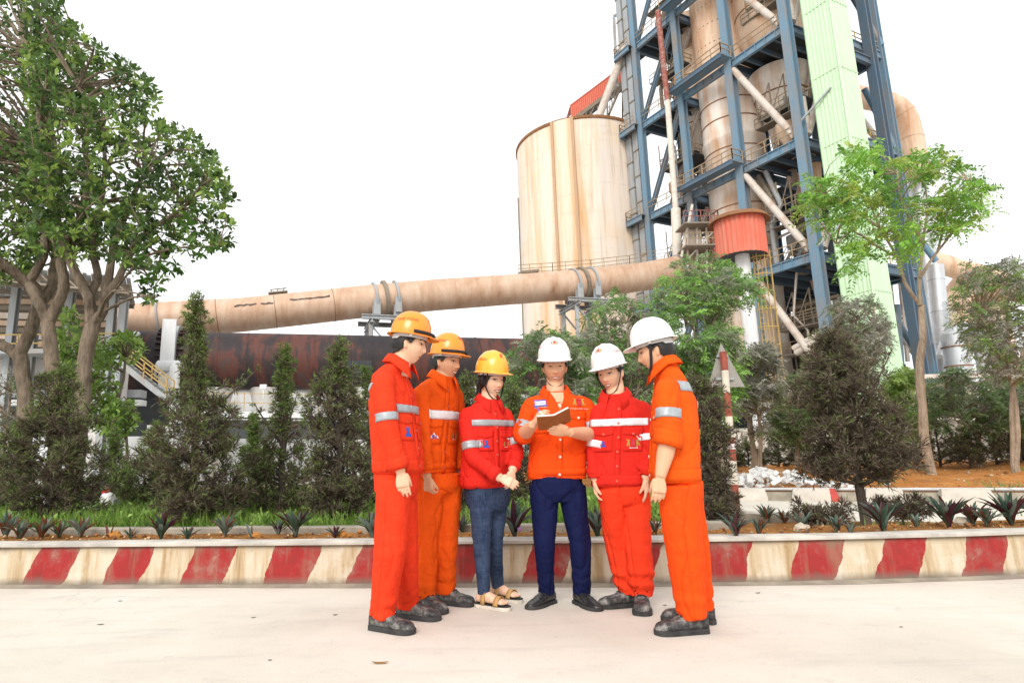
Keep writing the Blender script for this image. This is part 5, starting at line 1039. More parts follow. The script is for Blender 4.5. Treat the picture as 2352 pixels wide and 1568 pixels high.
# ---------------- grass
def blades(name, pts, L, r, pal, label, lean=.5, wdt=.012):
    n = len(pts); d = np.tile(V(0, 0, 1), (n, 1))+r.normal(0, lean, (n, 3)); d[:, 2] = np.abs(d[:, 2])+.2; pal = np.array(pal); c = pal[r.integers(len(pal), size=n)]*(.7+.6*r.random((n, 1)))
    ob = foliage(name, [spread(NEED_T, pts, d, L*(.5+r.random(n)), wdt*(.6+.8*r.random(n)), c, None, r)], 'blade', None); return tag(ob, label, 'grass', kind='stuff')
r = np.random.default_rng(90); P = []
edge_y = lambda x: np.interp(x, [p[0] for p in WL], [p[1] for p in WL])
n = 60000; X = r.uniform(-9, 3.2, n); t = r.random(n)**1.5; Yg = edge_y(X)+1.0+t*6.5; keep = (vnoise(np.stack([X*.9, Yg*.9, X*0], 1)) > -.55) & (X < .335*Yg); X, Yg = X[keep], Yg[keep]
Z = np.array([yard_z(a, b) for a, b in zip(X, Yg)]); blades('grass', np.stack([X, Yg, Z], 1), .17, r, [(.16, .30, .04), (.22, .38, .055), (.10, .20, .03), (.26, .34, .09)], 'rough green grass and weeds under the conifers', .55, .014)
n = 9000; X = r.uniform(-9, 3.2, n); Yg = edge_y(X)+1.0+r.random(n)*4; Z = np.array([yard_z(a, b) for a, b in zip(X, Yg)])
n = len(X); idx = unit(n, r); pal = np.array(FP); pts = np.stack([X, Yg, Z+r.random(n)*.16], 1); keep = (vnoise(pts*V(.8, .8, 0)+5) > 0) & (pts[:, 0] < .335*pts[:, 1]); pts = pts[keep]; n = len(pts)
tag(foliage('weeds', [spread(LEAF_T, pts, unit(n, r)+V(0, 0, .5), .05+.04*r.random(n), .03, pal[r.integers(4, size=n)]*(.7+.6*r.random((n, 1))), None, r)], 'blade', None), 'low broad-leaved weeds among the grass', 'weeds', kind='stuff')
n = 2600; u = r.uniform(-8, 24, n); tt_ = .6+r.random(n)*1.1; Q = np.array([BL[0]+d_b*a+n_b*b for a, b in zip(u, tt_)]); keep = vnoise(Q*V(.8, .8, 0)+3) > .1; Q = Q[keep]; Q[:, 2] = [dirt_z(a, b) for a, b in Q[:, :2]]
blades('verge_grass', Q, .16, r, [(.16, .26, .06), (.24, .30, .10), (.3, .27, .14)], 'sparse grass along the foot of the dirt bank', .6, .02)
n = 5000; u = r.uniform(8, 26, n); tt_ = 5.2+r.random(n)*3; Q = np.array([BL[0]+d_b*a+n_b*b for a, b in zip(u, tt_)]); Q[:, 2] = [dirt_z(a, b) for a, b in Q[:, :2]]; keep = vnoise(Q*V(.5, .5, 0)+8) > .0; blades('hedge_grass', Q[keep], .22, r, [(.16, .30, .05), (.22, .36, .07)], 'bright grass along the far hedge', .6, .03)
n = 1500; X = r.uniform(2.4, 8, n); Yg = edge_y(X)+.7+r.random(n)*1.4; pts = np.stack([X, Yg, np.full(n, .24)], 1); keep = vnoise(pts*V(1.5, 1.5, 0)+11) > .15; blades('island_grass', pts[keep], .10, r, [(.18, .28, .06), (.24, .32, .09)], 'thin grass tufts on the right planting bed', .7, .010)
# ---------------- spiky purple and green plants in the bed
def spike_leaf(nm, c1, c2):
    prof = [(0, .30, 0), (.25, .46, .02), (.5, .5, .05), (.75, .36, .06), (.92, .14, .04), (1, .0, .02)]; vs, cs = [], []
    for k, (x, w_, z) in enumerate(prof[:-1]):
        vs += [(x, w_, z+.10*w_), (x, 0, z), (x, -w_, z+.10*w_)]; c = np.array(c1)*(1-x*.3)+np.array(c2)*(x*.3); cs += [c*.9, c, c*.9]
    vs.append((1, 0, .02)); cs.append(np.array(c2)); fs4 = [(3*k+a, 3*k+a+1, 3*k+a+4, 3*k+a+3) for k in range(4) for a in (0, 1)]; fs3 = [(12, 13, 15), (13, 14, 15)]
    me = np_mesh(nm, np.array(vs)*V(1, .155, 1), [np.array(fs4), np.array(fs3)], np.array(cs), True); me.materials.append(MATS['leaf']); return me
SLM = [spike_leaf('leaf', (.055, .105, .070), (.09, .15, .10)), spike_leaf('leaf', (.16, .22, .18), (.24, .29, .25)), spike_leaf('leaf', (.095, .032, .030), (.12, .045, .045)), spike_leaf('leaf', (.07, .022, .04), (.09, .03, .05)), spike_leaf('leaf', (.20, .075, .04), (.15, .07, .045))]
r = np.random.default_rng(101)
SP = [(12, 1235, 60, 'tall spiky plant with grey-green leaves cut by the left edge'), (45, 1238, 48, 'brown-leaved spiky plant second from the left edge'), (95, 1236, 50, 'pale green spiky plant with one brown leaf under the squat conifer'), (135, 1234, 40, 'small grey spiky plant right of the squat conifer stem'), (185, 1233, 50, 'silvery spiky plant behind the ochre clod'), (250, 1234, 42, 'sparse three-leaved brown and grey spiky plant'), (300, 1236, 28, 'tiny pale spiky sprout in the left bed'), (370, 1238, 62, 'full dark green rosette below the tall conifer'), (430, 1240, 34, 'small upright purple spiky plant below the tall conifer'), (516, 1232, 52, 'bright grey-green rosette between two left conifers'), (580, 1236, 48, 'two-leaved red-brown spiky plant'), (640, 1228, 40, 'small purple spiky plant left of the largest left rosette'), (678, 1234, 68, 'largest purple and green rosette left of the first man'), (770, 1236, 34, 'low thin spiky plant right of the large left rosette'), (856, 1236, 58, 'purple rosette touching the first man'), (1062, 1222, 40, 'purple spiky plant between the second man and the woman'), (1182, 1234, 84, 'large dark rosette with a lilac flower between woman and writing man'), (1250, 1220, 30, 'little pale spiky plant between the navy trouser legs'), (1372, 1234, 72, 'dark rosette between the writing man and the fifth man'), (1505, 1225, 36, 'spiky sprig hidden beside the fifth man'),
      (1690, 1236, 66, 'wide dark rosette right of the last man'), (1745, 1228, 44, 'reddish spiky plant left of the pale quartz rock'), (1640, 1180, 40, 'brown spiky plant at the sign pole foot, left side'), (1760, 1178, 48, 'green rosette on the far bed right of the sign pole'), (1800, 1180, 40, 'brown upright spiky plant on the far bed'), (1845, 1180, 44, 'purple rosette on the far bed before the red-ended barrier'), (1885, 1184, 40, 'brown spiky plant on the far bed beside the bare stem'), (1845, 1215, 50, 'green spiky plant before the stone kerb end'), (1925, 1222, 48, 'pale green spiky plant left of the bare conifer stem'), (1955, 1226, 36, 'short blue-grey spiky plant at the foot of the bare stem'), (2030, 1222, 84, 'tall purple and green rosette right of the bare stem'), (2105, 1210, 36, 'small pale spiky plant between two tall rosettes'), (2180, 1212, 86, 'largest dark green rosette in the right bed'), (2235, 1205, 62, 'upright brown-leaved spiky plant near the right edge'), (2268, 1208, 50, 'grey-green spiky plant second from the right edge'), (2325, 1206, 82, 'large purple rosette at the right edge'), (2390, 1204, 70, 'rosette cut by the right edge')]
plain('lilac petal', (.45, .25, .55), .6)
for k, (x, y, hpx, lb) in enumerate(SP):
    b = gnd(x, y, .31); b = V(b[0], b[1], .30 if y > 1200 or x < 1600 else .2); o = empty('spiky_plant', b, lb, 'plant', 'spiky bed plants'); Ln = hpx*(.98 if x < 1600 else .86)*b[1]/FPX; nl = int(np.clip(hpx*.40, 5, 30)) if 'leaved' not in lb or 'brown-leaved' in lb else 3
    dark = 'purple' in lb or 'dark' in lb or 'large' in lb; brn = 'brown' in lb or 'red' in lb
    for j in range(nl):
        f = j/max(1, nl-1); a = j*2.4+r.normal(0, .25); el = R_(78-58*f+r.normal(0, 7)); pool = (4, 4, 1, 0) if brn else ((0, 1, 0, 2, 3) if dark else (1, 1, 0, 4)); me = SLM[pool[r.integers(len(pool))]]
        e = bpy.data.objects.new('leaf', me); COL.objects.link(e); e.parent = o; s_ = Ln*(.78+.35*r.random())*(1-.15*f); e.scale = (s_, s_*(1.15 if hpx < 60 else .95), s_); e.rotation_euler = Matrix.Rotation(a, 3, 'Z').to_euler() if False else (Matrix.Rotation(a, 3, 'Z') @ Matrix.Rotation(-el, 3, 'Y')).to_euler(); e.location = Vector((.012*math.cos(a), .012*math.sin(a), .004*j))
    if 'lilac' in lb:
        m = MB(); m.lathe(b+V(.04, -.05, .06), [(0, 0), (.018, .012), (.02, .03), (0, .035)], 8); m.build('flower', 'lilac petal', o)
# ================================================================== PEOPLE
c1 = lambda x, y: (.5742*(1400+x/1.96), .5742*(1200+y/1.96)); c2 = lambda x, y: (.5742*(2000+x/1.96), .5742*(1200+y/1.96))
c3 = lambda x, y: (.5742*(1400+x/2.091), .5742*(1850+y/2.091)); c4 = lambda x, y: (.5742*(2000+x/2.091), .5742*(1850+y/2.091))
def m_cloth(name, c, c2_=None, rough=.82, weave=420, fold=.34):
    s = NT(name); v = s.coord(); f = s.noise(v, 9, 4, .6)
    def cr(sc, stretch, rot, w_, dist):
        n_ = s.noise(s.coord(stretch, rot=rot), sc, 2, .5, dist); return s.ramp(s.math('ABSOLUTE', s.math('SUBTRACT', n_, .5)), [(0, (0, 0, 0)), (w_, (1, 1, 1))])
    h = s.math('ADD', s.math('ADD', s.math('MULTIPLY', cr(7, (1, 1, .35), (.3, .2, 0), .045, .6), .55), s.math('MULTIPLY', cr(11, (1, 1, .5), (-.5, .4, 0), .05, .8), .4)), s.math('MULTIPLY', s.noise(v, 30, 4, .6), .5))
    lo = tuple(x*.80 for x in c); s.base(s.ramp(f, [(.3, lo), (.7, c)]), rough, 0, .10); s.bump(s.math('ADD', h, s.math('MULTIPLY', s.noise(v, weave, 2), .08)), fold, .010); return reg(name, s.m)
m_cloth('red-orange cloth', (.80, .050, .016)); m_cloth('orange cloth', (.84, .100, .008)); m_cloth('red cloth', (.70, .028, .018)); m_cloth('vivid orange cloth', (.86, .078, .008))
m_cloth('navy cloth', (.007, .011, .055), rough=.7)
def m_denim():
    s = NT('denim'); v = s.coord(); a = s.noise(s.coord((1, 1, .1)), 160, 3); b = s.noise(s.coord((.12, .12, 1)), 150, 3); f = s.noise(v, 7, 4); k = s.math('ADD', s.math('MULTIPLY', a, .3), s.math('ADD', s.math('MULTIPLY', b, .25), s.math('MULTIPLY', f, .45)))
    s.base(s.ramp(k, [(.38, (.012, .022, .055)), (.62, (.055, .085, .15))]), .85, 0, .15); s.bump(s.noise(v, 30, 3), .3, .008); return reg('denim', s.m)
m_denim()
def m_skin(name, c):
    s = NT(name); v = s.coord(); f = s.noise(v, 30, 4, .6); g = s.noise(v, 6, 2); s.base(s.mix(s.ramp(g, [(.4, (0, 0, 0)), (.65, (.35,)*3)]), s.ramp(f, [(.3, tuple(x*.92 for x in c)), (.7, c)]), (c[0]*.98, c[1]*.80, c[2]*.75)), .52, 0, .35)
    s.b.inputs['Subsurface Weight'].default_value = .08; s.b.inputs['Subsurface Radius'].default_value = (.012, .005, .003); s.b.inputs['Subsurface Scale'].default_value = .6; return reg(name, s.m)
m_skin('skin fair', (.74, .475, .315)); m_skin('skin tan', (.58, .33, .195)); m_skin('skin light', (.76, .51, .355)); m_skin('skin warm', (.67, .40, .245))
plain('hair', (.012, .010, .009), .45, var=.4, scale=60); plain('brow', (.05, .035, .027), .8, var=.1); plain('iris', (.018, .012, .010), .25, var=0); plain('eye white', (.62, .58, .55), .4, var=.03); plain('lip', (.36, .095, .075), .5, var=.08); plain('teeth', (.82, .78, .70), .35, var=.03)
def m_gloss(name, c, rough=.22, coat=.3):
    s = NT(name); v = s.coord(); f = s.noise(v, 35, 4, .7); s.base(s.mix(s.ramp(f, [(.58, (0, 0, 0)), (.75, (.18,)*3)]), (*c, 1), tuple(x*.75 for x in c)), s.ramp(f, [(.3, (rough,)*3), (.75, (rough+.2,)*3)]), 0, .5); s.b.inputs['Coat Weight'].default_value = coat; return reg(name, s.m)
m_gloss('helmet orange', (.86, .26, .012)); m_gloss('helmet yellow', (.86, .40, .035)); m_gloss('helmet white', (.80, .79, .77))
plain('helmet print', (.55, .045, .03), .5, var=.2, scale=80); plain('harness', (.55, .54, .52), .5, var=.05); plain('strap black', (.014, .014, .017), .7, var=.2, scale=60)
plain('reflective', (.34, .37, .39), .42, metal=.2, var=.12, scale=30); plain('reflective bright', (.76, .78, .80), .35, metal=.1, var=.1, scale=30)
plain('button', (.72, .66, .60), .4, var=.05); plain('button red', (.55, .10, .06), .4, var=.05)
plain('print white', (.75, .72, .70), .7, var=.1); plain('print blue', (.035, .085, .42), .7, var=.15, scale=60); plain('print red', (.50, .03, .05), .7, var=.15, scale=60); plain('print olive', (.36, .27, .05), .7, var=.2, scale=60)
s = NT('boot leather'); v = s.coord(); f = s.noise(v, 16, 6, .7); s.base(s.ramp(f, [(.36, (.020, .020, .022)), (.48, (.055, .054, .053)), (.62, (.25, .24, .22))]), .6, 0, .4); s.bump(s.noise(v, 90, 4), .3, .005); reg('boot leather', s.m)
s = NT('dress leather'); v = s.coord(); f = s.noise(v, 20, 5, .65); s.base(s.ramp(f, [(.4, (.012, .012, .014)), (.7, (.035, .034, .034))]), .32, 0, .5); s.bump(s.noise(s.coord((1, 1, 2)), 22, 3), .5, .008); reg('dress leather', s.m)
plain('boot sole', (.035, .034, .034), .8, var=.5, scale=14, bump=.3); plain('sandal strap', (.46, .27, .10), .7, var=.15, scale=60); plain('sandal sole', (.60, .55, .47), .7, var=.2, scale=30); plain('sandal footbed', (.02, .02, .02), .7); plain('lace', (.012, .012, .012), .8); plain('metal eyelet', (.5, .5, .5), .35, metal=.8, var=.05)
def crease(g, w_): return np.clip(1-np.abs(vnoise(g))/w_, 0, 1)**1.3
# ---- building blocks
class Loft:
    """closed surfaces that are later fused into one skin"""
    def __init__(s): s.v = []; s.f = []; s.n = 0
    def rings(s, R, n=28):
        """R: list of (centre, ax, ay, a, b, exponent, mod(theta))"""
        th = np.linspace(0, 2*math.pi, n, endpoint=False); base = s.n; V_ = []
        for (c, ax_, ay_, a, b, e, mod) in R:
            ct, st = np.cos(th), np.sin(th); k = 1.0 if mod is None else 1+mod(th)
            x = np.sign(ct)*np.abs(ct)**(2/e)*a*k; y = np.sign(st)*np.abs(st)**(2/e)*b*k
            V_.append(np.asarray(c)[None]+x[:, None]*np.asarray(ax_)[None]+y[:, None]*np.asarray(ay_)[None])
        s.v.append(np.concatenate(V_)); m = len(R)
        for i in range(m-1):
            for k in range(n): s.f.append((base+i*n+k, base+i*n+(k+1) % n, base+(i+1)*n+(k+1) % n, base+(i+1)*n+k))
        s.f.append(tuple(base+k for k in reversed(range(n)))); s.f.append(tuple(base+(m-1)*n+k for k in range(n))); s.n += m*n
    def limb(s, P, radii, n=24, folds=(), seed=0, flat=1.0, hint=None, step=.02):
        P = [np.asarray(p, float) for p in P]; L = [0]
        for a, b in zip(P[:-1], P[1:]): L.append(L[-1]+np.linalg.norm(b-a))
        m = max(3, int(L[-1]/step)); ts = np.linspace(0, L[-1], m+1); Q = np.array([[np.interp(t, L, [p[k] for p in P]) for k in range(3)] for t in ts])
        for _ in range(3): Q[1:-1] = .25*Q[:-2]+.5*Q[1:-1]+.25*Q[2:]
        r_ = np.interp(ts, L, radii); hint = V(.31, -.9, .2) if hint is None else hint; x = None; R = []
        for i, t in enumerate(ts):
            d = nrm(Q[min(i+1, m)]-Q[max(i-1, 0)]); x = nrm(hint-d*(hint@d)) if x is None else nrm(x-d*(x@d)); y = np.cross(d, x)
            def mod(th, t=t):
                k = 0
                for (tc, wd, amp, lam) in folds: k = k+amp*math.exp(-((t-tc)/wd)**2)*np.sin(2*math.pi*t/lam+1.7*np.sin(th+seed)+.8*np.sin(2*th+seed*2.3))
                return k
            R.append((Q[i], x, y, r_[i], r_[i]*flat, 2, mod if folds else None))
        s.rings(R, n); return Q
    def verts(s): return np.concatenate(s.v)
def fuse(loft, voxel, smooth=4, extra=None):
    """voxel union of all closed surfaces, then relaxed"""
    me = bpy.data.meshes.new('tmp'); me.from_pydata([tuple(p) for p in loft.verts()], [], loft.f); ob = bpy.data.objects.new('tmp', me); COL.objects.link(ob)
    md = ob.modifiers.new('r', 'REMESH'); md.mode = 'VOXEL'; md.voxel_size = voxel; md.use_smooth_shade = True
    if smooth: sm = ob.modifiers.new('s', 'SMOOTH'); sm.factor = .5; sm.iterations = smooth
    dg = bpy.context.evaluated_depsgraph_get(); ev = ob.evaluated_get(dg); out = bpy.data.meshes.new_from_object(ev)
    bpy.data.objects.remove(ob); bpy.data.meshes.remove(me); return out
def mesh_np_get(me):
    n = len(me.vertices); v = np.empty(n*3, np.float32); me.vertices.foreach_get('co', v); nn = np.empty(n*3, np.float32); me.vertices.foreach_get('normal', nn); return v.reshape(-1, 3).astype(float), nn.reshape(-1, 3).astype(float)
def wrinkle(me, fn):
    v, n = mesh_np_get(me); v = v+n*fn(v)[:, None]; me.vertices.foreach_set('co', v.astype(np.float32).ravel()); me.update()
def bvh_of(me):
    return BVHTree.FromPolygons([v.co.copy() for v in me.vertices], [tuple(p.vertices) for p in me.polygons])
def place(me, name, mat, parent, org):
    v = np.empty(len(me.vertices)*3, np.float32); me.vertices.foreach_get('co', v); v = v.reshape(-1, 3)-np.asarray(org, np.float32); me.vertices.foreach_set('co', v.ravel()); me.update(); me.polygons.foreach_set('use_smooth', np.ones(len(me.polygons), bool)); me.name = name
    return link(name, me, mat, parent)
def cast(b, o, d, off):
    h = b.ray_cast(Vector(o), Vector(d), 1.2)
    if h[0] is None: return None
    nn = h[1] if h[1].dot(Vector(d)) < 0 else -h[1]; return np.array(h[0])+np.array(nn)*off
def cloth_patch(b, name, mat, parent, org, fn, nu, nv, off=.004, jump=.03, thick=.003, inside=False, mask=None, rmax=.34):
    """a strip that lies on a garment: fn(u,v)->(ray origin, ray direction)"""
    P = [[None]*(nv+1) for _ in range(nu+1)]
    for i in range(nu+1):
        for j in range(nv+1):
            o_, d_ = fn(i/nu, j/nv); h = b.ray_cast(Vector(o_), Vector(nrm(d_)), .6 if not inside else rmax)
            if h[0] is None: continue
            n_ = np.array(h[1]); dn = nrm(d_); sgn = 1 if (n_@dn > 0) == inside else -1; P[i][j] = np.array(h[0])+n_*sgn*off
    idx = {}; vs = []; fs = []
    for i in range(nu):
        for j in range(nv):
            q = [P[i][j], P[i+1][j], P[i+1][j+1], P[i][j+1]]
            if any(x is None for x in q): continue
            if mask and not mask((i+.5)/nu, (j+.5)/nv): continue
            if max(np.linalg.norm(q[a]-q[(a+1) % 4]) for a in range(4)) > jump: continue
            f = []
            for (a, c) in ((i, j), (i+1, j), (i+1, j+1), (i, j+1)):
                if (a, c) not in idx: idx[(a, c)] = len(vs); vs.append(tuple(P[a][c]-org))
                f.append(idx[(a, c)])
            fs.append(tuple(f))
    if not fs: return None
    me = bpy.data.meshes.new(name); me.from_pydata(vs, [], fs); me.polygons.foreach_set('use_smooth', [True]*len(fs)); bm = bmesh.new(); bm.from_mesh(me); bmesh.ops.recalc_face_normals(bm, faces=bm.faces[:]); bm.to_mesh(me); bm.free()
    ob = link(name, me, mat, parent)
    if thick: md = ob.modifiers.new('thick', 'SOLIDIFY'); md.thickness = thick; md.offset = 0
    return ob
def shape_patch(b, name, mat, parent, org, o, X, Y, N, polys, off=.006, sc=1.0):
    """flat print (letters, emblems) pressed on a garment or helmet"""
    vs, fs = [], []
    for poly in polys:
        st = len(vs); ok = True; pts = []
        for (x, y) in poly:
            h = cast(b, o+X*x*sc+Y*y*sc+N*.15, -N, off)
            if h is None: ok = False; break
            pts.append(h)
        if not ok: continue
        vs += [tuple(p-org) for p in pts]; fs.append(tuple(range(st, st+len(pts))))
    if not fs: return None
    me = bpy.data.meshes.new(name); me.from_pydata(vs, [], fs); ob = link(name, me, mat, parent)
    if 'lettering' in name: ob['kind'] = 'stuff'
    return ob
def text_polys(txt):
    cu = bpy.data.curves.new('t', 'FONT'); cu.body = txt; cu.align_x = 'CENTER'; cu.align_y = 'CENTER'; cu.size = 1; cu.resolution_u = 2; ob = bpy.data.objects.new('t', cu); COL.objects.link(ob)
    dg = bpy.context.evaluated_depsgraph_get(); me = bpy.data.meshes.new_from_object(ob.evaluated_get(dg)); P = [[(me.vertices[i].co.x, me.vertices[i].co.y) for i in p.vertices] for p in me.polygons]; bpy.data.objects.remove(ob); bpy.data.meshes.remove(me); return P
SHIELD = [[(-.30, .35), (.30, .35), (.34, .05), (.2, -.3), (0, -.45), (-.2, -.3), (-.34, .05)], [(-.4, .42), (.4, .42), (.34, .62), (.2, .5), (0, .7), (-.2, .5), (-.34, .62)], [(-.5, -.6), (.5, -.6), (.42, -.48), (-.42, -.48)]]
GOAT = [(.45, -.5), (.6, -.5), (.62, -.1), (.85, -.45), (.98, -.42), (.85, .1), (.7, .35), (.95, .55), (.8, .62), (.6, .5), (.42, .62), (.5, .4), (.48, .0)]
GOATS = [GOAT, [(-x, y) for x, y in reversed(GOAT)]]
TOWERLOGO = [[(-.28, .5), (-.22, .35), (-.20, -.15), (-.34, -.15), (-.55, -.5), (.55, -.5), (.34, -.15), (.20, -.15), (.22, .35), (.28, .5)]]
# ---- head
def head_loft(L, c, X, Yv, Z, woman=False):
    nu, nv = 56, 40; base = L.n; th = np.linspace(0, 2*math.pi, nu, endpoint=False); ph = np.linspace(.02, math.pi-.02, nv); T_, P_ = np.meshgrid(th, ph); sx = np.sin(P_)*np.cos(T_); sy = np.sin(P_)*np.sin(T_); sz = np.cos(P_)
    z = .116*sz; low = np.clip(-z/.116, 0, 1); hw = (.0745 if not woman else .071); x = hw*sx*(1-.30*low**1.6); y = np.where(sy > 0, .093*sy*(1-.06*low), .098*sy*(1-.52*low**1.1))
    y = np.where(sy > 0, y*(1-.05*np.clip(np.abs(sx)-.5, 0, 1)), y); fr = np.clip(sy*3, 0, 1)
    G = lambda cx, cz, wx, wz: np.exp(-((x-cx)/wx)**2-((z-cz)/wz)**2)
    nose = .0245*np.exp(-(x/(.0085+.010*np.clip((.012-z)/.05, 0, 1)))**2)*np.clip((.026-z)/.058, 0, 1)**1.15*(1/(1+np.exp(-(z+.040)/.0028)))
    d = nose-.0095*(G(.031, .010, .017, .012)+G(-.031, .010, .017, .012))+.0045*(G(.03, .030, .024, .007)+G(-.03, .030, .024, .007))+.006*(G(.042, -.022, .02, .02)+G(-.042, -.022, .02, .02))
    d = d+.0065*G(0, -.059, .021, .0055)+.0070*G(0, -.071, .017, .0055)-.004*G(0, -.0648, .024, .0022)+.009*G(0, -.098, .02, .016)-.003*G(0, -.083, .02, .006)
    y = y+d*fr; p = np.stack([x, y, z], -1).reshape(-1, 3); L.v.append(c+p[:, :1]*X+p[:, 1:2]*Yv+p[:, 2:]*Z); n = nu
    for i in range(nv-1):
        for k in range(n): L.f.append((base+i*n+k, base+(i+1)*n+k, base+(i+1)*n+(k+1) % n, base+i*n+(k+1) % n))
    L.f.append(tuple(base+k for k in range(n))); L.f.append(tuple(base+(nv-1)*n+k for k in reversed(range(n)))); L.n += nu*nv
    for s_ in (-1, 1):    # ears
        ce = c+X*s_*(hw+.001)-Yv*.004-Z*.006; R = []
        for t in np.linspace(-1, 1, 7): w_ = math.sqrt(max(.02, 1-t*t)); R.append((ce+Z*t*.031+X*s_*.006*(t > .0)*t, X*s_, nrm(Yv-X*s_*.5), .0075*w_+.002, .0185*w_*(.8+.2*t), 2, None))
        L.rings(R, 12)
def hand_loft(L, w_, d, n, t, curl=.35, spread_=.015, thumb=.5, sc=1.0):
    d = nrm(d); n = nrm(n-d*(n@d)); t = nrm(t-d*(t@d)-n*(t@n)); S = sc
    L.rings([(w_-d*.02*S, t, n, .025*S, .019*S, 2, None), (w_+d*.01*S, t, n, .027*S, .018*S, 2.2, None), (w_+d*.035*S, t, n, .036*S, .0165*S, 2.5, None), (w_+d*.065*S, t, n, .041*S, .0155*S, 2.6, None), (w_+d*.088*S, t, n, .040*S, .0135*S, 2.6, None)], 18)
    for k, (o_, ln) in enumerate(((.031, .070), (.0105, .078), (-.0105, .073), (-.0305, .058))):
        p = w_+d*(.084-.004*abs(k-1))*S+t*o_*S; a = spread_*(1.5-k); dd = nrm(d*math.cos(a)+t*math.sin(a)); P = [p-dd*.012]; ang = curl*(.55+.18*k*.5)
        for j, f in enumerate((.44, .31, .25)):
            dj = dd*math.cos(ang)+n*math.sin(ang); P.append(P[-1]+dj*(ln*f+(.012 if j == 0 else 0))*S); ang += curl*(1.0 if j == 0 else .75)
        L.limb(P, [.0084*S, .0080*S, .0074*S, .0060*S], 10, step=.008)
    p = w_+d*.018*S+t*.026*S; q1 = p+(t*.34+d*.80+n*thumb*.6)*.036*S; q2 = q1+nrm(t*.05+d*.9+n*thumb)*.030*S; q3 = q2+nrm(d*.9+n*(thumb+.2)+t*.05)*.026*S; L.limb([p, q1, q2, q3], [.0155*S, .0125*S, .0108*S, .0075*S], 10, step=.008)
def shoe(parent, org, heel, toe, style, length=.285):
    f = nrm((toe-heel)*V(1, 1, 0)); s_ = V(f[1], -f[0], 0); mid = (heel+toe)/2*V(1, 1, 0); h0 = mid-f*length/2; so_ = .026 if style == 'boot' else .020
    o = empty('boot' if style == 'boot' else 'shoe', h0-org); o.parent = parent; oo = h0
    if style == 'boot': prof = [(0, .030, .085), (.06, .037, .105), (.2, .041, .118), (.34, .043, .118), (.46, .046, .100), (.58, .049, .082), (.7, .052, .072), (.82, .052, .068), (.92, .044, .060), (.98, .028, .044), (1, .012, .034)]
    else: prof = [(0, .026, .07), (.06, .033, .09), (.2, .037, .100), (.34, .039, .098), (.46, .043, .080), (.58, .047, .064), (.7, .048, .054), (.82, .044, .047), (.92, .034, .041), (.98, .022, .035), (1, .010, .030)]
    L = Loft(); R = []
    for (t, w_, h) in prof: R.append((h0+f*length*t+up(so_*.6+(h-so_*.6)/2), s_, up(1), w_*.95, (h-so_*.6)/2, 2.6, None))
    me_l = Loft(); me_l.rings(R, 20); me = fuse(me_l, .007, 3)
    wrinkle(me, lambda v: .0025*fbm(v*38)+.002*np.exp(-((((v-h0)@f)/length-.56)/.06)**2)*np.sin(((v-h0)@f)*170)); b = bvh_of(me); up_o = place(me, 'upper', 'boot leather' if style == 'boot' else 'dress leather', o, oo)
    m = MB(); vs = []; n = 40; outl = []
    for k in range(n):
        a = 2*math.pi*k/n; t = .5-.5*math.cos(a); w_ = np.interp(t, [p[0] for p in prof], [p[1] for p in prof])*1.06+.003
        if t < .05 or t > .96: w_ *= .8
        side = math.sin(a); side = math.copysign(1, side) if abs(side) > .25 else side/.25; outl.append(h0+f*(length*(t*1.03-.015))+s_*w_*side)
    hh = [0 if not (.34 < ((q-h0)@f)/length < .48 and style != 'boot') else .012 for q in outl]
    for q, e in zip(outl, hh): vs += [q+up(.005+e), q+up(so_), q+up(so_+.004)-nrm(q-mid-((q-mid)@f)*f*.0)*.003]
    m.add(vs, [(3*k+j, 3*((k+1) % n)+j, 3*((k+1) % n)+j+1, 3*k+j+1) for k in range(n) for j in (0, 1)]); m.f += [tuple(3*k+2 for k in range(n)), tuple(3*k for k in reversed(range(n)))]; m.sm += [False, False]; m.build('sole', 'boot sole', o)
    if style == 'boot':
        for i, t in enumerate((.36, .43, .50)):
            m = MB(); P = []
            for q in np.linspace(-1, 1, 7):
                c = cast(b, h0+f*length*(t+.02*abs(q))+s_*q*.026+up(.3), V(0, 0, -1), .003)
                if c is not None: P.append(c)
            if len(P) > 2: m.tube(P, .0032, 5); m.build('lace', 'lace', o)
        c = cast(b, h0+f*length*.37+up(.3), V(0, 0, -1), .006)
        if c is not None:
            m = MB(); [m.tube([c, c+s_*e*.022+f*.012+up(.010), c+s_*e*.038+f*.03-up(.006)], .003, 5) for e in (-1, 1)]; m.build('lace_bow', 'lace', o)
    return h0+f*length*.26
def sandal(parent, org, heel, toe, length=.245):
    f = nrm((toe-heel)*V(1, 1, 0)); s_ = V(f[1], -f[0], 0); mid = (heel+toe)/2*V(1, 1, 0); h0 = mid-f*length/2; o = empty('sandal', h0-org); o.parent = parent
    def slab(z0, z1, k, nm, mt):
        m = MB(); n = 36; vs = []
        for i in range(n):
            a = 2*math.pi*i/n; t = .5-.5*math.cos(a); w_ = np.interp(t, [0, .1, .35, .7, .9, 1], [.022, .031, .031, .043, .036, .016])*k; sd = math.sin(a); sd = math.copysign(1, sd) if abs(sd) > .3 else sd/.3; q = h0+f*length*(t*1.04-.02)+s_*w_*sd; vs += [q+up(z0), q+up(z1)]
        m.add(vs, [(2*i, 2*((i+1) % n), 2*((i+1) % n)+1, 2*i+1) for i in range(n)]); m.f += [tuple(2*i+1 for i in range(n)), tuple(2*i for i in reversed(range(n)))]; m.sm += [False]*2; m.build(nm, mt, o)
    slab(.005, .026, 1.05, 'sole', 'sandal sole'); slab(.026, .032, 1.0, 'footbed', 'sandal footbed')
    return o, h0, f, s_, h0+f*length*.24, length
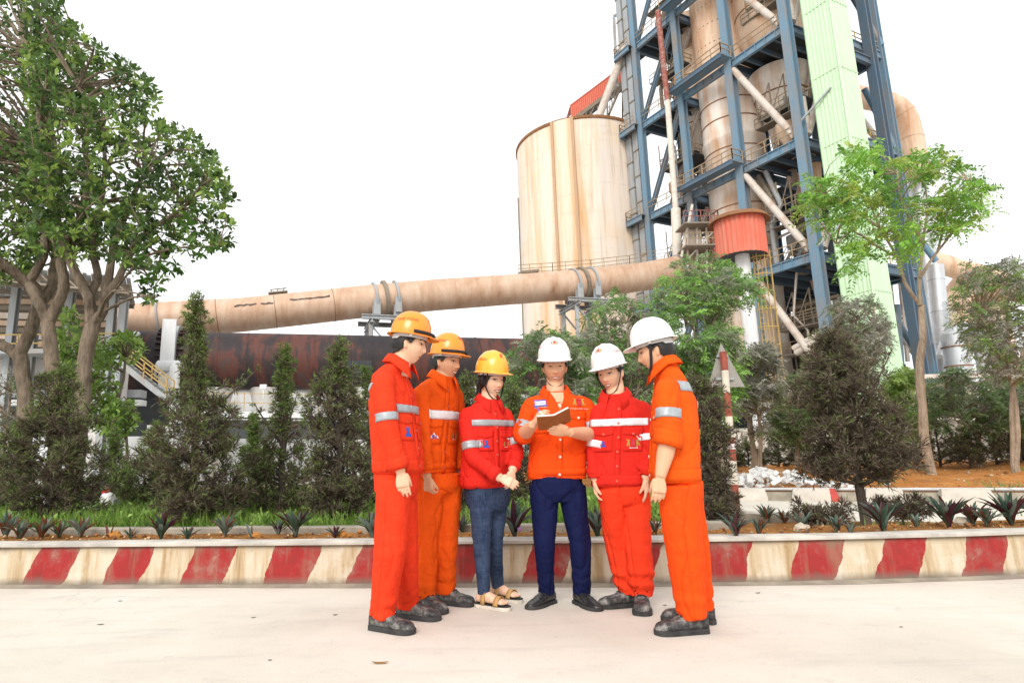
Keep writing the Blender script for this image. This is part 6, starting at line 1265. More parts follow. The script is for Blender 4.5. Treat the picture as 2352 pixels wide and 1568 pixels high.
def foot_loft(L, h0, f, s_, length):
    z = .034; R = [(h0+f*length*t+up(z+h/2), s_, up(1), w_, h/2, 2.4, None) for t, w_, h in ((.02, .018, .04), (.1, .027, .07), (.25, .030, .085), (.4, .031, .068), (.55, .036, .052), (.7, .040, .040), (.8, .038, .028), (.86, .030, .022))]; L.rings(R, 16)
    for k, (o_, r_, e) in enumerate(((-.026, .012, .92), (-.008, .009, .93), (.006, .0085, .91), (.018, .008, .885), (.029, .008, .85))):
        L.limb([h0+f*length*.76+s_*o_+up(z+.012), h0+f*length*(e-.02)+s_*o_+up(z+.010)], [r_, r_*.9], 8, step=.01)
# ---- helmet
def helmet(parent, org, c, X, Yv, Z, mat, strap, text_sides, front, tilt=0.0, chin=True):
    Yv, Z = Yv*math.cos(tilt)+Z*math.sin(tilt), Z*math.cos(tilt)-Yv*math.sin(tilt); A, B, Hh, zr = .108, .123, .142, .060; n = 64; o = empty('helmet', c-org); o.parent = parent; oo = c
    P = lambda x, y, z: c+X*x+Yv*y+Z*z; rows = []
    def ring(th, k=1.0, dz=0.0):
        r = []
        for i in range(n):
            a = 2*math.pi*i/n; s_ = math.sin(th)**.86; x = A*k*s_*math.cos(a); y = B*k*s_*math.sin(a); z = zr+Hh*k*math.cos(th)**.92+dz
            rd = 0
            if k == 1.0: rd = .0055*math.exp(-(x/.013)**2)*(1 if th < 1.25 else .4)+.0035*(math.exp(-((x-.038)/.008)**2)+math.exp(-((x+.038)/.008)**2))*(1 if th < 1.15 else 0)
            r.append((x*(1+rd*3), y*(1+rd*3), z+rd*math.cos(th)))
        return r
    for th in np.linspace(.02, math.pi/2, 18): rows.append(ring(th))
    def brim(k, dz):
        r = []
        for i in range(n):
            a = 2*math.pi*i/n; bw = (.011+.043*max(0, math.sin(a))**2.2+.008*max(0, -math.sin(a))**2)*k; x = (A+bw*.9)*math.cos(a); y = (B+bw)*math.sin(a); r.append((x, y, zr-.004-.007*k*max(0, math.sin(a))**2+dz))
        return r
    rows += [brim(.35, 0), brim(1, -.002), brim(1.02, -.006), brim(.9, -.008)]
    for th in np.linspace(math.pi/2, .05, 7): rows.append(ring(th, .955, -.003))
    vs = [P(*q) for r in rows for q in r]; fs = [(i*n+k, (i+1)*n+k, (i+1)*n+(k+1) % n, i*n+(k+1) % n) for i in range(len(rows)-1) for k in range(n)]+[tuple(range(n))]
    m = MB().add(vs, fs, True); sh = m.build('shell', mat, o); b = BVHTree.FromPolygons([Vector(v) for v in vs], fs)
    # suspension band with rear adjuster
    m = MB(); nn = 40; vs = [P(.088*math.cos(2*math.pi*k/nn), .106*math.sin(2*math.pi*k/nn), z+(-.012 if math.sin(2*math.pi*k/nn) < -.5 else 0)) for k in range(nn) for z in (.034, .064)]; m.add(vs, [(2*k, 2*((k+1) % nn), 2*((k+1) % nn)+1, 2*k+1) for k in range(nn)], True); m.build('harness', 'harness', o)
    TP = text_polys('THE VISSAI')
    for sd in text_sides:
        N = nrm(X*sd*.93+Z*.38); Xt = nrm(Yv*sd); Yt = np.cross(N, Xt) if sd > 0 else np.cross(N, Xt); Xt = Yv*sd; Yt = nrm(np.cross(N, Xt)); Xt, Yt = (Xt, Yt) if Yt@Z > 0 else (Xt, -Yt)
        shape_patch(b, 'helmet_lettering', 'helmet print', o, oo, P(0, -.015, zr+.040), Xt, Yt, N, TP, .002, .027)
    N = nrm(Yv*.9+Z*.42); Xt = -X; Yt = nrm(np.cross(N, Xt)); Yt = Yt if Yt@Z > 0 else -Yt
    if front:
        
        for n_, q_ in zip(('crest_shield', 'crest_crown', 'crest_base'), SHIELD): shape_patch(b, n_, 'helmet print', o, oo, P(0, 0, zr+.062), Xt, Yt, N, [q_], .002, .026)
        
        for q_ in (GOATS if front > 1 else ()): shape_patch(b, 'crest_supporter', 'print olive', o, oo, P(0, 0, zr+.062), Xt, Yt, N, [q_], .002, .026)
        shape_patch(b, 'crest_lettering', 'helmet print', o, oo, P(0, 0, zr+.05), Xt, Yt, N, text_polys('THE VISSAI'), .002, .008)
    for sd in (-1, 1):      # strap anchors
        m = MB(); m.box(P(sd*.100, .02, .048), (.012, .018, .022), (X, Yv, Z)); m.build('buckle', 'harness', o)
    if chin:
        m = MB(); pts = [P(-.094, .018, .052), P(-.082, .03, -.01), P(-.066, .042, -.06), P(-.046, .056, -.100), P(-.02, .066, -.121), P(0, .068, -.125), P(.02, .066, -.121), P(.046, .056, -.100), P(.066, .042, -.06), P(.082, .03, -.01), P(.094, .018, .052)]
        pts = resample(pts, .01); vs = []
        for i, p in enumerate(pts): vs += [p-Yv*.008, p+Yv*.008+Z*.002, p+nrm(p-P(0, .02, 0))*.003]
        m.add(vs, [(3*i+a, 3*i+(a+1) % 3, 3*i+3+(a+1) % 3, 3*i+3+a) for i in range(len(pts)-1) for a in range(3)], True); m.build('chin_strap', 'strap black', o)
    else:                  # strap stowed over the peak
        m = MB(); vs = []
        for i in range(33):
            a = R_(15+150*i/32); bw = .011+.043*max(0, math.sin(a))**2.2
            for (k, dz) in ((.55, .022), (.62, .004)): x = (A+bw*k*.5)*math.cos(a)*1.03; y = (B+bw*k*.5)*math.sin(a)*1.03; vs.append(P(x, y, zr-.004+dz))
        m.add(vs, [(2*i, 2*i+2, 2*i+3, 2*i+1) for i in range(32)], True); sb = m.build('stowed_strap', 'strap black', o); md = sb.modifiers.new('t', 'SOLIDIFY'); md.thickness = .004
    return o
# ---- one person
def person(D):
    cr = D['crop']; lo = D['low']; Y0 = D['Y0']; J = lambda p: at(*cr(p[0], p[1]), Y0+(p[2] if len(p) > 2 else 0)); Jl = lambda p: at(*lo(p[0], p[1]), Y0+(p[2] if len(p) > 2 else 0))
    fw = nrm(np.append(D['fwd'], 0)); rt = V(fw[1], -fw[0], 0); org = V(*((gnd(*lo(*D['shoes'][0][0]))+gnd(*lo(*D['shoes'][0][1]))+gnd(*lo(*D['shoes'][1][0]))+gnd(*lo(*D['shoes'][1][1])))/4)[:2], 0)
    root_me = None; sd = D['seed']; r = np.random.default_rng(sd); wo = D.get('woman', False)
    # ---------- body (head, neck, hands, hidden limbs) as one skin
    L = Loft(); hc = J(D['head']); hf = nrm(V(*D['face'])); hx = nrm(np.cross(hf, V(*D.get('hup', (0, 0, 1))))); hz = np.cross(hx, hf); head_loft(L, hc, hx, hf, hz, wo)
    nb = J(D['neck']); L.limb([hc-hz*.045-hf*.022, hc-hz*.10-hf*.02, nb+up(.02), nb-up(.08)], [.050 if wo else .056, .049 if wo else .056, .055 if wo else .062, .06], 22)
    pel = Jl(D['hipc']); L.limb([nb-up(.05), J(D['spine'][2]), pel+up(.05)], [.035, .03, .03], 12, step=.05)
    legs = []
    for k, (h, kn) in enumerate(D['legs']): legs.append((Jl(h), Jl(kn)))
    person_root = bpy.data.objects.new('person', None)
    COL.objects.link(person_root); person_root.location = Vector(org); tag(person_root, D['label'], 'person', 'workers in hard hats')
    ank = []
    for k in (0, 1):
        he, to = [gnd(*lo(*q)) for q in D['shoes'][k]]
        if wo: so_, h0, f, s_, a, ln = sandal(person_root, org, he, to); ank.append((a, so_, h0, f, s_, ln)); foot_loft(L, h0, f, s_, ln)
        else: ank.append((shoe(person_root, org, he, to, D['shoe']),))
    for k in (0, 1):
        a = ank[k][0]+up(.07); h, kn = legs[k]; L.limb([pel, h, kn, a+up(.06), a], [.03, .025, .02, .026, .034], 10, step=.05)
    for k, (sh, el, wr, hd) in enumerate(D['arms']):
        S_, E_, W_ = J(sh), J(el), J(wr); bare = D['bare'][k]; L.limb([J(D['spine'][4]), S_, E_, E_*.6+W_*.4, W_], [.02, .022, .045 if bare else .02, .046 if bare else .022, .028], 16, step=.03); hand_loft(L, W_, V(*hd['d']), V(*hd['n']), V(*hd['t']), hd.get('curl', .35), hd.get('spread', .015), hd.get('thumb', .5), .84 if wo else .92)
    me = fuse(L, .0048, 2); bb = bvh_of(me); body = place(me, 'body', D['skin'], person_root, org)
    # ---------- face details
    Fp = lambda x, z: (hc+hx*x+hz*z+hf*.25, -hf)
    def face_bit(nm, mt, fn, nu=10, nv=3, off=.0012): return cloth_patch(bb, nm, mt, body, org, fn, nu, nv, off, .03, 0)
    eh = D.get('eye', .0050)
    for s_ in (-1, 1):
        ec = .031*s_
        face_bit('eyebrow', 'brow', lambda u, v: Fp(ec+(u-.5)*.036, .0315+.005*math.sin(math.pi*min(1, u*1.0))+(v-.5)*.0085*(1-.5*abs(2*u-1))-(.003 if (u-.5)*s_ > 0 else 0)*abs(u-.5)*2))
        face_bit('eye', 'eye white', lambda u, v: Fp(ec+(u-.5)*.027, .0085+(v-.5)*2*eh*math.sin(math.pi*max(.02, min(.98, u)))))
        face_bit('iris', 'iris', lambda u, v: Fp(ec+(u-.5)*.013, .0085+(v-.5)*2*eh*.98), off=.0022)
        face_bit('eyelash', 'brow', lambda u, v: Fp(ec+(u-.5)*.030, .0085+eh*math.sin(math.pi*max(.02, min(.98, u)))+(v-.3)*.0030), off=.0026)
    if D['smile'] > 1:
        face_bit('lips', 'lip', lambda u, v: Fp((u-.5)*.052, -.0655+.007*(2*u-1)**2+(v-.5)*.021*math.sin(math.pi*max(.05, min(.95, u)))), 12, 4)
        face_bit('teeth', 'teeth', lambda u, v: Fp((u-.5)*.038, -.0645+.006*(2*u-1)**2*.6+(v-.5)*.0105*math.sin(math.pi*max(.1, min(.9, u)))), 12, 3, .0028)
    else: face_bit('lips', 'lip', lambda u, v: Fp((u-.5)*.044, -.0655+(.005*D['smile'])*(2*u-1)**2+(v-.5)*.0135*math.sin(math.pi*max(.05, min(.95, u)))), 12, 4)
    # ---------- hair
    def hair_mask(u, v):
        a = (u*2-1)*180; el = -50+v*140; z = math.sin(R_(el)); fr = abs(a)
        lim = 34 if fr < 50 else (34-(fr-50)*1.5 if fr < 72 else (2 if fr < 84 else (8 if fr < 104 else -22-min(18, (fr-104)*.6))))
        if wo: lim = 22 if fr < 40 else (22-(fr-40)*2.2 if fr < 60 else (-22-(fr-60)*.5 if fr < 100 else -40))
        return el > lim
    def hair_ray(u, v):
        a = R_((u*2-1)*180); e = R_(-50+v*140); return hc, hx*math.sin(a)*math.cos(e)+hf*math.cos(a)*math.cos(e)+hz*math.sin(e)
    cloth_patch(bb, 'hair', 'hair', body, org, hair_ray, 64, 36, .007, .06, .006, True, hair_mask)
    if wo:
        m = MB(); p0 = hc-hf*.088+hz*.0; m.tube(resample([p0, p0-hf*.035-hz*.03, p0-hf*.03-hz*.11+hx*.01, p0-hf*.012-hz*.19+hx*.015], .02), list(np.concatenate([[.018], np.linspace(.030, .010, len(resample([p0, p0-hf*.035-hz*.03, p0-hf*.03-hz*.11+hx*.01, p0-hf*.012-hz*.19+hx*.015], .02))-1)])), 12); m.build('ponytail', 'hair', body)
        # body's location is zero inside the root, so the pony tail was built in world space of the root
        for s_ in (-1, 1):
            m = MB(); q = hc+hx*s_*.064+hf*.050; m.tube([q+hz*.055, q+hx*s_*.008+hz*.015, q+hx*s_*.008-hf*.014-hz*.03], [.012, .010, .004], 8); m.build('fringe_lock', 'hair', body)
    helmet(person_root, org, hc, hx, hf, hz, D['helmet'], None, D['hsides'], D['hfront'], D.get('htilt', 0), D['chin'])
    # ---------- trousers
    L = Loft(); tr = D['trad']; hemz = D.get('hemz', .075); w_, d_ = D['hipsize']
    top = J(D['spine'][0])+up(.10); cen = pel
    L.rings([(top*.0+V(*(J(D['spine'][0])[:2]), J(D['spine'][0])[2]+.10), rt, fw, w_*.93, d_*.93, 2.3, None), (V(*(J(D['spine'][0])[:2]), J(D['spine'][0])[2]), rt, fw, w_*.97, d_*.96, 2.3, None), (pel+up(.02), rt, fw, w_, d_, 2.3, None), (pel-up(.06), rt, fw, w_*.96, d_*.97, 2.3, None), (pel-up(.11), rt, fw, w_*.80, d_*.80, 2.2, None)], 36)
    for k in (0, 1):
        h, kn = legs[k]; a = ank[k][0]+up(hemz); ln = np.linalg.norm(h-kn)+np.linalg.norm(kn-a); lk = np.linalg.norm(h-kn); T0, T1, T2, T3 = tr
        if wo: folds = [(lk, .07, .05, .028), (ln-.05, .05, .05, .022)]
        else: folds = [(lk, .08, .02, .075), (ln-.07, .07, D.get('stack', .055), .08)]
        L.limb([h+up(.02), h*.5+kn*.5, kn, kn*.45+a*.55, a], [T0, (T0+T1)/2, T1, T2, T3], 30, folds, sd+k*2.1, 1.0, hint=fw)
    me = fuse(L, .0072, 3); yaw = math.atan2(fw[1], fw[0]); amp = D.get('tfold', 1.0)
    def tf(v):
        q = v-org; u = q@fw; s_ = q@rt; z = q[:, 2]; wv = .35*fbm(q*5+sd); g = np.stack([u*8+z*1.1+wv, s_*8-z*.9, z*1.1+sd+wv], 1); h2 = np.stack([u*10+z*7+wv, s_*10-z*6, z*3.2+sd*3], 1); h3 = np.stack([u*19+z*5, s_*19+wv, z*8+sd*2], 1)
        low = np.clip(1-z/.30, 0, 1); return amp*(.010*vnoise(g*.7)-.0105*crease(g, .13)-.0065*crease(h2, .15)*(.4+1.2*low)-.0012*crease(h3, .25)+.0015*fbm(q*26))
    wrinkle(me, tf); tb = bvh_of(me); tro = place(me, 'trousers', D['tmat'], person_root, org)
    for k in (0, 1):     # side seam ridge
        h, kn = legs[k]; a = ank[k][0]+up(hemz+.01); sgn = 1 if (h-pel)@rt > 0 else -1; P = []
        for t in np.linspace(.05, 1, 40):
            p = h*(1-t*2)+kn*t*2 if t < .5 else kn*(2-2*t)+a*(2*t-1); hh = tb.ray_cast(Vector(p), Vector(rt*sgn), .3)
            if hh[0] is not None: P.append(np.array(hh[0])+rt*sgn*.0005)
        if len(P) > 5 and not wo: m = MB(); m.tube(P, .0022, 4); m.build('side_seam', D['tmat'], tro)
    if not wo and D['shoe'] == 'boot':
        pass
    # ---------- jacket
    L = Loft(); S5 = [J(q) for q in D['spine']]; A_, B_ = D['jsize']; hem, wst, chs, arm, shl = S5; hb = D.get('blouse', 1.0)
    up_ax = nrm(nb-shl)
    R = [(hem-up(.012), rt, fw, A_*.985*hb, B_*1.03*hb, 2.4, None), (hem+up(.03), rt, fw, A_*.985*hb, B_*1.03*hb, 2.4, None), (hem+up(.065), rt, fw, A_*.99*hb, B_*1.04*hb, 2.4, None), (hem*.75+wst*.25+up(.03), rt, fw, A_*1.0*hb, B_*1.05*hb, 2.4, None), (wst, rt, fw, A_, B_*1.03, 2.4, None), (wst*.5+chs*.5, rt, fw, A_, B_*1.01, 2.4, None), (chs, rt, fw, A_*.99, B_, 2.4, None), (arm, rt, fw, A_*.95, B_*.94, 2.4, None), (shl, rt, fw, A_*.80, B_*.70, 2.2, None), (shl*.6+nb*.4+up(.012), rt, fw, A_*.58, B_*.62, 2.2, None), (nb+up(.005), rt, fw, .074, .070, 2, None)]
    L.rings(R, 44); cuffs = []
    for k, (sh, el, wr, hd) in enumerate(D['arms']):
        S_, E_, W_ = J(sh), J(el), J(wr); r0, r1, r2 = D['srad']; la = np.linalg.norm(S_-E_); se = D['sleeve'][k]; Ce = E_+(W_-E_)*se
        inner = shl*.35+S_*.65; L.limb([inner, S_, S_*.5+E_*.5, E_, E_*.5+Ce*.5, Ce], [r0*.9, r0, (r0+r1)/2, r1, (r1+r2)/2 if se > .5 else r1*1.05, r2 if se > .5 else r1*1.06], 26, [(la+.02, .08, .035, .055), (la+np.linalg.norm(Ce-E_)-.05, .05, .03, .045)], sd+k, 1.0, hint=fw); cuffs.append((S_, E_, W_, Ce))
    me = fuse(L, .0072, 4)
    def jf(v):
        q = v-org; u = q@fw; s_ = q@rt; z = q[:, 2]; wv = .4*fbm(q*5+sd); g = np.stack([u*6+z*3.4+wv, s_*6-z*4.0, z*2.2+sd*1.7+wv], 1); h2 = np.stack([u*12-z*6+wv, s_*12+z*8, z*4+sd], 1); h3 = np.stack([u*18+z*9, s_*18-z*7+wv, z*9+sd], 1); fall = np.clip((nb[2]+.02-q[:, 2])/.22, .3, 1)
        return fall*(.008*vnoise(g*.6)-.0085*crease(g*V(.9, .9, .8), .13)-.0045*crease(h2*V(.7, .7, .6), .14)-.001*crease(h3, .25)+.0015*fbm(q*26))
    wrinkle(me, jf); jb = bvh_of(me); jac = place(me, 'jacket', D['jmat'], person_root, org); sgnv = hem
    spine_at = lambda z: np.array([np.interp(z, [p[2] for p in S5]+[nb[2]], [p[k] for p in S5]+[nb[k]]) for k in (0, 1)]+[z])
    fr = lambda s_, z, side=1: (spine_at(z)+rt*s_+fw*side*.45, -fw*side)
    # waistband hem, placket
    hz0 = hem[2]-.004
    cloth_patch(jb, 'waistband', D['jmat'], jac, org, lambda u, v: (spine_at(hz0+v*.062), rt*math.cos(u*2*math.pi)+fw*math.sin(u*2*math.pi)), 72, 3, .0028, .05, .0018, True)
    zt_ = nb[2]-.075
    cloth_patch(jb, 'placket', D['jmat'], jac, org, lambda u, v: fr((u-.5)*.036, hz0+.005+v*(zt_-hz0)), 2, 34, .0026, .05, .0018)
    nbt = D.get('buttons', 6)
    for k in range(nbt):
        z = hz0+.028+(zt_-.02-hz0-.03)*k/(nbt-1); o_, d__ = fr(0, z); p = cast(jb, o_, d__, .0065)
        if p is not None: m = MB(); m.cyl(p, p+fw*.0035, .0075, n=10); m.build('button', D['bmat'], jac)
    # collar: stand and falling leaf
    cax = nrm(up(1)+fw*.16); ca = nrm(np.cross(cax, rt)); ca = ca if ca@fw > 0 else -ca; vs = []; n = 36; op = D.get('open', .42); cs = .92 if wo else 1.0
    for i in range(n+1):
        a = math.pi/2+op+(2*math.pi-2*op)*i/n; f_ = max(0, math.sin(a)); e = nrm(rt*math.cos(a)+ca*math.sin(a)); end = abs(2*i/n-1)**6
        for (rr, zz) in ((.068, -.012-.030*f_), (.067*(1+.05*f_), .040-.036*f_), (.073*(1+.08*f_), .048-.040*f_), (.086+.012*f_, .026-.050*f_), (.100+.018*f_+.012*end, -.002-.062*f_-.026*end)): vs.append(nb+e*rr*cs*(1.06 if abs(math.cos(a)) > .6 else 1)+cax*zz*cs)
    m = MB().add(vs, [(i*5+j, i*5+5+j, i*5+6+j, i*5+1+j) for i in range(n) for j in range(4)], True); co_ = m.build('collar', D['jmat'], jac); md = co_.modifiers.new('t', 'SOLIDIFY'); md.thickness = .004; md.offset = 0
    if D.get('vneck'):
        cloth_patch(jb, 'neck_opening', D['skin'], body, org, lambda u, v: fr((u-.5)*.085*(1-v*.95), nb[2]-.005-v*.115), 8, 10, .0035, .05, 0)
    # reflective strips
    for (what, z, h, s0, s1, mt) in D['bands']:
        zz = hem[2]+z
        side = -1 if what == 'back' else 1
        cloth_patch(jb, 'reflective_strip', mt, jac, org, lambda u, v: fr(s0+(s1-s0)*u, zz+(v-.5)*h, side), 34, 3, .0034, .035, .0018)
    for (k, t0, t1, mt) in D['sbands']:
        S_, E_, W_, Ce = cuffs[k]; d = nrm(E_-S_); x = nrm(np.cross(d, V(.3, .9, .1))); y = np.cross(d, x)
        cloth_patch(jb, 'sleeve_strip', mt, jac, org, lambda u, v: (S_+(E_-S_)*(t0+(t1-t0)*v), x*math.cos(u*2*math.pi)+y*math.sin(u*2*math.pi)), 40, 4, .0034, .05, .0018, True, None, .098)
    for k in (0, 1):      # cuff band or rolled sleeve
        S_, E_, W_, Ce = cuffs[k]; d = nrm(W_-E_); x = nrm(np.cross(d, V(.3, .9, .1))); y = np.cross(d, x); ro = D['sleeve'][k] < .6; wd_ = .055 if not ro else .075
        cloth_patch(jb, 'cuff' if not ro else 'rolled_cuff', D['jmat'], jac, org, lambda u, v: (Ce-d*(.004+wd_*v), x*math.cos(u*2*math.pi)+y*math.sin(u*2*math.pi)), 36, 3, .003 if not ro else .007, .05, .002 if not ro else .005, True, None, .105)
    # pockets with flaps, emblems
    for (s_, z, w2, h2, logo, bt) in D['pockets']:
        zc = hem[2]+z
        pk = cloth_patch(jb, 'pocket', D['jmat'], jac, org, lambda u, v: fr(s_+(u-.5)*w2, zc+(v-.5)*h2), 8, 8, .0026, .04, .0016)
        cloth_patch(jb, 'pocket_flap', D['jmat'], jac, org, lambda u, v: fr(s_+(u-.5)*w2*1.04, zc+h2*.5+.004-v*(.042+.012*(1-abs(2*u-1)))), 8, 4, .0052, .04, .0022)
        o_, d__ = fr(s_, zc+h2*.5-.035); p = cast(jb, o_, d__, .0075)
        if bt and p is not None: m = MB(); m.cyl(p, p+fw*.003, .0075, n=10); m.build('button', D['bmat'], jac)
        if logo: emblem(jb, jac, org, spine_at(zc-h2*.16)+rt*s_, rt, fw, logo)
    for (s_, z, logo) in D.get('prints', []): emblem(jb, jac, org, spine_at(hem[2]+z)+rt*s_, rt, fw, logo)
    for (s_, z, logo) in D.get('backprints', []): emblem(jb, jac, org, spine_at(hem[2]+z)+rt*s_, rt, -fw, logo)
    # yoke seam over the shoulder
    D['_'] = (cuffs, S5, nb, fw, rt, hc, hf, hx, hz, ank, org, person_root, body, jac); return D
def emblem(b, parent, org, o, rt, N, logo):
    X = nrm(np.cross(up(1), N)); Y = up(1); kind, sc = logo
    SP_ = lambda nm, mt, polys, dx=0, dy=0, k=1.0: shape_patch(b, nm, mt, parent, org, o+X*dx+Y*dy, X, Y, N, polys, .0062, sc*k)
    sub = lambda x0, x1, y0, y1, n=6: [[(x0+(x1-x0)*i/n, y0), (x0+(x1-x0)*(i+1)/n, y0), (x0+(x1-x0)*(i+1)/n, y1), (x0+(x1-x0)*i/n, y1)] for i in range(n)]
    SH = lambda: [SP_(n_, 'print red', [q_]) for n_, q_ in zip(('emblem_shield', 'emblem_crown', 'emblem_base'), SHIELD)]
    if kind == 'tower': SP_('emblem', 'print blue', TOWERLOGO)
    elif kind == 'crest':
        SH(); [SP_('emblem_goat', 'print olive', [q_]) for q_ in GOATS]; SP_('emblem_scroll', 'print white', sub(-.6, .6, -.74, -.64)); SP_('emblem_lettering', 'print red', text_polys('THE VISSAI'), 0, -.69*sc, .14)
    elif kind == 'crest_text':
        SH(); [SP_('emblem_goat', 'print olive', [q_]) for q_ in GOATS]; SP_('emblem_lettering', 'print white', text_polys('T\u1eacP \u0110O\u00c0N XI M\u0102NG THE VISSAI'), 0, -1.0*sc, .20)
    elif kind == 'cement':
        SP_('emblem_top', 'print blue', sub(-.85, .85, .32, .5)); SP_('emblem_foot', 'print blue', sub(-.95, .95, -.5, -.3)); SP_('emblem_ground', 'print white', sub(-.80, .80, -.28, .30)); 
        shape_patch(b, 'emblem_lettering', 'print blue', parent, org, o, X, Y, N, text_polys('HO.CEMENT'), .0070, sc*.36); SP_('emblem_small_lettering', 'print white', text_polys('XI M\u0102NG THE VISSAI'), 0, -.62*sc, .19)
    elif kind == 'mountain':
        SP_('emblem', 'print white', [[(-.8, -.4), (.8, -.3), (.6, .1), (.3, .0), (.05, .55), (-.2, .1), (-.5, -.05)]]); [SP_('emblem_peak', 'print blue', [q_]) for q_ in ([(-.35, -.15), (-.12, .18), (.05, .45), (.12, -.05), (-.1, -.25)], [(.15, -.2), (.35, .1), (.5, -.15)], [(-.6, -.42), (.6, -.42), (.5, -.33), (-.55, -.33)])]; SP_('emblem_sun', 'print red', [[(-.42+.14*math.cos(a), .45+.14*math.sin(a)) for a in np.linspace(0, 6.28, 9)[:-1]]])
    elif kind == 'letters1': shape_patch(b, 'back_lettering', 'print white', parent, org, o, X, Y, N, text_polys('MAN TE'), .0062, sc)
    elif kind == 'letters2': shape_patch(b, 'back_lettering', 'print white', parent, org, o, X, Y, N, text_polys('ETTRIEU'), .0062, sc)
MEN = dict(hipsize=(.166, .116), jsize=(.187, .121), trad=(.099, .086, .076, .070), srad=(.064, .059, .048), sleeve=(.93, .93), bare=(0, 0), shoe='boot', smile=.8, eye=.0046, chin=True, bmat='button', pockets=[], bands=[], sbands=[])
down = lambda fw, sg, **k: dict(k)
P1 = person({**MEN, 'seed': 1, 'crop': c1, 'low': c3, 'Y0': 3.69, 'fwd': (.93, -.36), 'label': 'man in bright red overalls and orange helmet, leftmost of the group', 'head': (462, 352), 'face': (.985, -.06, -.16), 'neck': (388, 500), 'spine': [(380, 1338), (372, 1150), (345, 860), (328, 720), (318, 598)],
    'arms': [((262, 640, -.19), (296, 985, -.205), (398, 1345, -.19), dict(d=(.16, 0, -1), n=(.1, 1, 0), t=(1, -.2, 0), curl=.30)), ((390, 640, .19), (400, 980, .22), (430, 1330, .22), dict(d=(.1, 0, -1), n=(0, -1, 0), t=(1, 0, 0)))],
    'hipc': (400, 130), 'legs': [((375, 170, -.085), (338, 730, -.085)), ((430, 170, .085), (452, 730, .085))], 'shoes': [((185, 1392), (520, 1440)), ((440, 1296), (705, 1322))], 'skin': 'skin fair', 'helmet': 'helmet orange', 'hsides': (1, -1), 'hfront': 1, 'chin': False, 'jmat': 'red-orange cloth', 'tmat': 'red-orange cloth', 'bmat': 'button red',
    'bands': [('front', .345, .045, -.17, .17, 'reflective'), ('back', .47, .045, -.16, .16, 'reflective')], 'sbands': [(0, .72, .90, 'reflective'), (1, .72, .90, 'reflective')], 'pockets': [(.085, .235, .115, .14, ('tower', .052), 1), (-.085, .235, .115, .14, None, 1)]})
P2 = person({**MEN, 'seed': 2, 'crop': c1, 'low': c3, 'Y0': 4.21, 'fwd': (.72, -.69), 'label': 'smiling man in orange overalls and orange helmet, second from the left', 'head': (758, 490), 'face': (.80, -.58, -.12), 'neck': (722, 610), 'spine': [(630, 1345), (636, 1150), (662, 860), (672, 760), (690, 668)],
    'arms': [((548, 745, -.17), (566, 1060, -.22), (606, 1388, -.23), dict(d=(.1, -.1, -1), n=(.66, .75, 0), t=(.72, -.69, 0), curl=.95, thumb=.7)), ((820, 745, .12), (850, 1040, .15), (850, 1350, .15), dict(d=(.1, 0, -1), n=(-.66, -.75, 0), t=(.7, -.7, 0)))],
    'hipc': (745, 120), 'legs': [((672, 160, -.06), (628, 700, -.04)), ((825, 160, .06), (800, 660, .06))], 'shoes': [((568, 1215), (782, 1273)), ((742, 1178), (1008, 1204))], 'skin': 'skin tan', 'helmet': 'helmet orange', 'hsides': (1, -1), 'hfront': 1, 'chin': False, 'smile': 2, 'jmat': 'orange cloth', 'tmat': 'orange cloth', 'bmat': 'button red',
    'bands': [('front', .36, .055, -.175, .175, 'reflective bright'), ('back', .45, .05, -.16, .16, 'reflective')], 'sbands': [], 'pockets': [(.088, .25, .12, .15, ('mountain', .046), 0), (-.088, .25, .12, .15, ('crest', .03), 0)]})
P3 = person({**MEN, 'seed': 3, 'woman': True, 'crop': c1, 'low': c3, 'Y0': 4.22, 'fwd': (.52, -.85), 'label': 'smiling woman in red jacket, blue jeans, sandals and yellow helmet', 'head': (1108, 632), 'face': (.55, -.82, -.14), 'neck': (1085, 790), 'spine': [(1070, 1455), (1072, 1250), (1068, 1010), (1068, 930), (1066, 858)], 'jsize': (.174, .122), 'srad': (.057, .052, .043), 'hipsize': (.158, .120), 'trad': (.085, .058, .047, .038), 'tfold': .45, 'hemz': .085,
    'arms': [((905, 905, -.085), (955, 1225, -.14), (1180, 1395, -.25), dict(d=(.85, -.25, -.35), n=(-.45, .8, -.1), t=(.3, 0, 1), curl=.45)), ((1215, 900, .06), (1312, 1190, -.02), (1272, 1335, -.165), dict(d=(-.12, -.15, -1), n=(-.5, .6, .0), t=(-.8, -.3, 0), curl=.5))],
    'hipc': (1150, 250), 'legs': [((1090, 280, -.05), (1102, 655, -.06)), ((1222, 280, .05), (1208, 640, .06))], 'shoes': [((1095, 1212), (1295, 1240)), ((1228, 1148), (1385, 1172))], 'skin': 'skin light', 'helmet': 'helmet yellow', 'hsides': (1, -1), 'hfront': 1, 'smile': 2, 'jmat': 'red cloth', 'tmat': 'denim', 'bmat': 'button red', 'blouse': 1.03,
    'bands': [('front', .40, .04, -.16, .16, 'reflective')], 'sbands': [(0, .66, .84, 'reflective'), (1, .66, .84, 'reflective')], 'pockets': [(.075, .285, .10, .13, ('tower', .045), 0), (-.078, .285, .10, .13, ('crest', .026), 0)]})
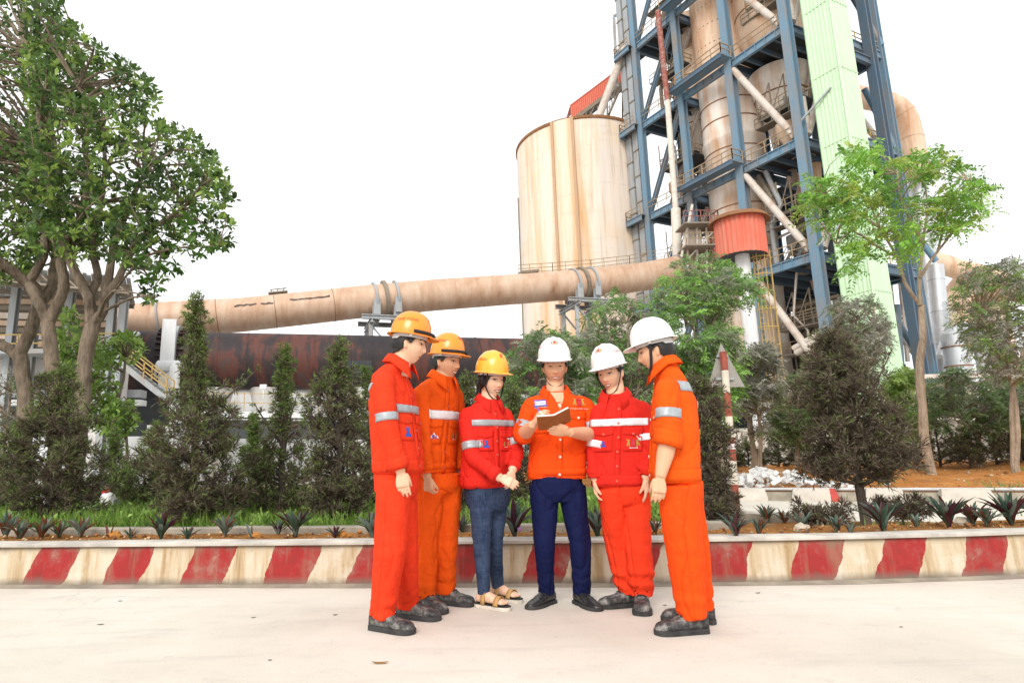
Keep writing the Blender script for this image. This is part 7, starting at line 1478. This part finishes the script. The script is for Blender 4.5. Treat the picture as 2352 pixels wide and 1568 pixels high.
P4 = person({**MEN, 'seed': 4, 'crop': c2, 'low': c4, 'Y0': 4.18, 'fwd': (-.04, -1), 'label': 'man in orange jacket and navy trousers writing in a notebook, centre of the group', 'head': (428, 528), 'face': (-.10, -.98, -.17), 'neck': (434, 728), 'spine': [(450, 1392), (452, 1200), (456, 960), (456, 860), (452, 778)], 'jsize': (.192, .120), 'srad': (.065, .060, .057), 'sleeve': (.30, .22), 'bare': (1, 1), 'shoe': 'dress', 'open': .62, 'vneck': 1, 'trad': (.096, .069, .061, .057), 'hemz': .07,
    'arms': [((245, 830, 0), (172, 1062, -.04), (262, 975, -.27), dict(d=(.45, -.35, .75), n=(.75, .2, -.45), t=(-.3, .4, .6), curl=.62, thumb=.8)), ((668, 830, 0), (738, 1055, -.03), (545, 1035, -.27), dict(d=(-1, -.12, .12), n=(0, .8, .55), t=(0, -.4, .9), curl=.10, thumb=.3))],
    'hipc': (482, 175), 'legs': [((368, 215, 0), (372, 690, -.03)), ((605, 215, 0), (668, 690, -.03))], 'shoes': [((438, 1172), (246, 1232)), ((655, 1180), (815, 1243))], 'skin': 'skin warm', 'helmet': 'helmet white', 'hsides': (1, -1), 'hfront': 2, 'eye': .0036, 'smile': 1.1, 'jmat': 'vivid orange cloth', 'tmat': 'navy cloth', 'buttons': 5, 'bands': [], 'sbands': [(0, .58, .82, 'reflective'), (1, .58, .82, 'reflective')],
    'pockets': [(.115, .345, .105, .13, None, 1), (-.115, .345, .105, .13, None, 1)], 'prints': [(.122, .475, ('cement', .045)), (-.125, .475, ('crest_text', .042))]})
P5 = person({**MEN, 'seed': 5, 'crop': c2, 'low': c4, 'Y0': 4.12, 'fwd': (-.36, -.93), 'label': 'smiling man in red overalls and white helmet leaning towards the notebook', 'head': (868, 580), 'face': (-.62, -.74, -.20), 'hup': (-.12, 0, 1), 'neck': (905, 748), 'spine': [(938, 1443), (940, 1250), (948, 1010), (950, 900), (950, 812)], 'jsize': (.176, .124), 'srad': (.060, .055, .046), 'trad': (.099, .080, .082, .068), 'stack': .15,
    'arms': [((782, 870, -.02), (738, 1150, .0), (745, 1415, -.02), dict(d=(.06, 0, -1), n=(.92, -.4, 0), t=(-.36, -.93, 0), curl=.5)), ((1138, 862, -.06), (1165, 1110, -.10), (1140, 1398, -.12), dict(d=(.02, 0, -1), n=(-.92, .4, 0), t=(-.36, -.93, 0), curl=.28))],
    'hipc': (1030, 200), 'legs': [((945, 240, -.01), (985, 700, .05)), ((1125, 240, .01), (1155, 700, -.05))], 'shoes': [((1110, 1203), (905, 1216)), ((1192, 1195), (1192, 1300))], 'skin': 'skin fair', 'helmet': 'helmet white', 'hsides': (1, -1), 'hfront': 2, 'smile': 2, 'jmat': 'red cloth', 'tmat': 'red-orange cloth', 'bmat': 'button red',
    'bands': [('front', .385, .045, -.175, .175, 'reflective bright')], 'sbands': [(0, .80, 1.0, 'reflective bright'), (1, .80, 1.0, 'reflective bright')], 'pockets': [(.09, .275, .115, .145, ('tower', .036), 1), (-.09, .275, .115, .145, ('crest', .040), 1)]})
P6 = person({**MEN, 'seed': 6, 'crop': c2, 'low': c4, 'Y0': 3.58, 'fwd': (-.985, .17), 'label': 'man in orange overalls and white helmet with rolled sleeves, rightmost of the group', 'head': (1222, 405), 'face': (-.93, .30, -.20), 'neck': (1292, 520), 'spine': [(1368, 1405), (1362, 1200), (1362, 980), (1358, 800), (1340, 650)], 'sleeve': (.93, .22), 'bare': (0, 1), 'srad': (.069, .064, .060), 'trad': (.106, .095, .086, .078), 'jsize': (.186, .124),
    'arms': [((1345, 700, .19), (1310, 1050, .20), (1270, 1350, .16), dict(d=(-.1, 0, -1), n=(0, -1, 0), t=(-1, 0, 0))), ((1312, 700, -.17), (1325, 1075, -.20), (1256, 1385, -.20), dict(d=(-.16, 0, -1), n=(.12, 1, 0), t=(-1, .1, 0), curl=.36))],
    'hipc': (1500, 190), 'legs': [((1532, 220, .085), (1612, 730, .085)), ((1488, 220, -.085), (1540, 730, -.085))], 'shoes': [((1772, 1350), (1385, 1322)), ((1722, 1422), (1318, 1444))], 'skin': 'skin warm', 'helmet': 'helmet white', 'hsides': (), 'hfront': 0, 'jmat': 'orange cloth', 'tmat': 'vivid orange cloth',
    'bands': [('back', .50, .055, -.17, .17, 'reflective')], 'sbands': [(1, .42, .62, 'reflective'), (0, .42, .62, 'reflective')], 'pockets': [(-.09, .30, .115, .14, None, 1)], 'backprints': [(0, .40, ('letters1', .055)), (0, .26, ('crest', .055)), (0, .16, ('letters2', .04))]})
# ================================================================== SMALL THINGS
# sandal straps on the woman's feet
for (a, so_, h0, f, s_, ln) in P3['_'][9]:
    oo = P3['_'][10]
    def arch(t, w_, h, nm, wd_=.024):
        m = MB(); vs = []
        for i in range(13):
            th = math.pi*i/12; q = h0+f*ln*t+s_*math.cos(th)*w_+up(.030+math.sin(th)*h); vs += [q-f*wd_/2+nrm(q-h0-f*ln*t-up(.03))*.004, q+f*wd_/2+nrm(q-h0-f*ln*t-up(.03))*.004]
        m.add(vs, [(2*i, 2*i+2, 2*i+3, 2*i+1) for i in range(12)], True); o = m.build(nm, 'sandal strap', so_); md = o.modifiers.new('t', 'SOLIDIFY'); md.thickness = .003
    arch(.70, .043, .046, 'toe_strap', .034); arch(.30, .036, .092, 'instep_strap', .03)
# notebook and pen
plain('book cover', (.28, .095, .022), .55, var=.15, scale=40, bump=.1); plain('paper', (.78, .76, .72), .8, var=.03); plain('pen blue', (.04, .07, .45), .35, var=.05)
B = lambda x, y, dy: at(*c2(x, y), 4.18+dy)
TL, TM, TR = B(288, 918, -.40), B(426, 908, -.385), B(546, 846, -.36); BL_, BM, BR = B(302, 1022, -.285), B(438, 1008, -.275), B(560, 948, -.25)
nb_ = empty('notebook', BM, 'open brown notebook held by the man in the centre', 'notebook')
for (a, b, c, d) in ((TL, TM, BM, BL_), (TM, TR, BR, BM)):
    n = nrm(np.cross(b-a, d-a)); n = n if n[1] > 0 else -n; m = MB(); m.add([a, b, c, d, a+n*.004, b+n*.004, c+n*.004, d+n*.004], [(0, 1, 2, 3), (7, 6, 5, 4), (0, 4, 5, 1), (1, 5, 6, 2), (2, 6, 7, 3), (3, 7, 4, 0)]); m.build('cover', 'book cover', nb_)
    k = .05; q = [p+((a+b+c+d)/4-p)*k+n*.0045 for p in (a, b, c, d)]; q2 = [p+n*.012 for p in q]; m = MB(); m.add(q+q2, [(0, 1, 2, 3), (7, 6, 5, 4), (0, 4, 5, 1), (1, 5, 6, 2), (2, 6, 7, 3), (3, 7, 4, 0)]); m.build('pages', 'paper', nb_)
pn = empty('pen', B(300, 870, -.38), 'blue and white pen in the writing hand', 'pen'); p0, p1 = B(270, 823, -.34), B(345, 912, -.375)
m = MB(); m.cyl(p0, p0*.45+p1*.55, .0045, n=8); m.build('barrel', 'pen blue', pn); m = MB(); m.cyl(p0*.45+p1*.55, p1, .0045, .0015, n=8); m.build('grip', 'paper', pn)
# warning sign seen from behind
weathered('sign back', (.30, .28, .25), (.18, .14, .11), .4, .7, 1, 4)
YS = 9.6; cs_ = lambda x, y: (.5742*(2600+x/1.96), .5742*(900+y/1.96)); S_ = lambda x, y, d=0: at(*cs_(x, y), YS+d)
sg = empty('warning_sign', V(*at(1692, 1178, YS)[:2], .1), 'triangular traffic sign seen from the back on a red and white banded pole', 'sign')
q = [S_(556, 925), S_(745, 1268), S_(455, 1270)]; m = MB(); m.add(q+[p+V(0, .012, 0) for p in q], [(0, 1, 2), (5, 4, 3), (0, 3, 4, 1), (1, 4, 5, 2), (2, 5, 3, 0)]); m.build('plate', 'sign back', sg)
for y, x0, x1 in ((1027, 522, 612), (1205, 510, 655)): m = MB(); m.bar(S_(x0, y, -.02), S_(x1, y, -.02), .03, .035); m.build('bracket', 'grey steel', sg)
pole = [S_(585, 1000, -.07), S_(600, 1150, -.07), S_(614, 1325, -.07), S_(632, 1510, -.07)]; pb_ = V(*at(1692, 1185, YS-.07)[:2], at(1692, 1185, YS-.07)[2]); seq = list(pole)+[at(1679, 958*1.0, YS-.07)]
ys_ = [808, 851, 902, 956, 1004, 1058, 1112, 1200]; xs_ = [1660.5, 1665, 1669, 1674, 1678, 1683, 1687, 1694]; plain('pole red paint', (.27, .06, .035), .6, var=.3, scale=20); plain('pole cream', (.62, .55, .45), .6, var=.15, scale=14)
for k in range(7): m = MB(); m.cyl(at(xs_[k], ys_[k], YS-.07), at(xs_[k+1], ys_[k+1], YS-.07), .052, n=14); m.build('pole_band', 'pole red paint' if k % 2 == 0 else 'pole cream', sg)
plain('tape', (.65, .55, .55), .6, var=.4, scale=60); m = MB(); m.cyl(at(1679.6, 1019, YS-.07), at(1680.6, 1031, YS-.07), .058, n=14); m.build('tape_wrap', 'tape', sg)
# scooter behind the left conifers
sc_ = empty('scooter', V(*gnd(246, 1175, .24)[:2], .24), 'white and red scooter parked behind the left conifers', 'scooter'); YM = 9.0; M_ = lambda x, y, d=0: at(x, y, YM+d)
plain('scooter white', (.72, .72, .72), .3, var=.05); plain('scooter red', (.5, .03, .03), .3, var=.05); plain('scooter black', (.02, .02, .02), .6)
m = MB(); m.tube([M_(242, 1128), M_(246, 1140), M_(250, 1158), M_(254, 1175)], [.03, .10, .11, .08], 12); m.build('front_shield', 'scooter white', sc_)
m = MB(); m.tube([M_(236, 1132, -.02), M_(243, 1127, -.03), M_(252, 1124)], [.02, .05, .03], 10); m.build('headlight_cowl', 'scooter red', sc_)
m = MB(); m.tube([M_(232, 1126), M_(240, 1122), M_(255, 1121)], .015, 6); m.build('handlebar', 'scooter black', sc_)
m = MB(); m.tube([M_(240, 1122), M_(238, 1112)], .008, 5); m.lathe(M_(238, 1110)-up(.03), [(0, 0), (.04, .02), (.04, .05), (0, .06)], 10); m.build('mirror', 'scooter black', sc_)
m = MB(); m.tube([M_(254, 1172), M_(225, 1178, .1), M_(195, 1168, .2)], [.07, .09, .10], 10); m.build('floor_body', 'scooter white', sc_)
m = MB(); m.tube([M_(212, 1152, .1), M_(195, 1148, .2), M_(172, 1150, .3)], [.06, .09, .05], 10); m.build('seat', 'scooter black', sc_)
for x in (262, 180): m = MB(); c = M_(x, 1187, .0 if x > 200 else .3); m.ring(c, V(.3, 1, 0), .19, .05, 24, 8); w_o = m.build('wheel', 'scooter black', sc_); m = MB(); m.cyl(c-V(.01, .03, 0), c+V(.01, .03, 0), .12, n=14); m.build('rim', 'grey steel', w_o)
s2 = empty('scooter', V(*gnd(85, 1180, .24)[:2], .24), 'white scooter mostly hidden behind the squat left conifer', 'scooter'); m = MB(); m.tube([M_(64, 1160), M_(78, 1152), M_(95, 1150), M_(112, 1160)], [.03, .08, .09, .04], 12); m.build('body', 'scooter white', s2); m = MB(); c = M_(70, 1187); m.ring(c, V(.3, 1, 0), .19, .05, 24, 8); m.build('wheel', 'scooter black', s2)
# litter on the apron
plain('dry leaf', (.30, .17, .06), .7, var=.3, scale=60); plain('dark bit', (.07, .055, .045), .9)
def litter(x, y, L, w_, mt, lb, cat, curl=.25, az=0.0):
    p = gnd(x, y, .004); vs = []; d = V(math.cos(az), math.sin(az), 0); s_ = V(-d[1], d[0], 0); n = 8
    for i in range(n+1):
        t = i/n; ww = w_*math.sin(math.pi*min(.97, max(.03, t)))**.8
        for e in (-1, 0, 1): vs.append(p+d*L*(t-.5)+s_*ww*e+up(.004+curl*L*(.35*(2*t-1)**2+.5*(e*ww/L)**2*3)))
    m = MB().add(vs, [(3*i+j, 3*i+3+j, 3*i+4+j, 3*i+1+j) for i in range(n) for j in (0, 1)], True); o = m.build('fallen_leaf' if cat == 'leaf' else 'debris_bit', mt, None, p); md = o.modifiers.new('t', 'SOLIDIFY'); md.thickness = .0015; tag(o, lb, cat)
litter(873, 1523, .075, .012, 'dry leaf', 'curled brown leaf lying on the apron in front of the first man', 'leaf')
litter(1008*.5742/.5742*.0+582, 1418, .03, .005, 'dark bit', 'dark leaf scrap on the left apron nearest the first man', 'debris', .1, .4); litter(770, 1412, .03, .006, 'dark bit', 'small dark scrap on the apron left of the first boots', 'debris', .1); litter(231, 1434, .04, .006, 'dark bit', 'thin grey twig scrap on the left apron', 'debris', .05, .2)
litter(1527, 1390, .025, .006, 'dark bit', 'tiny leaf scrap beside the fifth man boots', 'debris', .2); litter(620, 1516, .018, .004, 'dark bit', 'tiny speck on the apron low left', 'debris', .1); litter(1741, 1362, .03, .008, 'dark bit', 'small stone chip near the wall foot at right', 'debris', .4); litter(2070, 1440, .02, .004, 'dark bit', 'tiny speck on the right apron', 'debris', .1)
litter(276, 1380, .03, .006, 'dark bit', 'dark scrap near the wall foot at left', 'debris', .1)
